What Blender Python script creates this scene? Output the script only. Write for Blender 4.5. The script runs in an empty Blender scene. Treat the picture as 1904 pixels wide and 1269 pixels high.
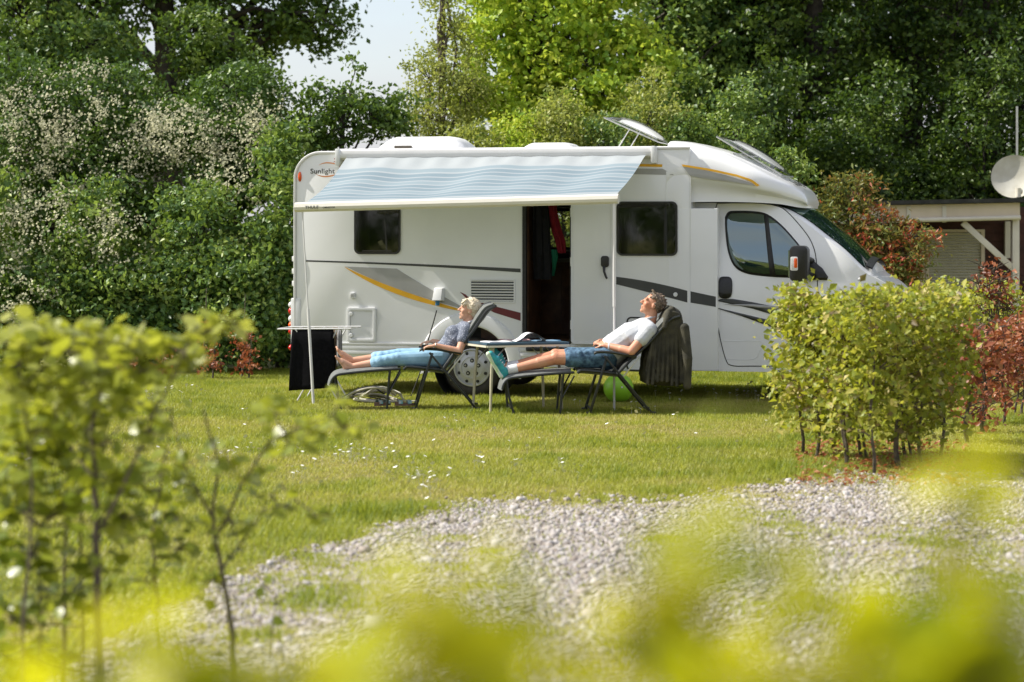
import bpy, bmesh, math, random
import numpy as np
from mathutils import Vector, Matrix, noise as mnoise

random.seed(7)
rng = np.random.default_rng(7)
scene = bpy.context.scene
col = scene.collection
R = math.radians

# ------------------------------------------------------------------ camera
CAM_Y, CAM_H, FPX, HORIZON = -26.0, 1.9, 4316.0, 425.0
cam_data = bpy.data.cameras.new('camera')
cam = bpy.data.objects.new('camera', cam_data)
col.objects.link(cam)
cam.location = (0, CAM_Y, CAM_H)
cam.rotation_euler = (R(90), 0, 0)
cam_data.sensor_width = 36.0
cam_data.lens = FPX / 1904 * 36.0
cam_data.shift_y = -(634.5 - HORIZON) / 1904
cam_data.clip_end = 3000
cam_data.dof.use_dof = True
cam_data.dof.focus_distance = 24.8
cam_data.dof.aperture_fstop = 2.0
scene.camera = cam

# ------------------------------------------------------------------ sky and sun
SUN_TRAVEL = Vector((1.03, -0.18, -1.12)).normalized()
SUN_EL = math.asin(-SUN_TRAVEL.z)
world = bpy.data.worlds.new('World')
scene.world = world
world.use_nodes = True
wn, wl = world.node_tree.nodes, world.node_tree.links
wn.clear()
w_out = wn.new('ShaderNodeOutputWorld')
w_bg = wn.new('ShaderNodeBackground')
w_sky = wn.new('ShaderNodeTexSky')
w_sky.sky_type = 'NISHITA'
w_sky.sun_disc = False
w_sky.sun_elevation = SUN_EL
w_sky.sun_rotation = R(-90)
w_sky.air_density = 1.0
w_sky.dust_density = 1.6
w_sky.ozone_density = 1.0
w_tc = wn.new('ShaderNodeTexCoord')
w_map = wn.new('ShaderNodeMapping')
w_map.inputs['Scale'].default_value = (1.0, 1.0, 2.6)
w_no = wn.new('ShaderNodeTexNoise')
w_no.inputs['Scale'].default_value = 2.6
w_no.inputs['Detail'].default_value = 7.0
w_no.inputs['Roughness'].default_value = 0.55
w_rp = wn.new('ShaderNodeValToRGB')
w_rp.color_ramp.elements[0].position = 0.34
w_rp.color_ramp.elements[0].color = (0.45, 0.45, 0.45, 1)
w_rp.color_ramp.elements[1].position = 0.60
w_rp.color_ramp.elements[1].color = (0.96, 0.96, 0.96, 1)
w_mix = wn.new('ShaderNodeMix')
w_mix.data_type = 'RGBA'
w_mix.inputs[7].default_value = (3.1, 3.1, 3.35, 1)
wl.new(w_tc.outputs['Generated'], w_map.inputs['Vector'])
wl.new(w_map.outputs['Vector'], w_no.inputs['Vector'])
wl.new(w_no.outputs['Fac'], w_rp.inputs['Fac'])
wl.new(w_rp.outputs['Color'], w_mix.inputs[0])
wl.new(w_sky.outputs['Color'], w_mix.inputs[6])
wl.new(w_mix.outputs[2], w_bg.inputs['Color'])
w_bg.inputs['Strength'].default_value = 0.13
wl.new(w_bg.outputs[0], w_out.inputs['Surface'])

sun_data = bpy.data.lights.new('sun', 'SUN')
sun = bpy.data.objects.new('sun', sun_data)
col.objects.link(sun)
sun_data.energy = 4.0
sun_data.angle = R(0.55)
sun_data.color = (1.0, 0.945, 0.85)
sun.location = (-20, 0, 25)
sun.rotation_euler = SUN_TRAVEL.to_track_quat('-Z', 'Y').to_euler()

vs = scene.view_settings
vs.view_transform = 'Standard'
vs.look = 'None'
vs.exposure = 0.88
vs.gamma = 1.0
vs.use_curve_mapping = False
cy = scene.cycles
cy.use_denoising = True
cy.max_bounces = 7
cy.transparent_max_bounces = 12
cy.diffuse_bounces = 3
cy.glossy_bounces = 3
cy.sample_clamp_indirect = 4.0

# ------------------------------------------------------------------ measuring helpers
VAN_YAW = R(14.0)
SN, CS = math.sin(VAN_YAW), math.cos(VAN_YAW)

def at(px, py, d):
    """point of the place seen at that spot of the survey picture, d metres from the viewer"""
    return Vector(((px - 952) * d / FPX, CAM_Y + d, CAM_H - (py - HORIZON) * d / FPX))

def gd(py):
    """distance of a ground point"""
    return FPX * CAM_H / (py - HORIZON)

def el(px, py, y=0.0):
    """side elevation of the motorhome: metres along it and height, on a plane y behind the side wall"""
    k = (px - 952) / FPX
    D = 26.0
    u = (D * k - y * SN + k * y * CS) / (CS + k * SN)
    dep = D - u * SN + y * CS
    return u, CAM_H - (py - HORIZON) * dep / FPX

# ------------------------------------------------------------------ object helpers
def tag(o, label=None, cat=None, group=None, kind=None):
    if label: o['label'] = label
    if cat: o['category'] = cat
    if group: o['group'] = group
    if kind: o['kind'] = kind
    return o

def empty(name, loc=(0, 0, 0), rz=0.0, parent=None):
    o = bpy.data.objects.new(name, None)
    col.objects.link(o)
    o.empty_display_size = 0.2
    o.location = loc
    o.rotation_euler = (0, 0, rz)
    o.parent = parent
    return o

def link_mesh(name, me, material=None, parent=None, smooth=False):
    o = bpy.data.objects.new(name, me)
    col.objects.link(o)
    if material is not None:
        ms = material if isinstance(material, (list, tuple)) else [material]
        if len(me.materials) == 0:
            for m in ms: me.materials.append(m)
    if smooth:
        me.polygons.foreach_set('use_smooth', np.ones(len(me.polygons), dtype=bool))
    o.parent = parent
    return o

def sharp_by_angle(me, ang=35):
    try:
        me.set_sharp_from_angle(angle=R(ang))
    except Exception:
        pass

class MB:
    """collects shapes into one mesh"""
    def __init__(self):
        self.v, self.f = [], []
    def add(self, vs_, fs_):
        b = len(self.v)
        self.v += [tuple(p) for p in vs_]
        self.f += [tuple(i + b for i in q) for q in fs_]
        return self
    def box(self, x0, x1, y0, y1, z0, z1):
        v = [(x0,y0,z0),(x1,y0,z0),(x1,y1,z0),(x0,y1,z0),(x0,y0,z1),(x1,y0,z1),(x1,y1,z1),(x0,y1,z1)]
        return self.add(v, [(0,3,2,1),(4,5,6,7),(0,1,5,4),(1,2,6,5),(2,3,7,6),(3,0,4,7)])
    def bar(self, p0, p1, w, h, up=(0, 0, 1)):
        p0, p1 = Vector(p0), Vector(p1)
        t = (p1 - p0).normalized()
        s = t.cross(Vector(up))
        if s.length < 1e-4: s = t.cross(Vector((0, 1, 0)))
        s.normalize(); n = s.cross(t).normalized()
        v = []
        for p in (p0, p1):
            for a, b in ((-1,-1),(1,-1),(1,1),(-1,1)):
                v.append(p + s * a * w / 2 + n * b * h / 2)
        return self.add(v, [(0,1,2,3),(7,6,5,4),(0,4,5,1),(1,5,6,2),(2,6,7,3),(3,7,4,0)])
    def tube(self, pts, rad, n=8, caps=True, flat=None):
        pts = [Vector(p) for p in pts]
        if not isinstance(rad, (list, tuple)): rad = [rad] * len(pts)
        v, f = [], []
        prev = None
        for i, p in enumerate(pts):
            a = pts[max(i - 1, 0)]; b = pts[min(i + 1, len(pts) - 1)]
            t = (b - a)
            if t.length < 1e-9: t = Vector((0, 0, 1))
            t.normalize()
            if prev is None:
                s = t.cross(Vector((0, 0, 1)))
                if s.length < 0.05: s = t.cross(Vector((0, 1, 0)))
            else:
                s = prev - t * prev.dot(t)
                if s.length < 1e-4: s = t.orthogonal()
            s.normalize(); prev = s
            q = t.cross(s)
            for k in range(n):
                an = 2 * math.pi * k / n
                v.append(p + (s * math.cos(an) + q * math.sin(an)) * rad[i])
        for i in range(len(pts) - 1):
            for k in range(n):
                k2 = (k + 1) % n
                f.append((i*n+k, i*n+k2, (i+1)*n+k2, (i+1)*n+k))
        if caps:
            f.append(tuple(range(n - 1, -1, -1)))
            f.append(tuple((len(pts)-1)*n + k for k in range(n)))
        return self.add(v, f)
    def prism(self, poly, y0, y1):
        """polygon in xz extruded along y"""
        n = len(poly)
        v = [(x, y0, z) for x, z in poly] + [(x, y1, z) for x, z in poly]
        f = [tuple(range(n)), tuple(range(2*n - 1, n - 1, -1))]
        for i in range(n):
            j = (i + 1) % n
            f.append((i, i + n, j + n, j))
        return self.add(v, f)
    def ring_prism(self, outer, inner, y0, y1):
        n = len(outer)
        v = [(x, y0, z) for x, z in outer] + [(x, y0, z) for x, z in inner] + \
            [(x, y1, z) for x, z in outer] + [(x, y1, z) for x, z in inner]
        f = []
        for i in range(n):
            j = (i + 1) % n
            f += [(i, j, n+j, n+i), (2*n+i, 3*n+i, 3*n+j, 2*n+j), (i, 2*n+i, 2*n+j, j), (n+i, n+j, 3*n+j, 3*n+i)]
        return self.add(v, f)
    def lathe(self, prof, axis='y', c=(0, 0, 0), n=32, close=False):
        v, f = [], []
        m = len(prof)
        for k in range(n):
            an = 2 * math.pi * k / n
            for r, h in prof:
                a, b = r * math.cos(an), r * math.sin(an)
                if axis == 'y': v.append((c[0]+a, c[1]+h, c[2]+b))
                elif axis == 'z': v.append((c[0]+a, c[1]+b, c[2]+h))
                else: v.append((c[0]+h, c[1]+a, c[2]+b))
        for k in range(n):
            k2 = (k + 1) % n
            for i in range(m if close else m - 1):
                i2 = (i + 1) % m
                f.append((k*m+i, k2*m+i, k2*m+i2, k*m+i2))
        return self.add(v, f)
    def grid(self, P, wrap=False):
        """P[i][j] points"""
        ni, nj = len(P), len(P[0])
        v = [p for row in P for p in row]
        f = []
        for i in range(ni - 1):
            for j in range(nj - 1 if not wrap else nj):
                j2 = (j + 1) % nj
                f.append((i*nj+j, i*nj+j2, (i+1)*nj+j2, (i+1)*nj+j))
        return self.add(v, f)
    def ellipsoid(self, c, r, n=14, m=9, rot=None):
        v, f = [], []
        c = Vector(c)
        for i in range(m + 1):
            ph = math.pi * i / m
            for k in range(n):
                an = 2 * math.pi * k / n
                q = Vector((r[0]*math.sin(ph)*math.cos(an), r[1]*math.sin(ph)*math.sin(an), r[2]*math.cos(ph)))
                if rot is not None: q = rot @ q
                v.append(c + q)
        for i in range(m):
            for k in range(n):
                k2 = (k + 1) % n
                f.append((i*n+k, (i+1)*n+k, (i+1)*n+k2, i*n+k2))
        return self.add(v, f)
    def cap(self, p0, p1, r0, r1, n=14, wy=1.0):
        """tapered round-ended limb"""
        p0, p1 = Vector(p0), Vector(p1)
        t = p1 - p0
        L = max(t.length, 1e-6); t = t / L
        s = t.cross(Vector((0, 1, 0)))
        if s.length < 0.05: s = t.cross(Vector((1, 0, 0)))
        s.normalize(); q = t.cross(s)
        prof = []
        for a in (90, 65, 40, 15): prof.append((-r0*math.sin(R(a)), r0*math.cos(R(a))))
        for a in (15, 40, 65, 90): prof.append((L + r1*math.sin(R(a)), r1*math.cos(R(a))))
        v, f = [], []
        for h, r in prof:
            for k in range(n):
                an = 2 * math.pi * k / n
                v.append(p0 + t*h + s*(math.cos(an)*max(r, 1e-4)) + q*(math.sin(an)*max(r, 1e-4)*wy))
        m = len(prof)
        for i in range(m - 1):
            for k in range(n):
                k2 = (k + 1) % n
                f.append((i*n+k, i*n+k2, (i+1)*n+k2, (i+1)*n+k))
        f.append(tuple(range(n - 1, -1, -1))); f.append(tuple((m-1)*n + k for k in range(n)))
        return self.add(v, f)
    def mesh(self, name, fix=True):
        me = bpy.data.meshes.new(name)
        me.from_pydata(self.v, [], self.f)
        me.update()
        if fix:
            bm = bmesh.new(); bm.from_mesh(me)
            bmesh.ops.recalc_face_normals(bm, faces=bm.faces)
            bm.to_mesh(me); bm.free()
        return me
    def build(self, name, material, parent=None, smooth=False, bevel=0.0, fix=True, ang=35):
        me = self.mesh(name, fix)
        if bevel > 0:
            bm = bmesh.new(); bm.from_mesh(me)
            es = [e for e in bm.edges if len(e.link_faces) == 2 and e.calc_face_angle(0) > R(30)]
            bmesh.ops.bevel(bm, geom=es, offset=bevel, segments=2, profile=0.6, affect='EDGES', clamp_overlap=True)
            bm.to_mesh(me); bm.free()
        o = link_mesh(name, me, material, parent, smooth or bevel > 0)
        if smooth or bevel > 0: sharp_by_angle(me, ang)
        return o

def rrect(x0, x1, z0, z1, r, seg=5):
    pts = []
    for cx, cz, a0 in ((x1-r, z0+r, -90), (x1-r, z1-r, 0), (x0+r, z1-r, 90), (x0+r, z0+r, 180)):
        for i in range(seg + 1):
            a = R(a0 + 90 * i / seg)
            pts.append((cx + r*math.cos(a), cz + r*math.sin(a)))
    return pts

def np_mesh(name, verts, tris, tint=None):
    """fast triangle mesh"""
    verts = np.ascontiguousarray(verts, dtype=np.float32)
    tris = np.ascontiguousarray(tris, dtype=np.int32)
    me = bpy.data.meshes.new(name)
    me.vertices.add(len(verts)); me.vertices.foreach_set('co', verts.ravel())
    me.loops.add(tris.size); me.loops.foreach_set('vertex_index', tris.ravel())
    me.polygons.add(len(tris))
    me.polygons.foreach_set('loop_start', np.arange(0, tris.size, 3, dtype=np.int32))
    try: me.polygons.foreach_set('loop_total', np.full(len(tris), 3, dtype=np.int32))
    except Exception: pass
    if tint is not None:
        a = me.attributes.new('tint', 'FLOAT', 'POINT')
        a.data.foreach_set('value', np.ascontiguousarray(tint, dtype=np.float32))
    me.update(calc_edges=True)
    return me

def solidify_blob(name, mb, voxel, smooth_it, material, parent, sfac=0.5):
    """joins overlapping limbs into one continuous skin"""
    me = mb.mesh(name + '_raw')
    o = bpy.data.objects.new(name, me); col.objects.link(o)
    m = o.modifiers.new('r', 'REMESH'); m.mode = 'VOXEL'; m.voxel_size = voxel
    if smooth_it:
        s = o.modifiers.new('s', 'SMOOTH'); s.factor = sfac; s.iterations = smooth_it
    dg = bpy.context.evaluated_depsgraph_get()
    new = bpy.data.meshes.new_from_object(o.evaluated_get(dg))
    bpy.data.objects.remove(o); bpy.data.meshes.remove(me)
    new.name = name
    new.materials.clear()
    return link_mesh(name, new, material, parent, True)

# ------------------------------------------------------------------ materials
def _nt(name):
    m = bpy.data.materials.new(name); m.use_nodes = True
    nt = m.node_tree; nt.nodes.clear()
    out = nt.nodes.new('ShaderNodeOutputMaterial')
    return m, nt, out

def pmat(name, c, rough=0.5, metal=0.0, spec=0.5, var=0.0, scale=20.0, coat=0.0, bump=0.0, bscale=200.0, c2=None, sheen=0.0, detail=4.0):
    """principled surface with a noise-varied colour and fine relief"""
    m, nt, out = _nt(name)
    N, L = nt.nodes, nt.links
    b = N.new('ShaderNodeBsdfPrincipled')
    b.inputs['Base Color'].default_value = (*c, 1)
    b.inputs['Roughness'].default_value = rough
    b.inputs['Metallic'].default_value = metal
    b.inputs['Specular IOR Level'].default_value = spec
    b.inputs['Coat Weight'].default_value = coat
    b.inputs['Coat Roughness'].default_value = 0.08
    if sheen: b.inputs['Sheen Weight'].default_value = sheen
    tc = N.new('ShaderNodeTexCoord')
    if var > 0 or c2 is not None:
        no = N.new('ShaderNodeTexNoise'); no.inputs['Scale'].default_value = scale; no.inputs['Detail'].default_value = detail
        L.new(tc.outputs['Object'], no.inputs['Vector'])
        rp = N.new('ShaderNodeValToRGB')
        rp.color_ramp.elements[0].position = 0.36; rp.color_ramp.elements[1].position = 0.64
        lo = c2 if c2 is not None else tuple(max(0, x * (1 - var)) for x in c)
        hi = c if c2 is not None else tuple(min(1, x * (1 + var)) for x in c)
        rp.color_ramp.elements[0].color = (*lo, 1); rp.color_ramp.elements[1].color = (*hi, 1)
        L.new(no.outputs['Fac'], rp.inputs['Fac']); L.new(rp.outputs['Color'], b.inputs['Base Color'])
    if bump > 0:
        n2 = N.new('ShaderNodeTexNoise'); n2.inputs['Scale'].default_value = bscale; n2.inputs['Detail'].default_value = 3
        L.new(tc.outputs['Object'], n2.inputs['Vector'])
        bp = N.new('ShaderNodeBump'); bp.inputs['Strength'].default_value = bump; bp.inputs['Distance'].default_value = 0.01
        L.new(n2.outputs['Fac'], bp.inputs['Height']); L.new(bp.outputs['Normal'], b.inputs['Normal'])
    L.new(b.outputs[0], out.inputs['Surface'])
    return m

def leafmat(name, stops, trans=(0.3, 0.45, 0.03), tfac=0.35, rough=0.45, spec=0.35):
    """leaf: colour by the leaf's own tint, light shining through"""
    m, nt, out = _nt(name)
    N, L = nt.nodes, nt.links
    a = N.new('ShaderNodeAttribute'); a.attribute_name = 'tint'
    rp = N.new('ShaderNodeValToRGB')
    els = rp.color_ramp.elements
    els[0].position = stops[0][0]; els[0].color = (*stops[0][1], 1)
    els[1].position = stops[-1][0]; els[1].color = (*stops[-1][1], 1)
    for p, c in stops[1:-1]:
        e = els.new(p); e.color = (*c, 1)
    L.new(a.outputs['Fac'], rp.inputs['Fac'])
    b = N.new('ShaderNodeBsdfPrincipled')
    b.inputs['Roughness'].default_value = rough
    b.inputs['Specular IOR Level'].default_value = spec
    L.new(rp.outputs['Color'], b.inputs['Base Color'])
    t = N.new('ShaderNodeBsdfTranslucent')
    mx = N.new('ShaderNodeMix'); mx.data_type = 'RGBA'; mx.inputs[0].default_value = 0.6
    L.new(rp.outputs['Color'], mx.inputs[6]); mx.inputs[7].default_value = (*trans, 1)
    L.new(mx.outputs[2], t.inputs['Color'])
    ms = N.new('ShaderNodeMixShader'); ms.inputs[0].default_value = tfac
    L.new(b.outputs[0], ms.inputs[1]); L.new(t.outputs[0], ms.inputs[2])
    L.new(ms.outputs[0], out.inputs['Surface'])
    return m

def glassmat(name, tint, refl=0.12, rough=0.02, dark=0.5):
    """tinted pane: mostly see-through by its tint, reflecting more at a slant"""
    m, nt, out = _nt(name)
    N, L = nt.nodes, nt.links
    tr = N.new('ShaderNodeBsdfTransparent'); tr.inputs['Color'].default_value = (*tint, 1)
    gl = N.new('ShaderNodeBsdfGlossy'); gl.inputs['Roughness'].default_value = rough
    fr = N.new('ShaderNodeFresnel'); fr.inputs['IOR'].default_value = 1.5
    ad = N.new('ShaderNodeMath'); ad.operation = 'ADD'; ad.inputs[1].default_value = refl; ad.use_clamp = True
    L.new(fr.outputs[0], ad.inputs[0])
    ms = N.new('ShaderNodeMixShader')
    L.new(ad.outputs[0], ms.inputs[0]); L.new(tr.outputs[0], ms.inputs[1]); L.new(gl.outputs[0], ms.inputs[2])
    L.new(ms.outputs[0], out.inputs['Surface'])
    return m

M = {}
M['gel'] = pmat('white_gelcoat', (0.79, 0.80, 0.80), 0.28, coat=0.35, var=0.035, scale=1.4)
M['gel2'] = pmat('white_plastic', (0.74, 0.75, 0.75), 0.4, var=0.03, scale=3)
M['alu'] = pmat('white_aluminium', (0.68, 0.68, 0.67), 0.35, var=0.03, scale=5)
M['rubber'] = pmat('black_rubber', (0.016, 0.016, 0.015), 0.6, var=0.3, scale=30)
M['blackp'] = pmat('black_plastic', (0.014, 0.014, 0.014), 0.35, var=0.2, scale=40, bump=0.1, bscale=400)
M['char'] = pmat('charcoal_decal', (0.045, 0.048, 0.045), 0.4, var=0.15, scale=4)
M['greyd'] = pmat('grey_decal', (0.36, 0.36, 0.35), 0.4, var=0.05, scale=6)
M['yellowd'] = pmat('yellow_decal', (0.75, 0.40, 0.01), 0.4, var=0.06, scale=6)
M['redd'] = pmat('dark_red_decal', (0.13, 0.012, 0.015), 0.4, var=0.1, scale=6)
M['wred'] = pmat('red_logo', (0.35, 0.008, 0.02), 0.4, var=0.1, scale=9)
M['ored'] = pmat('orange_logo', (0.72, 0.28, 0.10), 0.4, var=0.1, scale=9)
M['amber'] = pmat('amber_lens', (0.75, 0.10, 0.01), 0.15, spec=0.6, var=0.15, scale=40)
M['redlens'] = pmat('red_lens', (0.55, 0.01, 0.01), 0.15, spec=0.6, var=0.15, scale=40)
M['clearlens'] = pmat('clear_lens', (0.75, 0.75, 0.75), 0.12, spec=0.8, var=0.1, scale=60)
M['pane'] = glassmat('smoked_acrylic', (0.34, 0.35, 0.28), 0.05, 0.03)
def cab_glass_mat():
    m, nt, out = _nt('tinted_cab_glass'); N, L = nt.nodes, nt.links
    d = N.new('ShaderNodeBsdfDiffuse'); d.inputs['Color'].default_value = (0.010, 0.032, 0.030, 1)
    g_ = N.new('ShaderNodeBsdfGlossy'); g_.inputs['Roughness'].default_value = 0.02; g_.inputs['Color'].default_value = (0.80, 0.95, 0.95, 1)
    f = N.new('ShaderNodeFresnel'); f.inputs['IOR'].default_value = 1.9
    no = N.new('ShaderNodeMath'); no.operation = 'ADD'; no.inputs[1].default_value = 0.16; no.use_clamp = True
    L.new(f.outputs[0], no.inputs[0]); ms = N.new('ShaderNodeMixShader'); L.new(no.outputs[0], ms.inputs[0])
    L.new(d.outputs[0], ms.inputs[1]); L.new(g_.outputs[0], ms.inputs[2]); L.new(ms.outputs[0], out.inputs['Surface'])
    return m
M['cabglass'] = cab_glass_mat()
M['clear'] = glassmat('clear_acrylic', (0.86, 0.88, 0.85), 0.04, 0.02)
M['rim'] = pmat('silver_wheel', (0.52, 0.53, 0.53), 0.38, metal=0.35, var=0.06, scale=20)
M['chair_frame'] = pmat('dark_green_grey_frame', (0.013, 0.016, 0.015), 0.35, var=0.2, scale=20)
M['chair_pad'] = pmat('grey_chair_fabric', (0.11, 0.12, 0.115), 0.75, var=0.12, scale=25, bump=0.25, bscale=300, sheen=0.2)
M['chair_dark'] = pmat('black_chair_fabric', (0.028, 0.033, 0.032), 0.7, var=0.2, scale=25, bump=0.25, bscale=300)
M['steel'] = pmat('bare_steel', (0.55, 0.55, 0.53), 0.3, metal=0.8, var=0.08, scale=30)
M['cream_leg'] = pmat('cream_table_leg', (0.50, 0.46, 0.33), 0.45, var=0.08, scale=20)
M['denim'] = pmat('light_blue_denim', (0.30, 0.50, 0.66), 0.85, var=0.12, scale=14, bump=0.4, bscale=120, c2=(0.22, 0.40, 0.56))
# ------------------------------------------------------------------ ground
def vnoise(x, y, scale, seed):
    """smooth value noise over the ground, 0..1"""
    g = np.random.default_rng(seed).random((256, 256))
    u, v = x * scale + 1000.37, y * scale + 1000.71
    i, j = np.floor(u).astype(int), np.floor(v).astype(int)
    fu, fv = u - i, v - j
    fu = fu*fu*(3-2*fu); fv = fv*fv*(3-2*fv)
    a = g[i % 256, j % 256]; b = g[(i+1) % 256, j % 256]; c = g[i % 256, (j+1) % 256]; d = g[(i+1) % 256, (j+1) % 256]
    return (a*(1-fu)+b*fu)*(1-fv) + (c*(1-fu)+d*fu)*fv

def soil_material():
    m, nt, out = _nt('soil_under_grass')
    N, L = nt.nodes, nt.links
    b = N.new('ShaderNodeBsdfPrincipled'); b.inputs['Roughness'].default_value = 0.95
    tc = N.new('ShaderNodeTexCoord')
    n1 = N.new('ShaderNodeTexNoise'); n1.inputs['Scale'].default_value = 0.9; n1.inputs['Detail'].default_value = 6
    n2 = N.new('ShaderNodeTexNoise'); n2.inputs['Scale'].default_value = 35; n2.inputs['Detail'].default_value = 5
    L.new(tc.outputs['Object'], n1.inputs['Vector']); L.new(tc.outputs['Object'], n2.inputs['Vector'])
    r1 = N.new('ShaderNodeValToRGB')
    r1.color_ramp.elements[0].position = 0.35; r1.color_ramp.elements[0].color = (0.14, 0.16, 0.032, 1)
    r1.color_ramp.elements[1].position = 0.68; r1.color_ramp.elements[1].color = (0.26, 0.24, 0.075, 1)
    r2 = N.new('ShaderNodeValToRGB')
    r2.color_ramp.elements[0].position = 0.3; r2.color_ramp.elements[0].color = (0.55, 0.5, 0.45, 1)
    r2.color_ramp.elements[1].position = 0.7; r2.color_ramp.elements[1].color = (1.2, 1.2, 1.1, 1)
    L.new(n1.outputs['Fac'], r1.inputs['Fac']); L.new(n2.outputs['Fac'], r2.inputs['Fac'])
    mx = N.new('ShaderNodeMix'); mx.data_type = 'RGBA'; mx.blend_type = 'MULTIPLY'; mx.inputs[0].default_value = 1
    L.new(r1.outputs['Color'], mx.inputs[6]); L.new(r2.outputs['Color'], mx.inputs[7])
    L.new(mx.outputs[2], b.inputs['Base Color'])
    bp = N.new('ShaderNodeBump'); bp.inputs['Strength'].default_value = 0.6; bp.inputs['Distance'].default_value = 0.02
    L.new(n2.outputs['Fac'], bp.inputs['Height']); L.new(bp.outputs['Normal'], b.inputs['Normal'])
    L.new(b.outputs[0], out.inputs['Surface'])
    return m
M['soil'] = soil_material()
g = MB(); g.add([(-900, -300, 0), (900, -300, 0), (900, 1500, 0), (-900, 1500, 0)], [(0, 1, 2, 3)])
tag(g.build('ground', M['soil']), 'lawn ground reaching under the trees', 'ground', kind='structure')

# edge of the gravel: (x in metres, distance)
EDGE = sorted([((px-952)*gd(py)/FPX, gd(py)) for px, py in
        ((2100, 880), (1800, 886), (1600, 893), (1380, 912), (1200, 938), (960, 934), (780, 962), (630, 1015), (430, 1085), (250, 1165), (60, 1290), (-400, 1500))])
EX = np.array([e[0] for e in EDGE]); ED = np.array([e[1] for e in EDGE])
MOSS = [((px-952)*gd(py)/FPX, gd(py), rx, rd) for px, py, rx, rd in
        ((715, 1060, 0.45, 0.42), (850, 1005, 0.16, 0.22), (900, 1028, 0.25, 0.10), (560, 1060, 0.3, 0.5), (950, 965, 0.2, 0.10), (1080, 935, 0.35, 0.35),
         (1500, 1130, 0.25, 0.5), (1860, 920, 0.5, 0.7), (1800, 1100, 0.3, 0.5), (980, 1180, 0.2, 0.2), (300, 1230, 0.3, 0.4), (1010, 1240, 0.5, 0.25), (620, 1130, 0.35, 0.25), (780, 1120, 0.18, 0.2), (1240, 1010, 0.16, 0.35), (450, 1180, 0.3, 0.3), (900, 1095, 0.3, 0.12), (1150, 1210, 0.3, 0.25))]
def gravel_amount(x, d):
    e = np.interp(x, EX, ED)
    a = (e - d) + (vnoise(x, d, 2.2, 3) - 0.5) * 0.9 + (vnoise(x, d, 7.0, 4) - 0.5) * 0.35
    a = np.minimum(a, (0.66 - vnoise(x, d*0.7, 1.5, 31))*1.6 + (vnoise(x, d, 6.0, 32)-0.5)*0.45)
    for mx_, md, rx, rd in MOSS:
        q = ((x-mx_)/rx)**2 + ((d-md)/rd)**2
        a = np.minimum(a, (q - 1) * 0.35 + (vnoise(x, d, 5.0, 5) - 0.5) * 0.7)
    return a

# bed of gravel dust under the pebbles
M['bed'] = pmat('gravel_dust', (0.36, 0.33, 0.31), 0.95, c2=(0.26, 0.23, 0.18), scale=7, bump=0.5, bscale=90)
n_, e_ = [], []
xs = np.linspace(-4.5, 5.2, 60)
top = np.interp(xs, EX, ED) - 0.02
bedv = [(x, CAM_Y + 5.0, 0.004) for x in xs] + [(x, CAM_Y + max(t, 5.2), 0.004) for x, t in zip(xs, top)]
bedf = [(i, i+1, 61+i, 60+i) for i in range(59)]
g = MB(); g.add(bedv, bedf)
tag(g.build('gravel_path', M['bed']), 'pale gravel path in front of the lawn', 'path', kind='structure')

# pebbles: eight-cornered stones, each its own size, turn and tone
def pebbles():
    n = 200000
    d = rng.uniform(8.2, 18.2, n); x = rng.uniform(-1, 1.28, n) * (0.228 * d + 0.9)
    keep = gravel_amount(x, d) + rng.normal(0, 0.26, n) > 0
    keep &= rng.random(n) < (0.228*d+0.9)/5.05 * 1.0
    x, d = x[keep], d[keep]; n = len(x)
    base = np.array([(-1,-1,-1),(1,-1,-1),(1,1,-1),(-1,1,-1),(-1,-1,1),(1,-1,1),(1,1,1),(-1,1,1)], dtype=float)
    base[4:, :2] *= 0.68
    v = base[None] * rng.uniform(0.72, 1.15, (n, 8, 3))
    s = rng.lognormal(math.log(0.0082), 0.42, n)[:, None]
    v = v * np.stack([s*rng.uniform(0.8, 1.35, (n, 1)), s*rng.uniform(0.8, 1.2, (n, 1)), s*rng.uniform(0.4, 0.7, (n, 1))], axis=2).reshape(n, 1, 3)
    an = rng.uniform(0, 6.283, n); c, sn = np.cos(an)[:, None], np.sin(an)[:, None]
    tl = rng.normal(0, 0.35, n); ct, st = np.cos(tl)[:, None], np.sin(tl)[:, None]
    X, Y, Z = v[..., 0], v[..., 1], v[..., 2]
    X, Z = X*ct - Z*st, X*st + Z*ct
    X, Y = X*c - Y*sn, X*sn + Y*c
    P = np.stack([X + x[:, None], Y + d[:, None] + CAM_Y, Z + 0.005 + s*0.22], axis=2).reshape(-1, 3)
    q = np.array([(0,2,1),(0,3,2),(4,5,6),(4,6,7),(0,1,5),(0,5,4),(1,2,6),(1,6,5),(2,3,7),(2,7,6),(3,0,4),(3,4,7)])
    T = (q[None] + (np.arange(n)*8)[:, None, None]).reshape(-1, 3)
    tint = np.repeat(rng.random(n), 8)
    me = np_mesh('gravel', P, T, tint)
    return me
def pebble_mat():
    m, nt, out = _nt('pebble')
    N, L = nt.nodes, nt.links
    b = N.new('ShaderNodeBsdfPrincipled'); b.inputs['Roughness'].default_value = 0.8
    a = N.new('ShaderNodeAttribute'); a.attribute_name = 'tint'
    rp = N.new('ShaderNodeValToRGB'); e = rp.color_ramp.elements
    e[0].position = 0; e[0].color = (0.16, 0.14, 0.10, 1); e[1].position = 1; e[1].color = (0.50, 0.475, 0.455, 1)
    for p, c in ((0.15, (0.27, 0.23, 0.20)), (0.5, (0.37, 0.335, 0.305)), (0.75, (0.405, 0.38, 0.375))):
        k = e.new(p); k.color = (*c, 1)
    L.new(a.outputs['Fac'], rp.inputs['Fac']); L.new(rp.outputs['Color'], b.inputs['Base Color'])
    L.new(b.outputs[0], out.inputs['Surface'])
    return m
M['pebble'] = pebble_mat()
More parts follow.
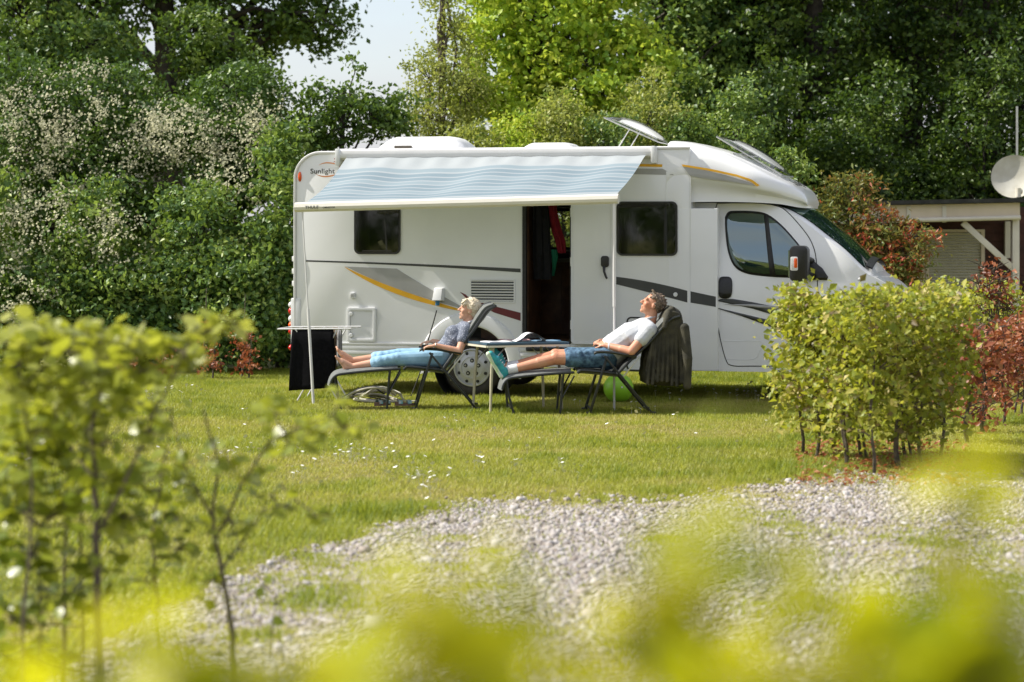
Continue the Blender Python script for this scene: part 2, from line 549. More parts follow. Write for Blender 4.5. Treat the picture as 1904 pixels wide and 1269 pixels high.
tag(link_mesh('gravel', pebbles(), M['pebble'], smooth=True), 'loose white and tan pebbles of the gravel path', 'gravel', kind='stuff')

# grass: single bent blades, short lawn with longer tufts and dry patches
M['grass'] = leafmat('grass_blade', [(0.0, (0.14, 0.21, 0.018)), (0.3, (0.25, 0.30, 0.036)), (0.6, (0.38, 0.38, 0.085)), (0.85, (0.42, 0.37, 0.12)), (1.0, (0.48, 0.38, 0.18))],
                     trans=(0.50, 0.52, 0.05), tfac=0.42, rough=0.5, spec=0.3)
def grass(n):
    d = 9.4 + (31.3 - 9.4) * rng.random(n) ** 0.86
    x = rng.uniform(-1.08, 1.08, n) * (0.226 * d + 1.0)
    keep = rng.random(n) < (0.226*d + 1.0) / 8.1
    ga = gravel_amount(x, d)
    thin = np.clip(0.62 - ga * 1.15, 0.07, 1.0)
    keep &= rng.random(n) < thin
    x, d, ga = x[keep], d[keep], ga[keep]; n = len(x)
    big = vnoise(x, d, 0.55, 11); mid = vnoise(x, d, 2.1, 12); fine = vnoise(x, d, 9.0, 13)
    dry = np.clip(1 - np.abs(ga) / 0.55, 0, 1)
    # worn, drier strips of the lawn
    for px, py, rx, rd in ((1170, 795, 1.1, 0.55), (1060, 840, 0.8, 0.4), (1360, 800, 0.8, 0.5), (700, 790, 0.9, 0.5), (1880, 830, 0.75, 3.2)):
        dd = gd(py); xx = (px-952)*dd/FPX
        dry = np.maximum(dry, 0.55*np.exp(-(((x-xx)/rx)**2 + ((d-dd)/rd)**2)))
    dry = np.maximum(dry, 0.75*np.clip((vnoise(x, d*0.6, 0.95, 17) - 0.60)*4.0, 0, 1))
    tuft = np.clip((mid*0.5 + fine*0.5 - 0.56) * 4.5, 0, 1)
    h = (0.022 + 0.018*rng.random(n) + 0.048*tuft*rng.random(n)**1.5) * (1 - 0.55*dry)
    lush = np.zeros(n)
    for px, py, rx, rd in ((690, 960, 0.45, 0.3), (1480, 880, 0.55, 0.5), (1560, 895, 0.4, 0.4), (470, 980, 0.5, 0.5), (820, 945, 0.35, 0.2), (540, 1000, 0.4, 0.4)):
        dd = gd(py); xx = (px-952)*dd/FPX
        lush = np.maximum(lush, np.exp(-(((x-xx)/rx)**2 + ((d-dd)/rd)**2)))
    h *= 1 + 1.3*lush
    w = rng.uniform(0.0030, 0.0062, n) * (1 + 0.2*np.clip(14-d, 0, 4))
    an = rng.uniform(0, 6.283, n); lean = rng.uniform(0.15, 1.0, n) * h
    dx, dy = np.cos(an), np.sin(an)
    P = np.zeros((n, 3, 3))
    P[:, 0] = np.stack([x - dy*w, d + CAM_Y + dx*w, np.full(n, 0.0)], 1)
    P[:, 1] = np.stack([x + dy*w, d + CAM_Y - dx*w, np.full(n, 0.0)], 1)
    P[:, 2] = np.stack([x + dx*lean, d + CAM_Y + dy*lean, h], 1)
    t = 0.04 + 0.46*big + 0.28*(1-mid) + 0.10*fine + rng.normal(0, 0.14, n) + 0.38*dry - 0.30*tuft - 0.28*lush
    tint = np.repeat(np.clip(t, 0, 1), 3)
    return np_mesh('lawn_grass', P.reshape(-1, 3), np.arange(n*3).reshape(-1, 3), tint)
tag(link_mesh('lawn_grass', grass(1250000), M['grass']), 'short sunlit lawn grass with drier patches', 'grass', kind='stuff')

# daisies in the lawn
M['petal'] = pmat('daisy_petal', (0.82, 0.82, 0.78), 0.7, var=0.05, scale=60)
def daisies():
    P, T = [], []
    spots = [(690,855,45,10,26),(760,895,30,14,22),(800,905,20,16,14),(420,855,60,8,16),(520,850,25,6,10),(880,870,14,8,6),(650,860,25,6,10),(1050,880,14,10,6),
             (950,870,14,5,4),(1350,735,70,9,24),(1400,728,30,5,8),(1480,790,30,10,5),(300,745,30,6,10),(330,735,30,4,8),(840,800,25,12,5),(1200,765,30,10,4),(60,870,20,8,6),
             (560,890,20,10,6),(1020,800,120,40,10),(500,790,80,30,8),(1300,820,90,40,6)]
    for px, py, sx, sy, k in spots:
        for _ in range(int(k*1.7)):
            yy = random.gauss(py, sy); xx = random.gauss(px, sx)
            if yy < 715: continue
            d = gd(yy); x = (xx-952)*d/FPX; y = CAM_Y + d
            h = random.uniform(0.06, 0.09); r = random.uniform(0.013, 0.021)
            tx, ty = random.uniform(-0.6, 0.6), random.uniform(-0.9, 0.2)
            b = len(P); m = 9
            P.append((x, y, h + 0.003))
            for i in range(m):
                a = 6.283*i/m; q = r*(1 if i % 2 else 0.8)
                P.append((x + q*math.cos(a), y + q*math.sin(a), h + q*(tx*math.cos(a) + ty*math.sin(a))))
            T += [(b, b+1+i, b+1+(i+1) % m) for i in range(m)]
            b = len(P)
            P += [(x-0.0012, y, 0), (x+0.0012, y, 0), (x, y, h)]
            T.append((b, b+1, b+2))
    return np_mesh('daisies', np.array(P), np.array(T))
tag(link_mesh('daisies', daisies(), M['petal']), 'scattered small white daisies in the lawn', 'daisies', kind='stuff')
# ------------------------------------------------------------------ foliage
def leaf_cloud(pos, nrm, size, tint, ratio=0.62, jitter=0.25):
    """one folded two-triangle leaf at each point; returns vertices, triangles, tints"""
    n = len(pos)
    nrm = nrm / (np.linalg.norm(nrm, axis=1, keepdims=True) + 1e-9)
    t = rng.normal(0, 1, (n, 3))
    t -= nrm * np.sum(t*nrm, axis=1, keepdims=True)
    t /= np.linalg.norm(t, axis=1, keepdims=True) + 1e-9
    b = np.cross(nrm, t)
    L = (size * rng.uniform(1 - jitter, 1 + jitter, n))[:, None]
    W = L * ratio * 0.5
    P = np.zeros((n, 4, 3))
    P[:, 0] = pos - t*L*0.5
    P[:, 1] = pos + b*W + nrm*W*0.35 - t*L*0.03
    P[:, 2] = pos + t*L*0.5 - nrm*L*0.12
    P[:, 3] = pos - b*W + nrm*W*0.35 - t*L*0.03
    q = np.array([(0, 1, 2), (0, 2, 3)])
    T = (q[None] + (np.arange(n)*4)[:, None, None]).reshape(-1, 3)
    return P.reshape(-1, 3), T, np.repeat(np.clip(tint, 0, 1), 4)

def clump_points(blobs, n_clump, per, clump_r, shell=0.45):
    """leaf spots gathered in clumps through ellipsoid crowns"""
    vol = np.array([b[1][0]*b[1][1]*b[1][2] for b in blobs]) ** 0.75
    wts = np.array([b[2] if len(b) > 2 else 1.0 for b in blobs]) * vol
    cnt = np.maximum(1, (n_clump * wts / wts.sum()).astype(int))
    C, O = [], []
    for (c, r, *_), k in zip(blobs, cnt):
        u = rng.normal(0, 1, (k, 3)); u /= np.linalg.norm(u, axis=1, keepdims=True)
        rad = shell + (1 - shell) * rng.random(k) ** 0.6
        rad *= rng.uniform(0.85, 1.12, k)
        C.append(np.array(c)[None] + u * rad[:, None] * np.array(r)[None]); O.append(u)
    C = np.concatenate(C); O = np.concatenate(O)
    k = len(C)
    m = rng.poisson(per, k).clip(3)
    idx = np.repeat(np.arange(k), m)
    s = clump_r * rng.uniform(0.5, 1.45, k)
    off = rng.normal(0, 1, (len(idx), 3)) * s[idx][:, None] * np.array([0.82, 0.82, 0.50])
    P = C[idx] + off
    ctint = rng.normal(0, 1, k)
    return P, O[idx], idx, C, ctint

def make_tree(name, label, cat, base, trunk_top, trunk_r, blobs, n_clump, per, clump_r, leaf, lmat, bark, group=None,
              tint=(0.45, 0.16, 0.14), ratio=0.62, twigs=0.35, shell=0.45, up=0.8, min_z=0.05, lean=None, extra_limbs=(), blossom=None, crown_name='crown'):
    root = empty(name, (base[0], base[1], 0))
    tag(root, label, cat, group)
    o3 = np.array([base[0], base[1], 0.0])
    P, O, idx, C, ct = clump_points(blobs, n_clump, per, clump_r, shell)
    ok = P[:, 2] > min_z
    P, O, idx = P[ok], O[ok], idx[ok]
    n = len(P)
    nr = O*0.5 + np.array([0, 0, up*0.55])[None] + rng.normal(0, 0.95, (n, 3))
    t = tint[0] + tint[1]*ct[idx] + rng.normal(0, tint[2], n)
    V, T, ti = leaf_cloud(P - o3, nr, np.full(n, leaf), t, ratio)
    link_mesh(crown_name, np_mesh(crown_name, V, T, ti), lmat, root)
    # trunk, limbs and twigs
    mb = MB()
    B, Tt = Vector((0, 0, -0.1)), Vector(trunk_top) - Vector(o3)
    npt = 7
    path = []
    for i in range(npt):
        f = i / (npt - 1)
        w = Vector((math.sin(f*5 + base[0])*0.04, math.cos(f*4 + base[1])*0.05, 0)) * Tt.z * 0.25 * f * (1 - f) * 2
        path.append(B.lerp(Tt, f) + w)
    mb.tube(path, [trunk_r*(1.35 - 0.35*min(1, i*2/(npt-1)))*(1 - 0.62*i/(npt-1)) for i in range(npt)], 9)
    def limb(a, b, r0, r1, n=5):
        a, b = Vector(a), Vector(b)
        L = (b - a).length
        pts = []
        for i in range(n):
            f = i / (n - 1)
            j = Vector((random.gauss(0, 1), random.gauss(0, 1), random.gauss(0, 1))) * L * 0.045 if 0 < i < n-1 else Vector()
            pts.append(a.lerp(b, f) + Vector((0, 0, math.sin(f*math.pi) * L * 0.08)) + j)
        mb.tube(pts, [r0 + (r1 - r0)*i/(n-1) for i in range(n)], 6)
    hubs = []
    for b in blobs:
        c = Vector(b[0]) - Vector(o3)
        f = min(0.97, max(0.18, (c.z*0.72 - 0.1) / max(Tt.z, 0.1)))
        s = B.lerp(Tt, f)
        rr = trunk_r * (1 - 0.62*f)
        limb(s, c, rr*0.55, rr*0.22)
        hubs.append(c)
    for a, b, r0, r1 in extra_limbs:
        limb(Vector(a) - Vector(o3), Vector(b) - Vector(o3), r0, r1, 7)
    Cl = C - o3
    H = np.array([tuple(h) for h in hubs])
    sel = rng.permutation(len(Cl))[:int(len(Cl)*twigs)]
    for i in sel:
        if Cl[i][2] < min_z: continue
        j = int(np.argmin(np.sum((H - Cl[i])**2, axis=1)))
        a = Vector(H[j]).lerp(Vector(Cl[i]), random.uniform(0.0, 0.45))
        if (a - Vector(Cl[i])).length > 0.05:
            mb.tube([a, a.lerp(Vector(Cl[i]), 0.5) + Vector((0, 0, 0.06)), Cl[i]], [trunk_r*0.13, trunk_r*0.08, trunk_r*0.035], 4, caps=False)
    mb.build('trunk', bark, root, smooth=True, fix=False)
    if blossom:
        bn, bmat, breg = blossom
        pk = []
        for c, r, k in breg:
            u = rng.normal(0, 1, (k, 3)); u /= np.linalg.norm(u, axis=1, keepdims=True)
            u[:, 1] = -np.abs(u[:, 1])
            pk.append(np.array(c)[None] + u*np.array(r)[None]*rng.uniform(0.75, 1.08, (k, 1)))
        pk = np.concatenate(pk); k = len(pk)
        m = rng.poisson(bn, k); ii = np.repeat(np.arange(k), m)
        ax = rng.normal(0, 1, (k, 3))*np.array([1, 0.5, 0.8]); ax /= np.linalg.norm(ax, axis=1, keepdims=True)
        pp = pk[ii] + ax[ii]*rng.uniform(-0.20, 0.20, (len(ii), 1)) + rng.normal(0, 1, (len(ii), 3))*0.034
        pp = pp[pp[:, 2] > 0.3]
        nn = rng.normal(0, 0.7, (len(pp), 3)) + np.array([-0.3, -0.7, 0.6])
        V, T, ti = leaf_cloud(pp - o3, nn, np.full(len(pp), 0.040), rng.random(len(pp)), 0.95)
        tag(link_mesh('blossom', np_mesh('blossom', V, T, ti), bmat, root), kind='stuff')
    return root

def E(px, py, d, rx, ry, rd, w=1.0):
    """crown lobe: place and half sizes"""
    s = d / FPX
    c = at(px, py, d)
    return ((c.x, c.y, c.z), (rx*s, rd, ry*s), w)

M['bark'] = pmat('dark_bark', (0.055, 0.045, 0.034), 0.9, c2=(0.022, 0.019, 0.015), scale=9, bump=0.8, bscale=25)
M['bark_grey'] = pmat('grey_bark', (0.13, 0.105, 0.075), 0.9, c2=(0.055, 0.045, 0.032), scale=18, bump=0.6, bscale=60)
M['l_oak'] = leafmat('oak_leaf', [(0, (0.038, 0.085, 0.018)), (0.5, (0.091, 0.159, 0.028)), (1, (0.202, 0.274, 0.043))], (0.246, 0.388, 0.032), 0.25)
M['l_haw'] = leafmat('hawthorn_leaf', [(0, (0.029, 0.072, 0.016)), (0.5, (0.072, 0.138, 0.024)), (1, (0.178, 0.258, 0.041))], (0.210, 0.355, 0.032), 0.22)
M['l_bright'] = leafmat('maple_leaf', [(0, (0.169, 0.323, 0.033)), (0.45, (0.410, 0.584, 0.048)), (0.8, (0.552, 0.600, 0.075)), (1, (0.552, 0.600, 0.122))], (0.552, 0.600, 0.062), 0.42)
M['l_pale'] = leafmat('willow_leaf', [(0, (0.132, 0.190, 0.033)), (0.5, (0.264, 0.314, 0.066)), (1, (0.462, 0.479, 0.165))], (0.561, 0.600, 0.099), 0.38)
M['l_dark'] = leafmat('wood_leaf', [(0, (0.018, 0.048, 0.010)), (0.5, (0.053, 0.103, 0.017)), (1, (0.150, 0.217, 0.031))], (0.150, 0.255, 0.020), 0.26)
M['l_shrub'] = leafmat('shrub_leaf', [(0, (0.043, 0.099, 0.028)), (0.5, (0.116, 0.207, 0.050)), (1, (0.328, 0.415, 0.097))], (0.386, 0.540, 0.055), 0.26)
M['l_phot'] = leafmat('photinia_leaf', [(0, (0.065, 0.111, 0.019)), (0.45, (0.169, 0.208, 0.039)), (0.62, (0.260, 0.221, 0.065)), (0.75, (0.338, 0.117, 0.058)), (1, (0.546, 0.065, 0.033))], (0.390, 0.286, 0.052), 0.30)
M['l_beech'] = leafmat('beech_leaf', [(0, (0.127, 0.077, 0.038)), (0.12, (0.127, 0.182, 0.026)), (0.5, (0.283, 0.329, 0.038)), (0.82, (0.448, 0.434, 0.086)), (1, (0.600, 0.505, 0.207))], (0.600, 0.600, 0.035), 0.42)
M['l_copper'] = leafmat('copper_leaf', [(0, (0.12, 0.035, 0.018)), (0.5, (0.28, 0.085, 0.035)), (1, (0.42, 0.20, 0.09))], (0.45, 0.12, 0.04), 0.30)
M['blossom'] = leafmat('hawthorn_blossom', [(0, (0.32, 0.33, 0.19)), (0.5, (0.50, 0.49, 0.35)), (1, (0.70, 0.68, 0.50))], (0.80, 0.78, 0.52), 0.48, rough=0.7)

# big oak left, its trunk standing behind the hawthorn
make_tree('oak_tree', 'tall dark oak with thick trunk and level limbs behind the white hawthorn', 'tree', at(312, 700, 41).to_2d(), at(305, -260, 41), 0.30,
    [E(120,40,41,170,80,1.6), E(300,-40,41,190,70,1.8), E(470,55,41,120,55,1.3,1.1), E(585,45,41,75,60,1.0,1.2), E(545,-30,41,110,50,1.2), E(60,-60,41,170,70,1.6), E(420,200,41,100,70,1.0,0.5),
     E(330,-190,41,300,110,2.6,0.8), E(150,-200,41,220,100,2.2,0.6), E(560,-150,41,150,60,1.4,0.6), E(30,150,41,90,60,1.0,0.6)],
    760, 44, 0.20, 0.115, M['l_oak'], M['bark'], tint=(0.42, 0.14, 0.16), twigs=0.45, shell=0.3,
    extra_limbs=[(at(312,120,41), at(70,62,40.6), 0.085, 0.03), (at(308,60,41), at(560,25,40.4), 0.08, 0.02), (at(310,150,41), at(60,-10,41.2), 0.07, 0.02), (at(312,30,41), at(640,60,40.4), 0.05, 0.012)])

# hawthorns in blossom
hb = lambda px, py, d, rx, ry, rd, k: ((tuple(at(px, py, d))), (rx*d/FPX, rd, ry*d/FPX), k)
make_tree('hawthorn_tree', 'broad hawthorn thick with white blossom left of the oak trunk', 'tree', at(160, 700, 33.5).to_2d(), at(170, 180, 33.5), 0.14,
    [E(150,190,33.5,150,75,1.2), E(40,290,33.2,110,110,1.1), E(190,310,33.3,120,110,1.2), E(110,420,33,130,90,1.0), E(250,420,32.8,90,80,0.9), E(20,150,33.8,80,60,0.9,0.7)],
    560, 52, 0.17, 0.075, M['l_haw'], M['bark'], tint=(0.40, 0.15, 0.18), twigs=0.3,
    blossom=(13, M['blossom'], [hb(150,210,33.0,155,85,1.3,85), hb(40,280,32.9,115,115,1.2,110), hb(190,290,32.8,115,95,1.3,95), hb(100,430,31.6,135,75,1.2,130), hb(40,540,30.9,80,50,0.9,45), hb(230,450,31.2,70,60,1.0,40)]))
make_tree('hawthorn_tree', 'hawthorn with hanging white blossom right of the oak trunk', 'tree', at(420, 700, 33).to_2d(), at(430, 190, 33), 0.12,
    [E(440,170,33.2,75,60,0.8,1.0), E(460,260,33,80,70,0.9), E(390,250,33,70,70,0.9), E(490,330,32.6,50,70,0.8), E(410,350,32.8,80,60,0.9,0.9), E(335,230,33.2,60,60,0.8,0.8)],
    330, 50, 0.16, 0.075, M['l_haw'], M['bark'], tint=(0.42, 0.15, 0.18), twigs=0.4, shell=0.35,
    blossom=(13, M['blossom'], [hb(350,250,32.6,85,55,0.9,110), hb(450,260,32.6,65,55,0.9,60), hb(490,225,32.8,42,55,0.9,35), hb(440,330,31.8,70,50,0.9,35)]))

# green trees filling the left side up to the oak's limbs
make_tree('field_maple', 'bushy green maple filling the space behind the broad hawthorn', 'tree', at(90, 700, 36.5).to_2d(), at(95, -60, 36.5), 0.16,
    [E(40,30,36.5,110,80,1.2), E(150,80,36.5,100,70,1.2), E(210,150,36,80,60,1.0), E(30,140,36.3,100,70,1.1), E(110,-60,36.5,140,70,1.4,0.7), E(100,230,36,140,90,1.2,0.8)],
    380, 46, 0.17, 0.10, M['l_shrub'], M['bark'], tint=(0.46, 0.24, 0.2), twigs=0.3, shell=0.35)
make_tree('field_maple', 'bushy green maple standing behind the hanging blossom', 'tree', at(430, 700, 36.5).to_2d(), at(430, 60, 36.5), 0.14,
    [E(400,120,36.5,80,60,1.0), E(480,180,36.3,60,60,0.9), E(420,230,36,100,70,1.1), E(505,270,36,45,60,0.8), E(360,60,36.5,70,50,0.9,0.7)],
    260, 46, 0.16, 0.095, M['l_oak'], M['bark'], tint=(0.50, 0.22, 0.18), twigs=0.4, shell=0.35)
# hedge of shrubs along the left edge of the pitch
HS = [(-40,470,31.4,100,160,0.9,1), (65,560,31.2,90,85,0.8,0), (170,490,31.2,80,150,0.8,1), (270,560,31.0,85,85,0.8,0), (370,480,31.0,75,150,0.8,1), (455,540,30.6,75,100,0.8,0), (522,400,31.4,48,170,0.7,1), (560,560,31.5,60,110,0.6,0)]
HSL = ['dense green hedge shrub below the hawthorns, %s from the motorhome tail' % q for q in ('eighth', 'seventh', 'sixth', 'fifth', 'fourth', 'third', 'second', 'first')]
for i, (px, py, d, rx, ry, rd, k) in enumerate(HS):
    gy = 425 + FPX*CAM_H/d
    make_tree('hedge_shrub', HSL[i], 'shrub', at(px, 700, d).to_2d(), at(px, py-40, d), 0.06,
        [E(px,py-ry*0.35,d,rx,ry*0.55,rd), E(px-rx*0.3,py+ry*0.35,d,rx*0.8,ry*0.55,rd), E(px+rx*0.35,py+ry*0.5,d-0.1,rx*0.7,ry*0.6,rd*0.9), E(px,py+ry*1.0,d,rx,ry*0.5,rd*0.8,0.6), E(px+rx*0.4,py-ry*0.85,d+0.2,rx*0.4,ry*0.3,rd*0.5,0.8), E(px-rx*0.45,py-ry*0.65,d+0.1,rx*0.4,ry*0.35,rd*0.5,0.8)],
        165, 46, 0.15, 0.085, M['l_shrub'], M['bark'], group='shrubs of the left hedge', tint=(0.36+0.14*k, 0.27, 0.20), twigs=0.25, shell=0.4)

# small dark tree over the tail of the motorhome
make_tree('young_tree', 'small dark leafy tree standing behind the tail of the motorhome', 'tree', at(610, 700, 33).to_2d(), at(640, 170, 33), 0.07,
    [E(580,225,33,45,40,0.6), E(630,185,33,55,45,0.6), E(690,220,33,60,45,0.6), E(660,135,33,25,35,0.3,0.6), E(735,210,33.3,45,40,0.6), E(600,270,33,70,30,0.6)],
    120, 34, 0.12, 0.085, M['l_oak'], M['bark'], tint=(0.40, 0.14, 0.15), twigs=0.9, shell=0.2,
    extra_limbs=[(at(540,285,33), at(720,225,33), 0.03, 0.012)])

# bright trees behind the roof
make_tree('birch_tree', 'pale drooping birch at the edge of the sky gap', 'tree', at(810, 700, 34.5).to_2d(), at(825, -120, 34.5), 0.09,
    [E(800,150,34.5,50,90,0.7), E(800,225,34.2,70,50,0.8), E(845,60,34.7,55,60,0.8,0.6), E(820,-20,34.7,70,40,0.8,0.5), E(860,160,34.5,50,90,0.8), E(840,-120,34.8,60,60,0.8,0.2)],
    210, 40, 0.15, 0.062, M['l_pale'], M['bark_grey'], tint=(0.5, 0.18, 0.18), twigs=0.6, shell=0.2, ratio=0.5, up=0.3)
make_tree('maple_tree', 'sunlit yellow green maple rising behind the motorhome roof', 'tree', at(1010, 700, 36).to_2d(), at(1000, -150, 36), 0.20,
    [E(930,60,36,80,70,1.0), E(985,130,35.5,85,65,1.0), E(1070,60,36,90,75,1.2), E(1110,170,35.3,90,60,1.0), E(900,180,35.6,70,55,0.9), E(1020,215,35,100,40,0.9), E(1180,110,35.6,70,70,1.0), E(960,-30,36,110,60,1.3), E(1110,-40,36.3,110,70,1.4),
     E(1060,-150,36.3,120,70,1.4,0.4)],
    470, 46, 0.18, 0.105, M['l_bright'], M['bark'], tint=(0.45, 0.17, 0.16), twigs=0.4, shell=0.4, ratio=0.75,
    extra_limbs=[(at(1005,190,36), at(930,95,35.2), 0.05, 0.015), (at(1010,160,36), at(1080,60,35.2), 0.06, 0.015)])
make_tree('maple_tree', 'broad mid green maple between the bright maple and the dark wood', 'tree', at(1290, 700, 39.3).to_2d(), at(1290, -200, 39.3), 0.22,
    [E(1230,30,39.3,90,80,1.2), E(1330,70,39.3,90,80,1.2), E(1270,150,38.6,90,60,1.0), E(1380,160,38.9,80,60,1.0), E(1190,200,37.9,80,45,0.8), E(1310,220,38.3,90,45,0.9), E(1410,30,39.6,80,80,1.2), E(1310,-90,39.6,160,90,1.8,0.8), E(1300,-230,39.8,180,100,2.0,0.6)],
    620, 46, 0.17, 0.10, M['l_shrub'], M['bark'], tint=(0.52, 0.2, 0.17), twigs=0.35, shell=0.45, ratio=0.75)

# shrubs right behind the motorhome
BS = [(885,268,32.2,55,28,0.6,'l_pale'), (960,262,32.4,60,40,0.6,'l_bright'), (1050,235,32.3,65,62,0.7,'l_pale'), (1130,262,32.3,50,45,0.6,'l_shrub'), (1205,225,32.8,60,75,0.7,'l_pale'), (1280,262,32.6,55,45,0.6,'l_shrub'), (1370,235,33.5,60,80,0.7,'l_shrub')]
BL = {'l_pale': 'fine leaved pale green shrub showing over the motorhome roof', 'l_bright': 'yellow green shrub showing over the motorhome roof beside the low roof box', 'l_shrub': 'mid green shrub showing over the motorhome roof'}
BLX = ['just ahead of the air conditioner', 'left of the low roof dome', 'right above the low roof dome', 'between roof dome and raised roof window', 'right behind the raised roof window', 'between the two raised roof windows', 'behind the raised cab roof window']
BLX[1] = 'beside the low roof dome'
for q_, (px, py, d, rx, ry, rd, lm) in enumerate(BS):
    make_tree('tall_shrub', BL[lm].split(' showing')[0] + ' over the roof ' + BLX[q_], 'shrub', at(px, 700, d).to_2d(), at(px, py, d), 0.05,
        [E(px,py,d,rx,ry,rd), E(px+(px*7%41)-20,py-ry*0.75,d,rx*0.45,ry*0.5,rd*0.6,0.8), E(px-(px*5%37),py-ry*0.45,d,rx*0.4,ry*0.45,rd*0.6,0.8), E(px-15,py+60,d,rx,60,rd,0.8), E(px+10,py+170,d,rx,120,rd,0.6), E(px,py+330,d,rx,110,rd,0.4)],
        135, 40, 0.13, 0.068, M[lm], M['bark'], group='shrubs behind the roof', tint=(0.5, 0.2, 0.17), twigs=0.4, shell=0.3, ratio=0.55)
make_tree('tall_shrub', 'light green shrub beside the raised roof window of the cab', 'shrub', at(1470, 700, 31.5).to_2d(), at(1470, 300, 31.5), 0.04,
    [E(1465,300,31.5,35,28,0.4), E(1490,330,31.4,28,25,0.4), E(1440,330,31.5,40,35,0.4), E(1470,420,31.5,60,70,0.5,0.6), E(1470,560,31.5,60,110,0.5,0.4)],
    75, 34, 0.10, 0.075, M['l_shrub'], M['bark'], tint=(0.72, 0.15, 0.15), twigs=0.8, shell=0.2, ratio=0.45)

# dark wood on the right: each trunk its own tree
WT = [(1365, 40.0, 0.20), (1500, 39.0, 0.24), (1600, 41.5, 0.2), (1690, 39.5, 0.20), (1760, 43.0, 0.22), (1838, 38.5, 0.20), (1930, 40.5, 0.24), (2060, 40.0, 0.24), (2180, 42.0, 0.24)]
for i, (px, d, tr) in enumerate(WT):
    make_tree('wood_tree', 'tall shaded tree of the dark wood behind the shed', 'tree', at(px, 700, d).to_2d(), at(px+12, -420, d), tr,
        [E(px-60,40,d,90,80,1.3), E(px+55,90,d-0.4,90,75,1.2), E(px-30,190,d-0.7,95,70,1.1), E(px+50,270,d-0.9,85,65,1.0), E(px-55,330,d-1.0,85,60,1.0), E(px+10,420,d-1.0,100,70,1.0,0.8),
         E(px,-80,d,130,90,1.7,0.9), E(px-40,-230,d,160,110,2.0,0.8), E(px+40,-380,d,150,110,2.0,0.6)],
        400, 40, 0.19, 0.10, M['l_dark'], M['bark'], group='trees of the dark wood', tint=(0.62 - 0.035*i, 0.26, 0.2), twigs=0.25, shell=0.45)  # tint steps down tree by tree: sunlit to shaded painted into the leaves
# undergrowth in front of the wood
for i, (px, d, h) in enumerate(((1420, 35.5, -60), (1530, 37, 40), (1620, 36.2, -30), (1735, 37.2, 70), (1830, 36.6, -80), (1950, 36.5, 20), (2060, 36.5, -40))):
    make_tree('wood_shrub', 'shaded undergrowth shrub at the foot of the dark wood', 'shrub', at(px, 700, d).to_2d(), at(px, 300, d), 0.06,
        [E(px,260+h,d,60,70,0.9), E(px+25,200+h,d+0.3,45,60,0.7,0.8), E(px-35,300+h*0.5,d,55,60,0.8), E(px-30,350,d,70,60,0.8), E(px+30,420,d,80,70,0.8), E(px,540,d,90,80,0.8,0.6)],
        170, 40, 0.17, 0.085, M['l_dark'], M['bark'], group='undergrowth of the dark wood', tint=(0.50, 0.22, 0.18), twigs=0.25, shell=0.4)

# far belt of trees closing the view
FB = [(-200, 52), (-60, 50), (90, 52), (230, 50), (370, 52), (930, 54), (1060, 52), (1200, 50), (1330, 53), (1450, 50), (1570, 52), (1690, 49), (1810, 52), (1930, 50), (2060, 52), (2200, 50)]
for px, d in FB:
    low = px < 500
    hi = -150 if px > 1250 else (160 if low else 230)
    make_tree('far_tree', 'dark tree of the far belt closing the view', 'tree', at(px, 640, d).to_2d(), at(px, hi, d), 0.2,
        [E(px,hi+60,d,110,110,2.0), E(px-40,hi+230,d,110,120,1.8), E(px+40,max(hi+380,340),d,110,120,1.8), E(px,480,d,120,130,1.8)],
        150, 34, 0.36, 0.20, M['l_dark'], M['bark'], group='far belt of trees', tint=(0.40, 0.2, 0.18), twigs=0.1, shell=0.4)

# photinia with red shoots behind the bonnet
make_tree('photinia_shrub', 'photinia shrub with green leaves and red shoots behind the windscreen', 'shrub', at(1590, 700, 31).to_2d(), at(1575, 380, 31), 0.05,
    [E(1540,395,31,50,50,0.5), E(1585,358,31,55,40,0.5), E(1560,345,31,25,22,0.3), E(1530,450,30.8,40,50,0.5), E(1600,440,30.8,60,50,0.6), E(1570,520,30.6,80,60,0.6,0.8), E(1590,640,30.6,90,90,0.6,0.5)],
    210, 32, 0.10, 0.082, M['l_phot'], M['bark_grey'], tint=(0.33, 0.20, 0.16), twigs=0.8, shell=0.3, ratio=0.4)
make_tree('photinia_shrub', 'photinia shrub with mostly coppery red leaves in front of the shutter', 'shrub', at(1670, 700, 30.6).to_2d(), at(1665, 440, 30.6), 0.05,
    [E(1640,425,30.6,55,40,0.5), E(1700,440,30.6,35,30,0.4), E(1690,480,30.5,45,40,0.5), E(1630,490,30.4,50,40,0.5), E(1670,540,30.4,70,45,0.5), E(1660,640,30.4,80,90,0.5,0.5)],
    170, 32, 0.09, 0.078, M['l_phot'], M['bark_grey'], tint=(0.62, 0.20, 0.15), twigs=0.8, shell=0.3, ratio=0.4)

# young copper beech whips at the foot of the left hedge
for px, d, hp in ((300, 29.6, 60), (378, 29.3, 130), (395, 29.1, 80), (450, 29.5, 120), (462, 29.2, 70), (230, 29.4, 55)):
    b = at(px, 700, d); s = d/FPX
    gy = HORIZON + FPX*CAM_H/d
    make_tree('beech_whip', 'young beech whip with dry copper leaves at the foot of the left hedge', 'sapling', b.to_2d(), at(px+6, gy-hp*1.3, d), 0.012,
        [E(px,gy-hp*0.35,d,18,hp*0.3,0.15), E(px+6,gy-hp*0.7,d,14,hp*0.25,0.12,0.6)],
        12, 9, 0.06, 0.065, M['l_copper'], M['bark_grey'], group='copper beech whips', tint=(0.5, 0.2, 0.2), twigs=1.0, shell=0.2)

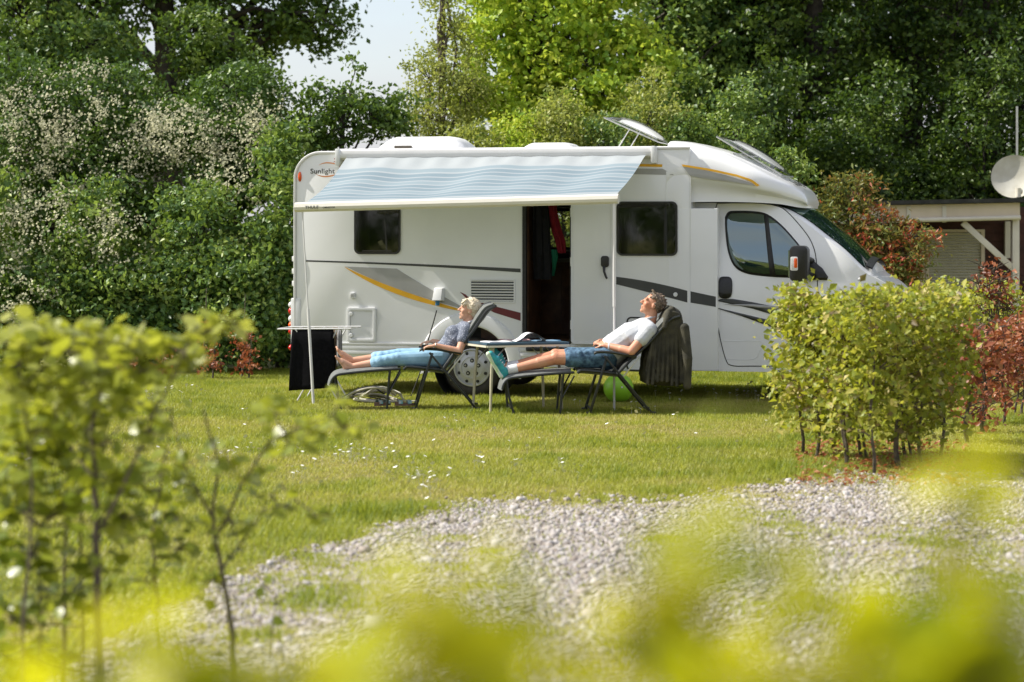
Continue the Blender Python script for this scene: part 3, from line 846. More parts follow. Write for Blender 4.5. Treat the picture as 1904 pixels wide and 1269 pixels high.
# trees across the way, behind the viewer: seen mirrored in the windows
for i, (x, y, h) in enumerate(((-34, -52, 9), (-26, -58, 11), (-19, -50, 7), (-12, -56, 9), (-5, -60, 10), (4, -56, 8))):
    make_tree('roadside_tree', 'tree standing across the way behind the viewer', 'tree', (x, y), (x, y, h*0.8), 0.2,
        [((x, y, h*0.7), (2.6, 2.2, h*0.3)), ((x-1.8, y, h*0.45), (2.2, 2.0, h*0.28)), ((x+1.8, y+0.5, h*0.4), (2.2, 2.0, h*0.28)), ((x, y, h*0.2), (3.0, 2.0, h*0.2))],
        90, 24, 0.5, 0.30, M['l_dark'], M['bark'], group='trees across the way', tint=(0.45, 0.2, 0.18), twigs=0.1, shell=0.4)
# ------------------------------------------------------------------ motorhome
van = empty('motorhome', (0, 0, 0), -VAN_YAW)
tag(van, 'white motorhome with striped blue awning and open entrance door', 'motorhome')
W = 2.30
def U(px): return el(px, 500)[0]
def Zp(px, py): return el(px, py)[1]

# ---- hollow living box
wx, wz = el(875, 688)
WR = 0.335
wz = WR - 0.005
ROOF = 2.78
prof = []
xr = U(549); xf = U(1283)
prof += [(xr+0.03, 0.44), (xr, 0.50), (xr, 1.2), (xr, 2.2)]
for a in range(0, 91, 9):
    prof.append((xr + 0.30 - 0.30*math.cos(R(a)), ROOF - 0.02 - 0.30 + 0.30*math.sin(R(a))))
prof += [(U(900), ROOF), (xf, ROOF + 0.005), (xf, 0.33), (U(1200), 0.31), (wx+0.5, 0.36), (wx-0.5, 0.40)]
mb = MB(); mb.prism(prof, 0.0, W)
shell = mb.build('body_shell', M['gel'], van, bevel=0.028)
def cutter(mbx):
    me = mbx.mesh('cut'); o = bpy.data.objects.new('cut', me); col.objects.link(o); o.parent = van
    return o
DX0, DX1 = U(976), U(1063)
DZ0, DZ1 = Zp(1020, 637), 2.28
WINS = {'rear': (U(659), U(745), Zp(700, 473), Zp(700, 366)), 'dinette': (U(1147), U(1260), Zp(1200, 476), Zp(1200, 375))}
cuts = []
c = MB(); c.box(xr+0.05, xf-0.05, 0.05, W-0.05, 0.62, ROOF-0.06); cuts.append(cutter(c))
c = MB(); c.prism(rrect(DX0, DX1, DZ0, DZ1, 0.05), -0.1, 0.1); cuts.append(cutter(c))
for x0, x1, z0, z1 in WINS.values():
    c = MB(); c.prism(rrect(x0+0.03, x1-0.03, z0+0.03, z1-0.03, 0.05), -0.1, 0.1); cuts.append(cutter(c))
# window in the far wall, seen through the open door
FW = (DX0-0.36, DX0+0.22, 1.64, 2.14)
c = MB(); c.prism(rrect(*FW, 0.05), W-0.1, W+0.1); cuts.append(cutter(c))
for yy in (-0.1, W-0.42):
    c = MB(); c.lathe([(0.0, 0.0), (0.445, 0.0), (0.445, 0.52), (0.0, 0.52)], 'y', (wx, yy, wz+0.03), 36); cuts.append(cutter(c))
for k in cuts:
    b = shell.modifiers.new('b', 'BOOLEAN'); b.operation = 'DIFFERENCE'; b.object = k; b.solver = 'EXACT'
dg = bpy.context.evaluated_depsgraph_get()
nm = bpy.data.meshes.new_from_object(shell.evaluated_get(dg))
shell.modifiers.clear(); shell.data = nm
nm.materials.clear(); nm.materials.append(M['gel'])
sharp_by_angle(nm, 30)
for k in cuts: bpy.data.objects.remove(k)

# floor pan and chassis
c = MB(); c.box(xr+0.2, xf+0.6, 0.25, W-0.25, 0.40, 0.60); c.build('chassis', M['rubber'], van)
c = MB(); c.box(wx-0.10, wx+0.10, 0.3, W-0.3, wz-0.07, wz+0.07); c.build('axle', M['rubber'], van)

# interior seen through the door and windows
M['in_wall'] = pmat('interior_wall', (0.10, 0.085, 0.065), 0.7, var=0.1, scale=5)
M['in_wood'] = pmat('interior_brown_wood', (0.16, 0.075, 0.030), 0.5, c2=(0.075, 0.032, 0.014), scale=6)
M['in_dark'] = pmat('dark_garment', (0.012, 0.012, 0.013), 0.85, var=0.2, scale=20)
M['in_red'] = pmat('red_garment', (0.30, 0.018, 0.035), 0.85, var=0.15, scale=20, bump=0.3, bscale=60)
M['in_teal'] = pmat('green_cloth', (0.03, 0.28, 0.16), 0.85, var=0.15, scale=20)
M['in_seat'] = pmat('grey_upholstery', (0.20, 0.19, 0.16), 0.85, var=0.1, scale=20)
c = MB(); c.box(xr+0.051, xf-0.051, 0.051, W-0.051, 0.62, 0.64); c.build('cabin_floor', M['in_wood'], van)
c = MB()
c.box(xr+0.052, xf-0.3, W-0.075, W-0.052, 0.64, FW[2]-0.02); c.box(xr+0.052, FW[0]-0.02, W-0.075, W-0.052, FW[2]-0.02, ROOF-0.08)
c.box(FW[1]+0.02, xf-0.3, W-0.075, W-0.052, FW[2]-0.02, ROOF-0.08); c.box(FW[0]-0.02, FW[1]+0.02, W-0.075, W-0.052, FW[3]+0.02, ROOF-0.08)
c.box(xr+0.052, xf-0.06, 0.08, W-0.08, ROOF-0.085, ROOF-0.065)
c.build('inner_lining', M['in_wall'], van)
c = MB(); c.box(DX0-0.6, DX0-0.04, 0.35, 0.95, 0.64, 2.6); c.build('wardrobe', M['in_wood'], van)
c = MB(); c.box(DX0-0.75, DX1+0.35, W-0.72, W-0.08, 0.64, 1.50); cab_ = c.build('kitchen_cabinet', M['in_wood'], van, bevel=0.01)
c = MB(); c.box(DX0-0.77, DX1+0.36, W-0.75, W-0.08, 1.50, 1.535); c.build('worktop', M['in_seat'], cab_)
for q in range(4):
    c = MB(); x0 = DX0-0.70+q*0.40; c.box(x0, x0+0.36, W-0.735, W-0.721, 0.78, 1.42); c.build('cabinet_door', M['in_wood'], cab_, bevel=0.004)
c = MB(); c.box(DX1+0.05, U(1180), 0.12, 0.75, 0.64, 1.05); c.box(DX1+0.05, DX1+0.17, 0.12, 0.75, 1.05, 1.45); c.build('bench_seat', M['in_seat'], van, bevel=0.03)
def cloth_strip(name, pts, wid, y, mat, parent):
    m = MB(); rows = []
    for i, (x, z) in enumerate(pts):
        rows.append([(x + (j/8-0.5)*wid[i], y + 0.022*math.sin(j*1.9 + i*0.6), z) for j in range(9)])
    m.grid(rows)
    rows2 = [[(a, b_+0.012, z) for a, b_, z in r] for r in rows]
    m.grid(rows2)
    return m.build(name, mat, parent, smooth=True)
cloth_strip('red_towel', [(DX0+0.20,2.24),(DX0+0.22,2.05),(DX0+0.26,1.9),(DX0+0.31,1.75),(DX0+0.33,1.62)], [0.10,0.12,0.13,0.13,0.10], 0.42, M['in_red'], van)
cloth_strip('dark_coat', [(DX0+0.09,2.26),(DX0+0.10,2.0),(DX0+0.11,1.6),(DX0+0.12,1.32)], [0.14,0.2,0.22,0.22], 0.36, M['in_dark'], van)
cloth_strip('green_cloth', [(DX0+0.24,1.66),(DX0+0.25,1.58),(DX0+0.24,1.46),(DX0+0.23,1.36)], [0.06,0.08,0.05,0.03], 0.40, M['in_teal'], van)
c = MB(); c.tube([(DX0+0.03,0.40,2.27),(DX1-0.03,0.40,2.27)], 0.012); c.build('clothes_rail', M['steel'], van)

# cabin seat and steering wheel seen through the dinette window
c = MB(); c.box(U(1175), U(1250), 0.9, 1.4, 0.64, 1.2); c.box(U(1225), U(1255), 0.9, 1.4, 1.2, 1.85); c.build('swivel_seat', M['in_seat'], van, bevel=0.06)
c = MB(); x0, z0 = el(1200, 432)
c.tube([(x0-0.12, 0.5, z0+0.05), (x0+0.05, 0.5, z0+0.055), (x0+0.27, 0.5, z0+0.06)], 0.012); c.tube([(x0+0.0,0.5,z0-0.02),(x0+0.12,0.5,z0-0.06),(x0+0.22,0.5,z0-0.13)], 0.008)
c.build('folding_arm', M['gel2'], van)

# ---- windows: smoked pane standing proud in a black frame
def side_window(x0, x1, z0, z1, y=0.0, out=-1, pm='pane'):
    w = MB(); a = rrect(x0, x1, z0, z1, 0.065, 7); b_ = rrect(x0+0.032, x1-0.032, z0+0.032, z1-0.032, 0.05, 7)
    ys = (y - 0.016, y + 0.02) if out < 0 else (y - 0.02, y + 0.016)
    w.ring_prism(a, b_, *ys)
    f = w.build('window', M['blackp'], van, smooth=True)
    p = MB(); p.prism(rrect(x0+0.022, x1-0.022, z0+0.022, z1-0.022, 0.05, 7), *( (y-0.021, y-0.0165) if out < 0 else (y+0.0165, y+0.021) ))
    p.build('pane', M[pm], f, smooth=True)
    return f
f = side_window(*WINS['rear'])
r_ = WINS['rear']; c = MB(); c.box(r_[0]+0.10, r_[1]-0.10, -0.0260, -0.0215, r_[2]+0.030, r_[2]+0.044); c.build('catch_strip', M['blackp'], f)
f = side_window(*WINS['dinette'])
d_ = WINS['dinette']; c = MB(); c.box(d_[0]+0.02, d_[1]-0.02, 0.03, 0.045, d_[3]-0.13, d_[3]-0.05); c.build('blind', M['in_wall'], f)
side_window(*FW, y=W, out=1, pm='clear')
M['curtain'] = pmat('pale_curtain', (0.62, 0.60, 0.52), 0.85, var=0.06, scale=10)
for w0, w1, q0, q1 in (WINS['rear'], WINS['dinette']):
    for a_, b_ in ((w0+0.03, w0+0.15), (w1-0.15, w1-0.03)):
        c = MB(); rows = [[(a_ + (b_-a_)*j/12 + 0.01*math.sin(i), 0.085 + 0.014*math.sin(j*2.1), q0-0.02 + (q1-q0+0.04)*i/6) for j in range(13)] for i in range(7)]
        c.grid(rows); c.grid([[(x, y+0.004, z) for x, y, z in r] for r in rows]); c.build('curtain', M['curtain'], van, smooth=True)
c = MB(); c.ellipsoid((U(700), 0.42, Zp(700, 470)), (0.20, 0.10, 0.15)); c.build('cushion', M['in_seat'], van, smooth=True)
c = MB(); c.ellipsoid((U(1205), 0.55, Zp(1205, 440)), (0.24, 0.10, 0.22)); c.build('headrest_cushion', M['curtain'], van, smooth=True)

# ---- door: frame, step and the leaf folded back flat against the wall
c = MB(); c.ring_prism(rrect(DX0-0.028, DX1+0.012, DZ0-0.03, DZ1+0.03, 0.07), rrect(DX0+0.012, DX1-0.02, DZ0+0.012, DZ1-0.015, 0.045), -0.006, 0.05)
df = c.build('door_frame', M['rubber'], van, smooth=True)
c = MB(); c.box(DX0-0.045, DX0-0.0285, -0.012, 0.02, DZ0-0.03, DZ1+0.02); c.build('frame_strip', M['alu'], df)
LX0, LX1 = U(1063)+0.005, U(1142)
c = MB(); c.prism(rrect(LX0, LX1, DZ0-0.015, DZ1+0.01, 0.045), -0.075, -0.035)
leaf = c.build('entrance_door', M['gel'], van, bevel=0.012); leaf['label'] = 'white entrance door folded back against the wall'
c = MB(); c.ring_prism(rrect(LX0+0.004, LX1-0.004, DZ0-0.011, DZ1+0.006, 0.045), rrect(LX0+0.03, LX1-0.03, DZ0+0.02, DZ1-0.02, 0.04), -0.0785, -0.0755)
c.build('door_seal', M['gel2'], leaf, smooth=True)
c = MB()
hx, hz = el(1128, 487)
c.prism(rrect(hx-0.045, hx+0.045, hz-0.06, hz+0.065, 0.03), -0.105, -0.0790)
c.tube([(hx-0.01, -0.10, hz-0.05), (hx-0.005, -0.115, hz-0.11), (hx+0.02, -0.115, hz-0.175), (hx+0.03, -0.112, hz-0.185)], [0.018, 0.014, 0.013, 0.012], 8)
c.build('door_handle', M['blackp'], leaf, bevel=0.004)
for zz in (DZ0+0.2, DZ0+0.9, DZ1-0.2):
    c = MB(); c.tube([(LX0-0.004, -0.03, zz-0.05), (LX0-0.004, -0.03, zz+0.05)], 0.012); c.build('hinge', M['alu'], df)
c = MB(); c.box(DX0+0.02, DX1-0.02, -0.05, 0.2, DZ0-0.10, DZ0-0.055); c.build('door_step', M['blackp'], van, bevel=0.01)

# ---- skirt rails with their grooves
c = MB()
def hband(px0, px1, z0, z1, y0, y1): c.box(U(px0), U(px1), y0, y1, z0, z1)
for x0, x1 in ((xr+0.02, wx-0.455), (wx+0.455, xf-0.02)):
    c.box(x0, x1, -0.014, 0.004, 0.575, 0.600); c.box(x0, x1, -0.009, 0.004, 0.520, 0.560); c.box(x0, x1, -0.012, 0.004, 0.465, 0.505)
c.build('skirt_rail', M['gel2'], van, bevel=0.003)
# rounded arch lip
c = MB(); pts = []
for a in range(-8, 189, 7):
    pts.append((wx + 0.452*math.cos(R(a)), -0.004, wz + 0.03 + 0.452*math.sin(R(a))))
c.tube(pts, 0.014, 6); c.build('wheel_arch_lip', M['gel2'], van, smooth=True)
# raised panel round the arch
c = MB(); ang_ = [R(a) for a in range(-14, 195, 6)]
ro = [(wx + 0.60*math.cos(a), wz+0.03+0.60*math.sin(a)) for a in ang_]; ri_ = [(wx + 0.455*math.cos(a), wz+0.03+0.455*math.sin(a)) for a in ang_]
rows = []
for (xo, zo), (xi, zi) in zip(ro, ri_):
    rows.append([(xo, 0.0, zo), (xo+(xi-xo)*0.10, -0.020, zo+(zi-zo)*0.10), (xo+(xi-xo)*0.55, -0.030, zo+(zi-zo)*0.55), (xi, -0.026, zi), (xi, 0.002, zi)])
c.grid(rows); c.build('arch_panel', M['gel'], van, smooth=True)
c = MB(); c.lathe([(0.449, 0.06), (0.449, 0.40), (0.02, 0.40)], 'y', (wx, 0, wz+0.03), 36); c.build('wheel_well', M['rubber'], van, smooth=True)

# ---- decals: thin film set 2 mm proud of the wall
def decal(name, mat, pts, y=-0.002, parent=van):
    poly = [el(px, py) for px, py in pts]
    c = MB(); c.prism(poly, y-0.0012, y); return c.build(name, mat, parent)
def arc(p, n=10):
    """smooth curve through three elevation points"""
    (x0,y0),(x1,y1),(x2,y2) = p
    cx, cyy = 2*x1-(x0+x2)/2, 2*y1-(y0+y2)/2
    return [((1-t)**2*x0+2*t*(1-t)*cx+t*t*x2, (1-t)**2*y0+2*t*(1-t)*cyy+t*t*y2) for t in [i/n for i in range(n+1)]]
decal('dark_stripe', M['char'], arc([(569,484),(770,491),(968,500)]) + arc([(968,507),(770,495),(569,487)]))
decal('grey_stripe', M['greyd'], [(640,496),(738,500)] + arc([(738,500),(790,532),(858,570)]) + [(852,577)] + arc([(852,572),(735,536),(648,498)]), -0.0035)
decal('yellow_stripe', M['yellowd'], arc([(640,496),(735,536),(852,574)]) + arc([(852,578),(735,546),(645,500)]), -0.0055)
decal('red_stripe', M['redd'], [(855,543),(866,548),(874,556)] + [(905,566),(968,582),(968,597),(920,582),(868,556)], -0.002)
decal('dark_stripe', M['char'], arc([(1146,515),(1210,525),(1278,541)]) + arc([(1278,563),(1210,545),(1146,529)]))
decal('grey_stripe', M['greyd'], [(1180,314),(1232,314),(1254,326),(1172,324)], -0.002)
decal('yellow_stripe', M['yellowd'], [(1190,305),(1232,306),(1231,311),(1185,310)], -0.002)

# ---- lettering
def text_mesh(name, s, size, mat, parent, loc, rot=(R(90), 0, 0), sx=1.0, ext=0.0008, shear=0.0):
    cu = bpy.data.curves.new(name, 'FONT'); cu.body = s; cu.size = size; cu.extrude = ext; cu.shear = shear; cu.space_character = 1.05; cu.offset = size*0.012
    o = bpy.data.objects.new(name, cu); col.objects.link(o)
    dg = bpy.context.evaluated_depsgraph_get()
    me = bpy.data.meshes.new_from_object(o.evaluated_get(dg)); bpy.data.objects.remove(o)
    me.materials.clear()
    t = link_mesh(name, me, mat, parent); t.location = loc; t.rotation_euler = rot; t.scale = (sx, 1, 1)
    return t
tx, tz = el(577, 323)
text_mesh('brand_lettering', 'Sunlight', 0.078, M['char'], van, (tx, -0.003, tz), sx=1.13)
decal('orange_swoosh', M['ored'], arc([(592,308),(608,302),(628,306)]) + arc([(628,307.5),(608,304),(592,308)]), -0.002)
decal('orange_swoosh', M['ored'], arc([(586,323),(605,330),(628,324)]) + arc([(628,322.5),(605,327.5),(586,323)]), -0.002)
pl = [(631,299),(624,293),(621,296),(625,298),(620,302),(626,301),(623,307),(629,303),(630.5,306)] + [(631.5,311),(631.5,317),(629.5,321),(631.5,321),(633,316),(632.5,308),(631.8,303)] + [(637,307),(635,301),(639,301),(634,298),(638,294),(633,296),(632,293),(630,296)]
decal('palm_emblem', M['wred'], pl, -0.002)
# small side marks on the wing behind the hedge line are part of the cab

# ---- hatches, grille, socket, lamps
def hatch(px0, px1, py0, py1):
    x0, z0 = el(px0, py1); x1, z1 = el(px1, py0)
    c = MB(); c.ring_prism(rrect(x0, x1, z0, z1, 0.03), rrect(x0+0.04, x1-0.04, z0+0.04, z1-0.04, 0.02), -0.024, 0.0)
    h = c.build('service_hatch', M['gel2'], van, bevel=0.006)
    c = MB(); c.prism(rrect(x0+0.043, x1-0.043, z0+0.043, z1-0.043, 0.018), -0.011, -0.001); c.build('hatch_panel', M['gel2'], h)
    for zz in (z0+0.075, z1-0.075):
        c = MB(); c.lathe([(0, -0.030), (0.020, -0.030), (0.024, -0.0245)], 'y', (x0+0.05, 0, zz), 12); c.build('lock', M['gel2'], h, smooth=True)
    return h
hatch(646, 700, 572, 636)
x0, z0 = el(874, 563); x1, z1 = el(958, 519)
c = MB(); c.ring_prism(rrect(x0, x1, z0, z1, 0.012), rrect(x0+0.015, x1-0.015, z0+0.015, z1-0.015, 0.008), -0.014, 0.0)
gr = c.build('vent_grille', M['gel2'], van)
c = MB(); c.box(x0+0.015, x1-0.015, -0.002, -0.0005, z0+0.015, z1-0.015); c.build('grille_back', M['rubber'], gr)
for i in range(8):
    zz = z0 + 0.026 + i*(z1-z0-0.05)/7
    c = MB(); c.bar((x0+0.015, -0.007, zz), (x1-0.015, -0.007, zz), 0.012, 0.013, up=(0, -0.5, 1)); c.build('louvre', M['gel2'], gr)
x0, z0 = el(652, 555); c = MB(); c.prism(rrect(x0, x0+0.055, z0, z0+0.065, 0.01), -0.03, 0.0); so = c.build('water_inlet', M['gel2'], van, bevel=0.004)
c = MB(); c.box(x0+0.012, x0+0.043, -0.0325, -0.0302, z0+0.018, z0+0.048); c.build('inlet_lock', M['greyd'], so)
x0, z0 = el(808, 560); c = MB()
c.add([(x0,-0.11,z0+0.01),(x0+0.105,-0.11,z0+0.01),(x0+0.12,0,z0),(x0,0,z0),(x0+0.015,-0.06,z0+0.145),(x0+0.105,-0.06,z0+0.145),(x0+0.12,0,z0+0.15),(x0,0,z0+0.15)], [(0,3,2,1),(4,5,6,7),(0,1,5,4),(1,2,6,5),(2,3,7,6),(3,0,4,7)])
so = c.build('power_socket', M['gel2'], van, bevel=0.006)
M['plug'] = pmat('blue_plug', (0.03, 0.16, 0.30), 0.5, var=0.1)
c = MB(); c.tube([(x0+0.055,-0.06,z0+0.03),(x0+0.05,-0.065,z0-0.05)], 0.024, 10); c.build('plug', M['plug'], so, smooth=True)
def wall_lamp(px, py, rx, rz, mat):
    x, z = el(px, py); c = MB(); c.ellipsoid((x, 0, z), (rx, 0.022, rz)); c.build('marker_lamp', mat, van, smooth=True)
wall_lamp(557.5, 329, 0.022, 0.058, M['amber'])
c = MB(); x0, z0 = el(1165, 690); x1, z1 = el(1215, 590); c.ring_prism(rrect(x0, x1, z0, z1, 0.05), rrect(x0+0.015, x1-0.015, z0+0.015, z1-0.015, 0.04), -0.005, 0.001); c.build('locker_seal', M['rubber'], van, smooth=True)
xx, zz = el(1256, 548); c = MB(); c.lathe([(0, -0.012), (0.022, -0.012), (0.026, 0)], 'y', (xx, 0, zz), 14); c.build('filler_lock', M['gel2'], van, smooth=True)

# corner trims, roof rails
c = MB(); pts = [(xr-0.004, -0.002, 0.5), (xr-0.004, -0.002, 2.2)] + [(xr + 0.30 - 0.305*math.cos(R(a)), -0.002, ROOF - 0.32 + 0.305*math.sin(R(a))) for a in range(9, 91, 9)] + [(U(900), -0.002, ROOF+0.004), (xf, -0.002, ROOF+0.008)]
c.tube(pts, 0.017, 6); c.build('edge_trim', M['alu'], van, smooth=True)
c = MB(); x0 = U(1284); c.box(x0-0.010, x0+0.004, -0.003, 0.0, 0.36, 2.5); c.build('panel_joint', M['gel2'], van)

# rear bumper column with round lamps, rear rack
c = MB(); c.box(xr-0.055, xr+0.07, -0.012, 0.30, 0.42, 1.10); rb = c.build('rear_bumper', M['gel2'], van, bevel=0.02)
for zz, m_, r in ((1.02, 'clearlens', 0.05), (0.95, 'redlens', 0.055), (0.86, 'clearlens', 0.055), (0.79, 'amber', 0.05), (0.72, 'redlens', 0.055), (0.53, 'redlens', 0.045)):
    c = MB(); c.ellipsoid((xr-0.055, 0.055, zz), (0.045, 0.062, r*0.85)); c.build('rear_lamp', M[m_], rb, smooth=True)
for py in (482, 505, 528):
    xx, zz = el(548, py); c = MB(); c.box(xr-0.085, xr+0.005, 0.12, 0.18, zz-0.03, zz+0.03); c.build('rack_bracket', M['gel2'], van, bevel=0.008)
c = MB(); c.tube([(xr-0.06, 0.15, 1.2), (xr-0.06, 0.15, 1.75)], 0.014); c.tube([(xr-0.06, 1.2, 1.2), (xr-0.06, 1.2, 1.75)], 0.014); c.tube([(xr-0.06, 0.15, 1.72), (xr-0.06, 1.2, 1.72)], 0.014); c.build('rear_rack', M['alu'], van)

# ---- roof fittings
def dome(px0, px1, h, y0, y1, name, mat):
    x0, x1 = U(px0), U(px1)
    P = []
    n = 14
    for i in range(n+1):
        f = i/n; x = x0 + (x1-x0)*f
        e_ = min(1, min(f, 1-f)/0.22); hh = h * (0.25 + 0.75*math.sin(e_*math.pi/2))
        if i in (0, n): hh = 0.0
        row = []
        for j in range(9):
            g_ = j/8; y = y0 + (y1-y0)*g_
            k = min(1, min(g_, 1-g_)/0.2)
            row.append((x, y, ROOF - 0.01 + hh*(0.2 + 0.8*math.sin(k*math.pi/2)) if 0 < j < 8 else ROOF - 0.01))
        P.append(row)
    c = MB(); c.grid(P); return c.build(name, mat, van, smooth=True)
ac = dome(664, 838, 0.20, 0.62, 1.42, 'air_conditioner', M['gel2'])
c = MB(); x0 = U(704); c.box(x0, x0+0.2, 0.612, 0.66, ROOF+0.05, ROOF+0.08); c.build('cooling_slot', M['in_wall'], ac)
dome(940, 1046, 0.115, 0.6, 1.3, 'roof_dome', M['gel2'])
def skylight(px0, py0, px1, py1, y0, y1, dep, zb, hinge_z):
    """raised clear hatch: hinged at the front, lifted at the back"""
    xa, za = el(px0, py0, (y0+y1)/2); xb, zb_ = el(px1, py1, (y0+y1)/2)
    L = math.hypot(xb-xa, zb_-za); an = math.atan2(za-zb_, xb-xa)
    P = []
    for i in range(13):
        f = i/12
        row = []
        for j in range(11):
            g_ = j/10; k = math.sin(math.pi*f)**0.5 * math.sin(math.pi*g_)**0.5 if 0 < f < 1 and 0 < g_ < 1 else 0
            lx = f*L; lz = dep*k
            row.append((xa + lx*math.cos(an) + lz*math.sin(an), y0 + (y1-y0)*g_, za - lx*math.sin(an) + lz*math.cos(an)))
        P.append(row)
    c = MB(); c.grid(P)
    d = c.build('roof_window', M['clear'], van, smooth=True)
    c = MB()
    def fr(lx, g_): return (xa + lx*math.cos(an), y0 + (y1-y0)*g_, za - lx*math.sin(an))
    c.tube([fr(0,0), fr(0,1), fr(L,1), fr(L,0), fr(0,0)], 0.008, 6)
    c.build('rim', M['steel'], d, smooth=True)
    for g_ in (0.1, 0.9):
        p = Vector(fr(L*0.45, g_)); c = MB(); c.tube([p, (p.x - 0.16, p.y, hinge_z(p.x-0.16))], 0.007, 6); c.build('stay', M['steel'], d)
    c = MB(); c.box(xb-0.75, xb+0.02, y0+0.01, y1-0.01, zb, zb+0.03) if zb else None
    if zb: c.build('hatch_frame', M['gel2'], d, bevel=0.006)
    return d
skylight(1136, 222, 1236, 267, 0.7, 1.5, 0.11, ROOF-0.005, lambda x: ROOF)

# ---- overcab fairing
def interp(pts, x):
    xs = [p[0] for p in pts]; zs = [p[1] for p in pts]
    return float(np.interp(x, xs, zs))
def smooth_curve(pts, n):
    """Catmull-Rom through points"""
    P = [pts[0]] + list(pts) + [pts[-1]]; out = []
    for i in range(1, len(P)-2):
        for k in range(n):
            t = k/n; p0, p1, p2, p3 = P[i-1], P[i], P[i+1], P[i+2]
            out.append(tuple(0.5*((2*p1[a]) + (-p0[a]+p2[a])*t + (2*p0[a]-5*p1[a]+4*p2[a]-p3[a])*t*t + (-p0[a]+3*p1[a]-3*p2[a]+p3[a])*t**3) for a in (0, 1)))
    out.append(tuple(pts[-1])); return out
FT = smooth_curve([el(px, py, 0.9) for px, py in ((1268,264),(1300,267),(1340,277),(1380,293),(1420,312),(1455,330),(1482,343),(1500,356),(1507,370))], 6)
FB_ = smooth_curve([el(px, py, 0.3) for px, py in ((1268,377),(1330,376),(1400,377),(1450,380),(1482,386),(1500,386),(1507,378))], 6)
FX0, FX1 = FT[0][0], FT[-1][0]
def f_inset(x): 
    t = max(0, (x - FX0) / (FX1 - FX0)); return 0.02*t + 0.55*max(0, (t-0.55)/0.45)**2.4
SEC = [(0.10, 0.0), (0.105, 0.12), (0.10, 0.24), (0.06, 0.31), (0.012, 0.37), (0.0, 0.45), (0.003, 0.60), (0.022, 0.74), (0.06, 0.85), (0.13, 0.93), (0.28, 0.975), (0.55, 0.995), (1.0, 1.0)]
def fairing_y(x, z):
    zt, zb = interp(FT, x), interp(FB_, x); r = (z - zb)/max(zt-zb, 0.02)
    return f_inset(x) + float(np.interp(r, [s[1] for s in SEC], [s[0] for s in SEC])) * fade(x)
def fade(x): return max(0.0, min(1.0, (x - FX0)/0.10))**0.7
P = []
for i in range(49):
    t = 1 - (1 - i/48)**1.35
    x = FX0 - 0.02 + (FX1 - FX0 + 0.02)*t
    zt, zb = interp(FT, x), interp(FB_, x); row = []
    ins = f_inset(x)
    for a, r in SEC:
        hw = W/2 - ins
        row.append((x, -0.004 + ins + min(a, 1)*(hw if a > 0.9 else 1.0)*(1 if a > 0.5 else 1) * (1 if a > 0.11 or r > 0.5 else fade(x)), zb + (zt-zb)*r))
    mir = [(q[0], W - q[1], q[2]) for q in reversed(row[:-1])]
    P.append(row + mir)
c = MB(); c.grid(P, wrap=True); c.f.append(tuple((len(P)-1)*len(P[0]) + j for j in range(len(P[0])))); c.f.append(tuple(range(len(P[0])-1, -1, -1)))
fair = c.build('overcab_fairing', M['gel'], van, smooth=True, ang=50)
def on_fairing(name, mat, pts, off, n=14):
    """film on the curved fairing: two edge curves, top and bottom"""
    top, bot = pts
    T_ = [el(a, b) for a, b in top]; B_ = [el(a, b) for a, b in bot]
    rows = []
    for k in range(5):
        row = []
        for i in range(n+1):
            f = i/n
            def pick(C):
                q = f*(len(C)-1); j = min(int(q), len(C)-2); r = q-j
                return C[j][0]*(1-r)+C[j+1][0]*r, C[j][1]*(1-r)+C[j+1][1]*r
            a, b = pick(T_), pick(B_)
            x, z = a[0]*(1-k/4)+b[0]*k/4, a[1]*(1-k/4)+b[1]*k/4
            row.append((x, fairing_y(x, z) - off, z))
        rows.append(row)
    c = MB(); c.grid(rows); c.grid([[(x, y+0.002, z) for x, y, z in r] for r in rows]); return c.build(name, mat, fair, smooth=True)
on_fairing('grey_stripe', M['greyd'], ([(1269,309),(1300,315),(1350,326),(1400,342)], [(1284,328),(1310,333),(1360,339),(1404,346)]), 0.020)
on_fairing('yellow_stripe', M['yellowd'], ([(1268,306),(1320,314),(1370,325),(1398,334),(1412,345)], [(1270,310),(1320,318),(1370,329),(1396,338),(1407,347)]), 0.025)
skylight(1346, 258, 1464, 328, 0.62, 1.68, 0.10, 0, lambda x: interp(FT, min(x, FX1)))
# name on the brow of the fairing
bx = FX0 + (FX1-FX0)*0.90
tm = text_mesh('brow_lettering', 'Sunlight', 0.17, M['char'], fair, (bx+0.04, 0.52, interp(FT, bx+0.04)+0.006), rot=(R(33), 0, R(86)), sx=1.0)

# ---- cab
CT = smooth_curve([el(px, py, 0.35) for px, py in ((1284,378),(1360,378),(1420,380),(1455,388),(1490,408),(1530,437),(1575,472),(1610,505),(1634,519),(1660,535),(1684,560),(1698,595),(1704,640),(1702,690))], 6)
CX0 = U(1284); CXF = 4.50
FWX, FWR = wx + 4.035, 0.335
def cab_top(x):
    return float(np.interp(x, [p[0] for p in CT[:61]], [p[1] for p in CT[:61]])) 
CTX = [p[0] for p in CT]; CTZ = [p[1] for p in CT]
xmax = max(CTX)
CTf = [(x, z) for x, z in zip(CTX, CTZ)]
mono = []
for x, z in CTf:
    if not mono or x > mono[-1][0] + 1e-4: mono.append((x, z))
def cab_bot(x):
    d = abs(x - FWX)
    if d < 0.41: return FWR + 0.02 + math.sqrt(0.41**2 - d*d)
    return 0.33 if x < FWX else 0.36
def cab_in(x, z):
    a = 0.075 + 0.21*max(0, (z-1.25)/0.85)**1.5
    a += 0.035*math.exp(-((z-1.35)/0.05)**2)*0.25 - 0.012*math.exp(-((z-0.95)/0.3)**2)
    a += 0.55*max(0, (x-(xmax-0.95))/0.95)**2.6
    return a
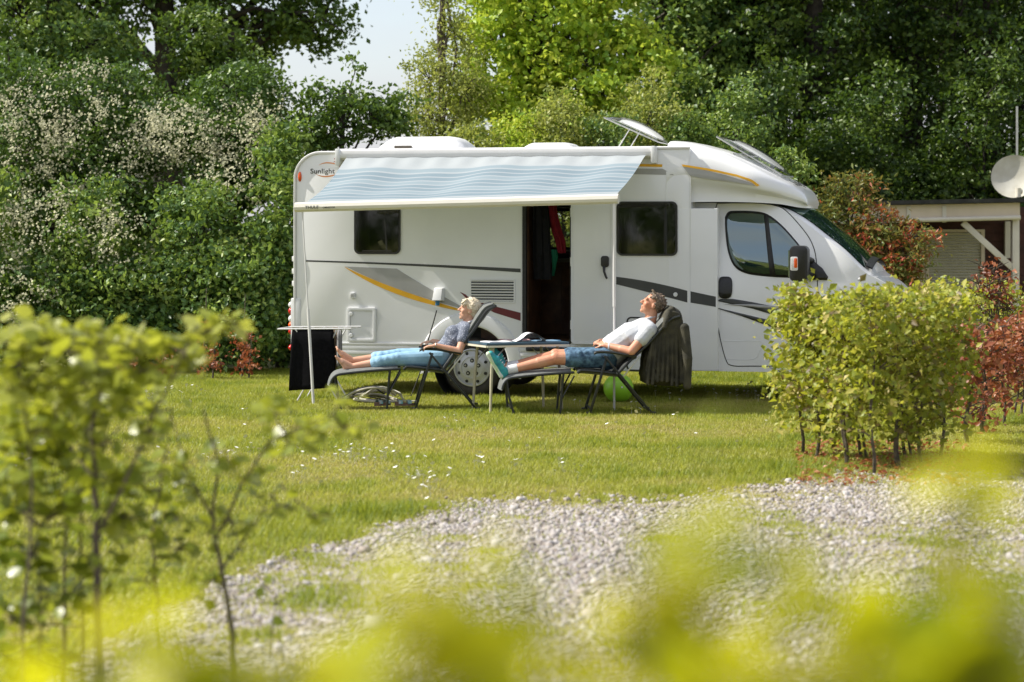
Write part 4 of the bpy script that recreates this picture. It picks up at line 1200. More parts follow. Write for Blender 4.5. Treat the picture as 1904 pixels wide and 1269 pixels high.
ws0, ws1 = el(1448, 385, 0.35)[0], el(1612, 503, 0.35)[0]
def crown(x):
    if x < ws0: return 0.02
    if x < ws1+0.05:
        t = (x-ws0)/(ws1-ws0); return 0.02 + 0.15*math.sin(min(1, t*2.2)*math.pi/2)*(1-0.35*t)
    return 0.045
P = []
NS = 70
stx = sorted(set([CX0-0.03 + (xmax-0.002-CX0+0.03)*i/NS for i in range(NS+1)] + [FWX-0.409, FWX+0.409, FWX-0.405, FWX+0.405]))
def cab_row(x):
    zt = interp(mono, x); zb = min(cab_bot(x), zt-0.02); row = []
    for k in range(15):
        z = zb + (zt-zb)*k/14
        row.append((x, cab_in(x, z), z))
    ye = cab_in(x, zt); cr = crown(x)
    for k in range(1, 9):
        g_ = k/8; y = ye + (W/2-ye)*g_
        row.append((x, y, zt + cr*math.sin(g_*math.pi/2)**0.8))
    return row
for x in stx:
    r_ = cab_row(x); P.append(r_ + [(a, W-b, c_) for a, b, c_ in reversed(r_[:-1])])
c = MB(); c.grid(P)
n_ = len(P[0]); c.f.append(tuple((len(P)-1)*n_ + j for j in range(n_)))
cabo = c.build('cab_body', M['gel'], van, smooth=True, ang=40)
def on_cab(name, mat, poly, off, parent, thick=0.004, sub=10):
    """piece lying on the cab's curved side"""
    me = bpy.data.meshes.new(name); bm = bmesh.new()
    pts = [el(a, b, 0.1) for a, b in poly]
    vs_ = [bm.verts.new((x, 0, z)) for x, z in pts]
    f = bm.faces.new(vs_)
    bmesh.ops.triangulate(bm, faces=[f])
    bmesh.ops.subdivide_edges(bm, edges=[e for e in bm.edges if e.calc_length() > 0.12], cuts=3, use_grid_fill=True)
    bmesh.ops.triangulate(bm, faces=bm.faces)
    for v in bm.verts: v.co.y = cab_in(v.co.x, v.co.z) - off
    ext = bmesh.ops.extrude_face_region(bm, geom=bm.faces[:])
    for v in [g_ for g_ in ext['geom'] if isinstance(g_, bmesh.types.BMVert)]: v.co.y += thick
    bmesh.ops.recalc_face_normals(bm, faces=bm.faces)
    bm.to_mesh(me); bm.free()
    return link_mesh(name, me, mat, parent, True)
def cab_line(name, pts, r, mat, parent, off=0.0):
    c = MB(); q = smooth_curve([el(a, b, 0.1) for a, b in pts], 5)
    c.tube([(x, cab_in(x, z) - off, z) for x, z in q], r, 6); return c.build(name, mat, parent, smooth=True)
# side glass with its black seal, split by the quarter-light bar
glass_out = smooth_curve([(1344,404),(1350,394),(1365,392),(1400,393),(1424,399),(1450,418),(1474,443),(1492,466),(1500,490),(1496,516),(1470,517),(1420,514),(1385,508),(1364,494),(1352,466),(1346,430),(1344,404)], 4)[:-1]
cx_ = sum(p[0] for p in glass_out)/len(glass_out); cz_ = sum(p[1] for p in glass_out)/len(glass_out)
inner = [(cx_ + (a-cx_)*0.945, cz_ + (b-cz_)*0.925) for a, b in glass_out]
sealo = on_cab('window_seal', M['rubber'], glass_out, 0.004, cabo)
on_cab('side_glass', M['cabglass'], inner, 0.009, sealo)
on_cab('quarter_bar', M['rubber'], [(1417,400),(1425,403),(1443,515),(1432,514)], 0.013, sealo)
# door seams, handle, lower mouldings
ds = cab_line('door_seam', [(1420,377.5),(1340,378),(1327,382),(1325,420),(1326,500),(1330,560),(1338,620),(1350,668),(1362,680),(1400,681),(1452,681)], 0.006, M['rubber'], cabo, -0.002)
cab_line('door_seam', [(1420,377.5),(1452,388),(1485,420),(1508,452),(1518,490),(1519,560),(1500,640),(1452,681)], 0.006, M['rubber'], cabo, -0.002)
cab_line('door_crease', [(1345,635),(1416,635),(1412,655),(1400,668),(1350,668)], 0.004, M['gel2'], cabo, 0.0)
on_cab('door_handle', M['blackp'], smooth_curve([(1337,524),(1340,516),(1349,514.5),(1358,516),(1362,524),(1362,544),(1358,553),(1349,555.5),(1340,553),(1337,544),(1337,524)], 3)[:-1], 0.018, cabo, 0.02)
on_cab('grey_mirror_base', M['blackp'], [(1492,470),(1506,480),(1530,500),(1540,515),(1538,521),(1490,521)], 0.02, cabo, 0.02)
# dark swooshes over the door
decal('dark_stripe', M['char'], [(1284,542),(1331,552),(1331,571),(1284,563)], -0.0035)
on_cab('dark_stripe', M['char'], [(1329,571),(1400,588),(1460,602),(1470,620),(1440,610),(1380,588),(1332,573)], 0.006, cabo, 0.003)
on_cab('dark_stripe', M['char'], [(1364,556),(1400,562),(1450,572),(1470,578),(1470,592),(1440,586),(1400,574),(1335,560),(1340,556)], 0.006, cabo, 0.003)
on_cab('grey_stripe', M['greyd'], [(1345,566),(1400,566),(1450,570),(1456,577),(1400,571)], 0.0085, cabo, 0.003)
xx, zz = el(1299, 666); c = MB(); c.ellipsoid((xx, cab_in(xx, zz)-0.003 if xx > CX0 else -0.002, zz), (0.062, 0.02, 0.032)); c.build('marker_lamp', M['amber'], van, smooth=True)
c = MB(); c.box(CX0-0.25, CX0+0.30, -0.001, 0.15, 0.335, 2.12); c.build('side_panel', M['gel'], van, bevel=0.012)
# windscreen glass on the crown of the cab
rows = []
for i in range(15):
    x = ws0 + 0.03 + (ws1-0.02-ws0-0.03)*i/14
    r_ = cab_row(x); full = r_ + [(a, W-b, c_) for a, b, c_ in reversed(r_[:-1])]
    seg = full[15:-15]
    rows.append([(a, b, c_ + 0.012) for a, b, c_ in seg])
c = MB(); c.grid(rows); c.grid([[(a, b, z-0.008) for a, b, z in r] for r in rows])
wso = c.build('windscreen', M['cabglass'], van, smooth=True)
c = MB()
p0 = rows[-1]; c.tube([(p0[1][0]+0.03, p0[1][1], p0[1][2]+0.0), (p0[6][0]-0.28, p0[6][1]+0.05, p0[6][2]+0.22)], 0.012); c.build('wiper', M['rubber'], wso)
c = MB(); c.grid([[(a+0.012, b, z+0.018) for a, b, z in rows[-1]], [(a+0.085, b, z-0.012) for a, b, z in rows[-1]]]); c.grid([[(a+0.012, b, z+0.006) for a, b, z in rows[-1]], [(a+0.085, b, z-0.03) for a, b, z in rows[-1]]]); c.build('cowl', M['blackp'], van, smooth=True)
# headlamp on the wing
xx, zz = el(1664, 585, 0.3); c = MB(); c.ellipsoid((xx-0.02, 0.335, zz), (0.15, 0.13, 0.10)); c.build('headlamp', M['clearlens'], van, smooth=True)
xx, zz = el(1598, 520, 0.1); c = MB(); c.ellipsoid((xx, cab_in(xx, zz)+0.005, zz), (0.035, 0.02, 0.025)); c.build('wing_lamp', M['clearlens'], van, smooth=True)
c = MB(); c.box(xmax-0.22, xmax+0.05, 0.45, W-0.45, 0.36, 0.78); c.build('front_bumper', M['gel2'], van, bevel=0.06)
# mirror
x0, z0 = el(1470, 524, -0.15); x1, z1 = el(1505, 457, -0.15)
c = MB(); c.prism(rrect(x0, x1, z0, z1, 0.06, 6), -0.28, -0.08); mi = c.build('wing_mirror', M['blackp'], van, bevel=0.03)
c = MB(); c.prism(rrect(x0+0.015, x0+0.095, z0+0.12, z1-0.12, 0.015), -0.288, -0.265); c.build('repeater_lens', M['clearlens'], mi, bevel=0.006)
c = MB(); c.prism(rrect(x0+0.055, x0+0.09, z0+0.15, z1-0.135, 0.012), -0.293, -0.270); c.build('amber_lens', M['amber'], mi, bevel=0.004)
c = MB(); c.tube([(x1-0.06, -0.12, z0+0.10), (x1+0.02, 0.10, z0+0.06)], 0.04, 8); c.tube([(x1-0.06, -0.12, z1-0.12), (x1+0.0, 0.12, z1-0.17)], 0.03, 8); c.build('mirror_arm', M['blackp'], mi, smooth=True)
c = MB(); c.prism(rrect(x0-0.012, x0+0.0, z0+0.05, z1-0.05, 0.005), -0.25, -0.11); c.build('mirror_glass', M['cabglass'], mi)
text_mesh('model_lettering', 'Limited Edition', 0.035, M['char'], cabo, (U(1510)+0.30, cab_in(U(1510)+0.36, 1.22)-0.004, el(1560, 550, 0.1)[1]))

# ---- wheels
def wheel(x, y, s):
    """s = -1 near side"""
    ty = MB()
    ty.lathe([(0.215, 0.02), (0.25, 0.0), (0.295, 0.006), (0.322, 0.03), (WR, 0.06), (WR, 0.17), (0.322, 0.2), (0.29, 0.222), (0.215, 0.2)], 'y', (x, y, wz), 44, close=True)
    t = ty.build('wheel', M['tyre'], van, smooth=True, ang=60)
    rm = MB()
    f = (lambda h: h) if s < 0 else (lambda h: 0.22 - h)
    rm.lathe([(r, f(h)) for r, h in ((0.216, 0.03), (0.214, 0.004), (0.203, 0.000), (0.196, 0.012), (0.190, 0.034), (0.165, 0.030), (0.140, 0.012), (0.122, 0.006), (0.118, 0.014), (0.06, 0.012), (0.05, 0.006), (0.0, 0.005))], 'y', (x, y, wz), 44)
    ri = rm.build('rim', M['rim'], t, smooth=True, ang=50)
    for k in range(5):
        a = R(90 + 72*k); cx, cz = x + 0.079*math.cos(a), wz + 0.079*math.sin(a)
        hb_ = MB(); hb_.lathe([(0.0, f(0.0085)), (0.023, f(0.0085)), (0.025, f(0.016))], 'y', (cx, y, cz), 14); hb_.build('bolt_recess', M['rubber'], ri, smooth=True)
        hb_ = MB(); hb_.lathe([(0.0, f(-0.002)), (0.010, f(-0.002)), (0.012, f(0.012))], 'y', (cx, y, cz), 8); hb_.build('wheel_bolt', M['steel'], ri)
    for k in range(8):
        a = R(22 + 45*k); cx, cz = x + 0.166*math.cos(a), wz + 0.166*math.sin(a)
        hb_ = MB(); hb_.lathe([(0.0, f(0.016)), (0.016, f(0.017)), (0.019, f(0.032))], 'y', (cx, y, cz), 12); hb_.build('rim_hole', M['rubber'], ri, smooth=True)
M['tyre'] = pmat('tyre_rubber', (0.05, 0.045, 0.038), 0.85, c2=(0.022, 0.020, 0.018), scale=8, bump=0.3, bscale=70)
wheel(wx, 0.05, -1); wheel(wx, W-0.27, 1); wheel(FWX, 0.14, -1); wheel(FWX, W-0.36, 1)

# ---- awning
def fabric_mat():
    m, nt, out = _nt('awning_fabric')
    N, L = nt.nodes, nt.links
    a = N.new('ShaderNodeAttribute'); a.attribute_name = 'run'
    rp = N.new('ShaderNodeValToRGB'); rp.color_ramp.interpolation = 'LINEAR'
    e = rp.color_ramp.elements
    stripes = []
    wh, bl, b2 = (0.42, 0.46, 0.48), (0.21, 0.285, 0.335), (0.265, 0.34, 0.385)
    e[0].position = 0.0; e[0].color = (*wh, 1); e[1].position = 1.0; e[1].color = (*bl, 1)
    pos = [0.20, 0.29, 0.37, 0.45, 0.53, 0.61, 0.69, 0.77, 0.85, 0.93]
    n = 0
    for i, p in enumerate(pos):
        colr = b2 if i % 3 == 0 else bl
        for q, c_ in ((p, wh), (p+0.014, colr), (p+0.066, colr)):
            if n < 28: k = e.new(min(q, 0.995)); k.color = (*c_, 1); n += 1
    L.new(a.outputs['Fac'], rp.inputs['Fac'])
    b = N.new('ShaderNodeBsdfPrincipled'); b.inputs['Roughness'].default_value = 0.55
    L.new(rp.outputs['Color'], b.inputs['Base Color'])
    t = N.new('ShaderNodeBsdfTranslucent'); L.new(rp.outputs['Color'], t.inputs['Color'])
    ms = N.new('ShaderNodeMixShader'); ms.inputs[0].default_value = 0.22
    L.new(b.outputs[0], ms.inputs[1]); L.new(t.outputs[0], ms.inputs[2]); L.new(ms.outputs[0], out.inputs['Surface'])
    return m
M['fabric'] = fabric_mat()
ax0, ax1 = U(634), U(1219)
cz0 = Zp(930, 295); 
EXT = 1.52
c = MB(); cs = [(-0.005, 0.115), (-0.07, 0.125), (-0.115, 0.105), (-0.13, 0.06), (-0.12, 0.02), (-0.09, 0.0), (-0.005, -0.005)]
P = [[(x, y, cz0 + z - 0.005) for y, z in cs] for x in (ax0, ax1)]
c.grid(P, wrap=True); c.f.append(tuple(range(len(cs)))); c.f.append(tuple(len(cs)+k for k in reversed(range(len(cs)))))
aw = c.build('awning', M['alu'], van, smooth=True); aw['label'] = 'white awning case with its striped cloth rolled out'
for x in (ax0, ax1):
    c = MB(); c.prism([(x-0.03, cz0-0.07), (x+0.025, cz0-0.07), (x+0.03, cz0+0.05), (x+0.02, cz0+0.12), (x-0.03, cz0+0.12)], -0.137, -0.004); c.build('end_cap', M['gel2'], aw, bevel=0.012)
# the lead bar hangs a little lower towards the tail
def out_pt(px, py, y):
    return el(px, py, -y)
bl_, br_ = out_pt(549, 386, EXT), out_pt(1150, 370, EXT)
fl_x, fr_x = out_pt(567, 380, EXT)[0], out_pt(1146, 365, EXT)[0]
ftl, ftr = U(650), U(1205)
nU, nV = 90, 46
P = []; run = []
for i in range(nU+1):
    s = i/nU; row = []
    for j in range(nV+1):
        t = j/nV
        xa, xb = ftl + (fl_x-ftl)*t, ftr + (fr_x-ftr)*t
        x = xa + (xb-xa)*s
        zf = bl_[1] + (br_[1]-bl_[1])*s + 0.045
        z = (cz0 + 0.02)*(1-t) + zf*t
        y = -0.115 - (EXT-0.13)*t
        sag = 0.055*math.sin(math.pi*t)*(0.7+0.3*math.sin(s*5.0+0.7)) + 0.012*math.sin(s*31+3*t)*math.sin(math.pi*t) + 0.010*math.sin(s*74)*max(0, 1-t*2.2)*math.sin(math.pi*min(1, t*4+0.1))
        wave = 0.022*math.sin(s*14.0)*t*(1-t)*3
        row.append((x, y, z - sag + wave)); run.append(min(1, max(0, t)))
    P.append(row)
c = MB(); c.grid(P)
fab = c.build('awning_fabric', M['fabric'], aw, smooth=True, fix=False)
a_ = fab.data.attributes.new('run', 'FLOAT', 'POINT'); a_.data.foreach_set('value', np.array(run, dtype=np.float32))
c = MB(); bs = [(0.045, 0.045), (0.0, 0.052), (-0.035, 0.035), (-0.048, 0.0), (-0.04, -0.03), (-0.01, -0.052), (0.035, -0.05), (0.05, -0.02)]
P = [[(x, -EXT + y, z0 + z) for y, z in bs] for x, z0 in (bl_, br_)]
c.grid(P, wrap=True); c.f.append(tuple(range(len(bs)))); c.f.append(tuple(len(bs)+k for k in reversed(range(len(bs)))))
M['leadbar'] = pmat('cream_lead_bar', (0.70, 0.68, 0.60), 0.4, var=0.03, scale=4)
lead = c.build('lead_bar', M['leadbar'], aw, smooth=True)
thx = out_pt(570, 385, EXT)[0]
thz = bl_[1] + (br_[1]-bl_[1])*(thx-bl_[0])/(br_[0]-bl_[0])
tilt = -math.atan2(br_[1]-bl_[1], br_[0]-bl_[0])
text_mesh('bar_lettering', 'THULE', 0.044, M['char'], lead, (thx+0.0, -EXT-0.0505, thz-0.018), rot=(R(84), tilt, 0), sx=1.1)
text_mesh('bar_lettering', 'OMNISTOR', 0.026, M['char'], lead, (thx+0.20, -EXT-0.0505, thz-0.015), rot=(R(84), tilt, 0), sx=1.0)
# folding arms under the cloth
for sx_, x_c, x_b in ((1, ftl+0.12, fl_x+0.35), (-1, ftr-0.12, fr_x-0.35)):
    zb_ = bl_[1] + (br_[1]-bl_[1])*(x_b-bl_[0])/(br_[0]-bl_[0])
    elb = Vector((x_c + sx_*0.62, -EXT*0.5, (cz0+zb_)/2 - 0.17))
    c = MB(); c.bar((x_c, -0.11, cz0-0.03), elb, 0.05, 0.035); c.bar(elb, (x_b, -EXT+0.05, zb_), 0.04, 0.03); c.tube([elb+Vector((0,0,0.03)), elb-Vector((0,0,0.03))], 0.03, 10)
    c.build('folding_arm', M['alu'], aw)
# legs: thin upper rod, thicker lower tube standing in the grass
lx, lz = out_pt(562, 392, EXT)
gl = FPX*CAM_H/(CAM_Y*-1 - lx*SN - EXT*CS)
fx = out_pt(583, 750, EXT)[0]
c = MB(); mid = Vector((lx + (fx-lx)*0.52, -EXT, lz*0.48))
c.tube([(lx, -EXT, lz), mid], 0.0085, 8); c.tube([mid + Vector((0,0,0.03)), (fx, -EXT, 0.0)], 0.0155, 10); c.tube([(fx, -EXT, 0.012), (fx, -EXT, -0.01)], 0.028, 10)
c.build('support_leg', M['alu'], aw, smooth=True)
lx, lz = out_pt(1142, 377, EXT)
c = MB(); c.tube([(lx, -EXT, lz), (lx, -EXT, lz*0.5)], 0.017, 8); c.tube([(lx, -EXT, lz*0.52), (lx, -EXT, 0.0)], 0.012, 10); c.tube([(lx, -EXT, 0.012), (lx, -EXT, -0.01)], 0.028, 10)
c.build('support_leg', M['alu'], aw, smooth=True)
# ------------------------------------------------------------------ recliner chairs
def rot2(p, c, deg):
    a = R(deg); x, z = p[0]-c[0], p[1]-c[1]
    return (c[0] + x*math.cos(a) + z*math.sin(a), c[1] - x*math.sin(a) + z*math.cos(a))
SEATC = (0.108, 0.42)
def pad(name, path, hw, th, mat, parent, bulge=0.0, n_y=12, quilt=0.0):
    """upholstered panel following a side profile; th lists thickness per point"""
    pts = smooth_curve(path, 5); m = len(pts)
    ths = np.interp(np.linspace(0, 1, m), np.linspace(0, 1, len(th)), th)
    top, bot = [], []
    for i, (x, z) in enumerate(pts):
        a = pts[max(i-1, 0)]; b = pts[min(i+1, m-1)]
        t = Vector((b[0]-a[0], b[1]-a[1])).normalized(); nx, nz = -t.y, t.x
        rt, rb = [], []
        for j in range(n_y+1):
            g_ = j/n_y*2-1; k = (1-abs(g_)**6)
            h = ths[i]*(0.25+0.75*k) + quilt*abs(math.sin(j*math.pi/3))*k
            sg = -0.02*(1-g_*g_)
            rt.append((x + nx*(h/2+sg), g_*hw, z + nz*(h/2+sg))); rb.append((x - nx*(h/2-sg), g_*hw, z - nz*(h/2-sg)))
        top.append(rt); bot.append(rb)
    rows = [t_ + list(reversed(b_)) for t_, b_ in zip(top, bot)]
    c = MB(); c.grid(rows, wrap=True); n = len(rows[0])
    c.f.append(tuple(range(n))); c.f.append(tuple((m-1)*n + k for k in reversed(range(n))))
    return c.build(name, mat, parent, smooth=True, ang=60)
def recliner(label, loc, yaw, recline):
    root = empty('recliner_chair', loc, yaw)
    tag(root, label, 'chair', 'reclining camping chairs')
    HWD = 0.285
    rc = lambda p: rot2(p, SEATC, recline)
    back = [(0.10,0.40),(0.22,0.57),(0.39,0.78),(0.51,0.955),(0.58,1.045),(0.66,1.085)]
    back = [rc(p) for p in back]
    for s in (-1, 1):
        y = s*HWD
        q = smooth_curve(back, 4)
        c = MB(); c.tube([(x, s*0.262, z) for x, z in q], 0.015, 8); c.build('back_tube', M['chair_frame'], root, smooth=True)
        c = MB(); c.bar((0.0, y, 0.60), (-0.18, y, 0.0), 0.026, 0.042, up=(0, 1, 0)); c.build('front_leg', M['chair_frame'], root, bevel=0.006)
        c = MB(); c.bar((-0.03, s*0.312, 0.605), (0.47, s*0.312, 0.0), 0.022, 0.046, up=(0, 1, 0)); l_ = c.build('rear_leg', M['chair_frame'], root, bevel=0.006)
        c = MB(); c.lathe([(0.0, -s*-0.018), (0.012, s*0.016), (0.014, s*0.0)], 'y', (0.20, s*0.312, 0.325), 10); c.build('rivet', M['steel'], l_, smooth=True)
        c = MB(); c.box(-0.215, -0.15, y-0.02, y+0.02, -0.005, 0.035); c.build('foot_cap', M['blackp'], root, bevel=0.006)
        c = MB(); c.box(0.44, 0.50, s*0.312-0.02, s*0.312+0.02, -0.005, 0.035); c.build('foot_cap', M['blackp'], root, bevel=0.006)
        # armrest
        arm = smooth_curve([(-0.135,0.625),(-0.09,0.640),(0.05,0.635),(0.18,0.612),(0.30,0.595)], 4)
        rows = [[(x, y + a, z + b) for a, b in ((-0.030,-0.012),(-0.034,0.004),(-0.02,0.016),(0.02,0.016),(0.034,0.004),(0.030,-0.012))] for x, z in arm]
        c = MB(); c.grid(rows, wrap=True); c.f.append(tuple(range(6))); c.f.append(tuple((len(rows)-1)*6+k for k in reversed(range(6))))
        c.build('armrest', M['chair_frame'], root, smooth=True)
        bp = rc((0.235,0.59))
        c = MB(); c.bar((0.29, y, 0.59), (bp[0], s*0.27, bp[1]), 0.02, 0.03); c.build('arm_joint', M['chair_frame'], root)
        c = MB(); c.bar((0.16, s*0.295, 0.385), (0.335, s*0.295, 0.605), 0.014, 0.024, up=(0, 1, 0)); c.build('back_strut', M['steel'], root, bevel=0.003)
        c = MB(); c.tube([(x, s*0.262, z) for x, z in smooth_curve([(-0.30,0.425),(-0.275,0.447),(-0.24,0.452),(0.0,0.43),(0.13,0.405)], 4)], 0.014, 8); c.build('seat_tube', M['chair_frame'], root, smooth=True)
        c = MB(); c.tube([(x, s*0.235, z) for x, z in smooth_curve([(-0.33,0.432),(-0.60,0.415),(-0.90,0.385),(-1.0,0.365),(-1.045,0.32),(-1.065,0.26)], 4)], 0.013, 8); c.build('footrest_tube', M['chair_frame'], root, smooth=True)
        c = MB(); c.tube([(-0.44, s*0.235, 0.42), (-0.452, s*0.235, 0.3), (-0.475, s*0.24, 0.0)], 0.012, 8); c.build('footrest_leg', M['chair_frame'], root, smooth=True)
        c = MB(); c.tube([(-1.02, s*0.235, 0.345), (-1.0, s*0.235, 0.2), (-0.965 - 0.02*s, s*0.24, 0.0)], 0.012, 8); c.build('footrest_leg', M['chair_frame'], root, smooth=True)
        c = MB(); c.tube([(-0.46, s*0.237, 0.16), (-0.33, s*0.25, 0.40)], 0.009, 6); c.build('footrest_strut', M['chair_frame'], root)
    c = MB(); c.tube([(-0.16, -HWD, 0.06), (-0.16, HWD, 0.06)], 0.012); c.build('front_crossbar', M['chair_frame'], root)
    c = MB(); c.tube([(0.44, -0.312, 0.04), (0.44, 0.312, 0.04)], 0.012); c.build('rear_crossbar', M['chair_frame'], root)
    c = MB(); c.tube([(-0.975, -0.235, 0.07), (-0.975, 0.235, 0.07)], 0.010); c.build('footrest_crossbar', M['chair_frame'], root)
    tp = back[-1]; c = MB(); c.tube([(tp[0], -0.262, tp[1]), (tp[0], 0.262, tp[1])], 0.015, 8); c.build('top_tube', M['chair_frame'], root, smooth=True)
    off = lambda p, k: (p[0] - 0.80*k, p[1] + 0.60*k)
    pad('backrest', [off(p, 0.010) for p in back[:4]], 0.25, [0.035, 0.04, 0.04, 0.04], M['chair_dark'], root, quilt=0.006)
    pad('headrest', [off(p, 0.030) for p in back[2:]], 0.245, [0.05, 0.10, 0.10, 0.06], M['chair_pad'], root)
    pad('seat', [(-0.285,0.44),(-0.24,0.452),(-0.05,0.435),(0.12,0.412)], 0.25, [0.03,0.04,0.04,0.035], M['chair_pad'], root, quilt=0.006)
    pad('footrest', [(-0.36,0.432),(-0.60,0.418),(-0.90,0.388),(-1.0,0.368),(-1.045,0.32),(-1.065,0.25)], 0.225, [0.03,0.035,0.035,0.03], M['chair_pad'], root, quilt=0.005)
    return root
CH_YAW = R(3)
WD, MD = 24.5, 23.9
w_loc = at(803, 600, WD); w_loc.z = 0
m_loc = at(1124, 600, MD); m_loc.z = 0
recliner('dark framed grey recliner holding the blonde person', w_loc, CH_YAW, 0)
recliner('dark framed recliner with a brown jacket over its back', m_loc, CH_YAW, 8)

# ------------------------------------------------------------------ table and what lies on it
TD = 24.2
tb = at(962, 600, TD); tb.z = 0
table = empty('camping_table', tb, R(22)); tag(table, 'folding camping table with pale legs between the two recliners', 'table')
M['table_top'] = pmat('blue_table_top', (0.035, 0.075, 0.11), 0.45, var=0.15, scale=8)
M['table_edge'] = pmat('cream_table_edge', (0.62, 0.58, 0.46), 0.45, var=0.05, scale=8)
TZ = 0.70
c = MB(); c.prism([(-0.46,TZ-0.002),(0.46,TZ-0.002),(0.46,TZ+0.022),(-0.46,TZ+0.022)], -0.30, 0.30); c.build('table_top', M['table_top'], table, bevel=0.006)
c = MB(); 
for a in ((-0.455,0.455,-0.305,-0.29),(-0.455,0.455,0.29,0.305),(-0.467,-0.45,-0.29,0.29),(0.45,0.467,-0.29,0.29)): c.box(a[0],a[1],a[2],a[3],TZ-0.022,TZ-0.0025)
c.box(-0.45,0.45,-0.012,0.012,TZ-0.024,TZ-0.004); c.build('edge_frame', M['table_edge'], table)
for sx_ in (-1, 1):
    for sy_ in (-1, 1):
        c = MB(); c.tube([(sx_*0.36, sy_*0.22, TZ-0.015), (sx_*0.385, sy_*0.235, 0.35), (sx_*0.40, sy_*0.25, 0.0)], [0.016, 0.016, 0.0125], 10); c.build('leg', M['cream_leg'], table, smooth=True)
        c = MB(); c.tube([(sx_*0.372, sy_*0.227, 0.52), (sx_*0.22, sy_*0.22, TZ-0.02)], 0.006, 6); c.build('leg_brace', M['steel'], table)
M['paper1'] = pmat('magazine_red', (0.45, 0.10, 0.12), 0.5, c2=(0.70, 0.66, 0.62), scale=14)
M['paper2'] = pmat('magazine_white', (0.78, 0.77, 0.74), 0.55, c2=(0.62, 0.64, 0.70), scale=10)
M['paper3'] = pmat('magazine_blue', (0.08, 0.22, 0.38), 0.5, c2=(0.35, 0.45, 0.55), scale=12)
def magazine(lx, ly, w, d, h, rz, mat, label, z):
    m = MB(); n = 9
    rows_t, rows_b = [], []
    for i in range(n):
        x = (i/(n-1)-0.5)*w; zz = h*(0.7+0.3*math.sin(i*0.9))
        rows_t.append([(x, -d/2, zz), (x, 0, zz+0.001), (x, d/2, zz)]); rows_b.append([(x, -d/2, 0), (x, 0, 0), (x, d/2, 0)])
    m.grid([a + list(reversed(b)) for a, b in zip(rows_t, rows_b)], wrap=True)
    m.f.append(tuple(range(6))); m.f.append(tuple((n-1)*6+k for k in reversed(range(6))))
    o = m.build('magazine', mat, None, smooth=True)
    p = Matrix.Rotation(R(22), 4, 'Z') @ Vector((lx, ly, 0))
    o.location = (tb.x+p.x, tb.y+p.y, z); o.rotation_euler = (0, 0, R(22+rz))
    tag(o, label, 'magazine')
magazine(-0.27, -0.08, 0.26, 0.22, 0.012, 6, M['paper2'], 'pale magazine lying flat near the sneakers end of the camping table', TZ+0.0225)
magazine(0.02, 0.14, 0.30, 0.22, 0.016, -10, M['paper1'], 'red and white magazine in the middle of the camping table', TZ+0.0225)
magazine(0.30, -0.06, 0.24, 0.20, 0.010, 12, M['paper3'], 'blue magazine on the end of the table towards the jacket', TZ+0.0225)
# open white booklet with fanned pages standing on the table
bk = empty('open_booklet', tb + Matrix.Rotation(R(22), 3, 'Z') @ Vector((0.10, -0.15, TZ+0.0225)), R(15)); tag(bk, 'white booklet standing open with fanned pages on the camping table', 'booklet')
for k in range(6):
    q = 1 - 0.085*k; rows = []
    for i in range(13):
        f = i/12; x = -0.13 + 0.27*f; z = (0.095 - 0.006*k)*math.sin(math.pi*min(1, (f*q)**0.75))**0.8 * (1 - 0.07*k)
        rows.append([(x - 0.012*k, -0.085, max(z, 0.001 + 0.001*k)), (x - 0.012*k, 0.085, max(z, 0.001 + 0.001*k))])
    c = MB(); c.grid(rows); c.grid([[(x, y, z+0.0015) for x, y, z in r] for r in rows]); c.build('page', M['paper2'], bk, smooth=True)

# ------------------------------------------------------------------ drying rack with dark towels
RD = 25.55
rk = at(596, 600, RD); rk.z = 0
rack = empty('drying_rack', rk, R(-8)); tag(rack, 'white folding drying rack by the awning leg', 'drying rack')
RZ = 0.80
c = MB()
for y in (-0.26, 0.26): c.tube([(-0.42, y, RZ), (0.40, y, RZ+0.01)], 0.009, 8)
c.tube([(-0.42, -0.26, RZ), (-0.42, 0.26, RZ)], 0.008, 8); c.build('rail', M['alu'], rack, smooth=True)
for i in range(7):
    x = -0.38 + i*0.125
    c = MB(); c.tube([(x, -0.26, RZ), (x, 0.26, RZ)], 0.0045, 6); c.build('wire', M['alu'], rack)
for y in (-0.265, 0.265):
    c = MB(); c.tube([(-0.22, y, RZ), (0.02, y*0.9, 0.40), (0.26, y*0.9, 0.0)], 0.009, 8); c.build('leg', M['alu'], rack, smooth=True)
    c = MB(); c.tube([(0.24, y*0.93, RZ), (0.02, y*0.84, 0.40), (-0.22, y*0.85, 0.0)], 0.009, 8); c.build('leg', M['alu'], rack, smooth=True)
M['towel'] = pmat('black_towel', (0.006, 0.006, 0.007), 1.0, spec=0.1, var=0.25, scale=30, bump=0.5, bscale=150)
M['towel2'] = pmat('grey_towel', (0.30, 0.30, 0.30), 0.95, var=0.1, scale=30, bump=0.5, bscale=150)
M['towel3'] = pmat('brown_towel', (0.16, 0.12, 0.075), 0.95, var=0.15, scale=30, bump=0.5, bscale=150)
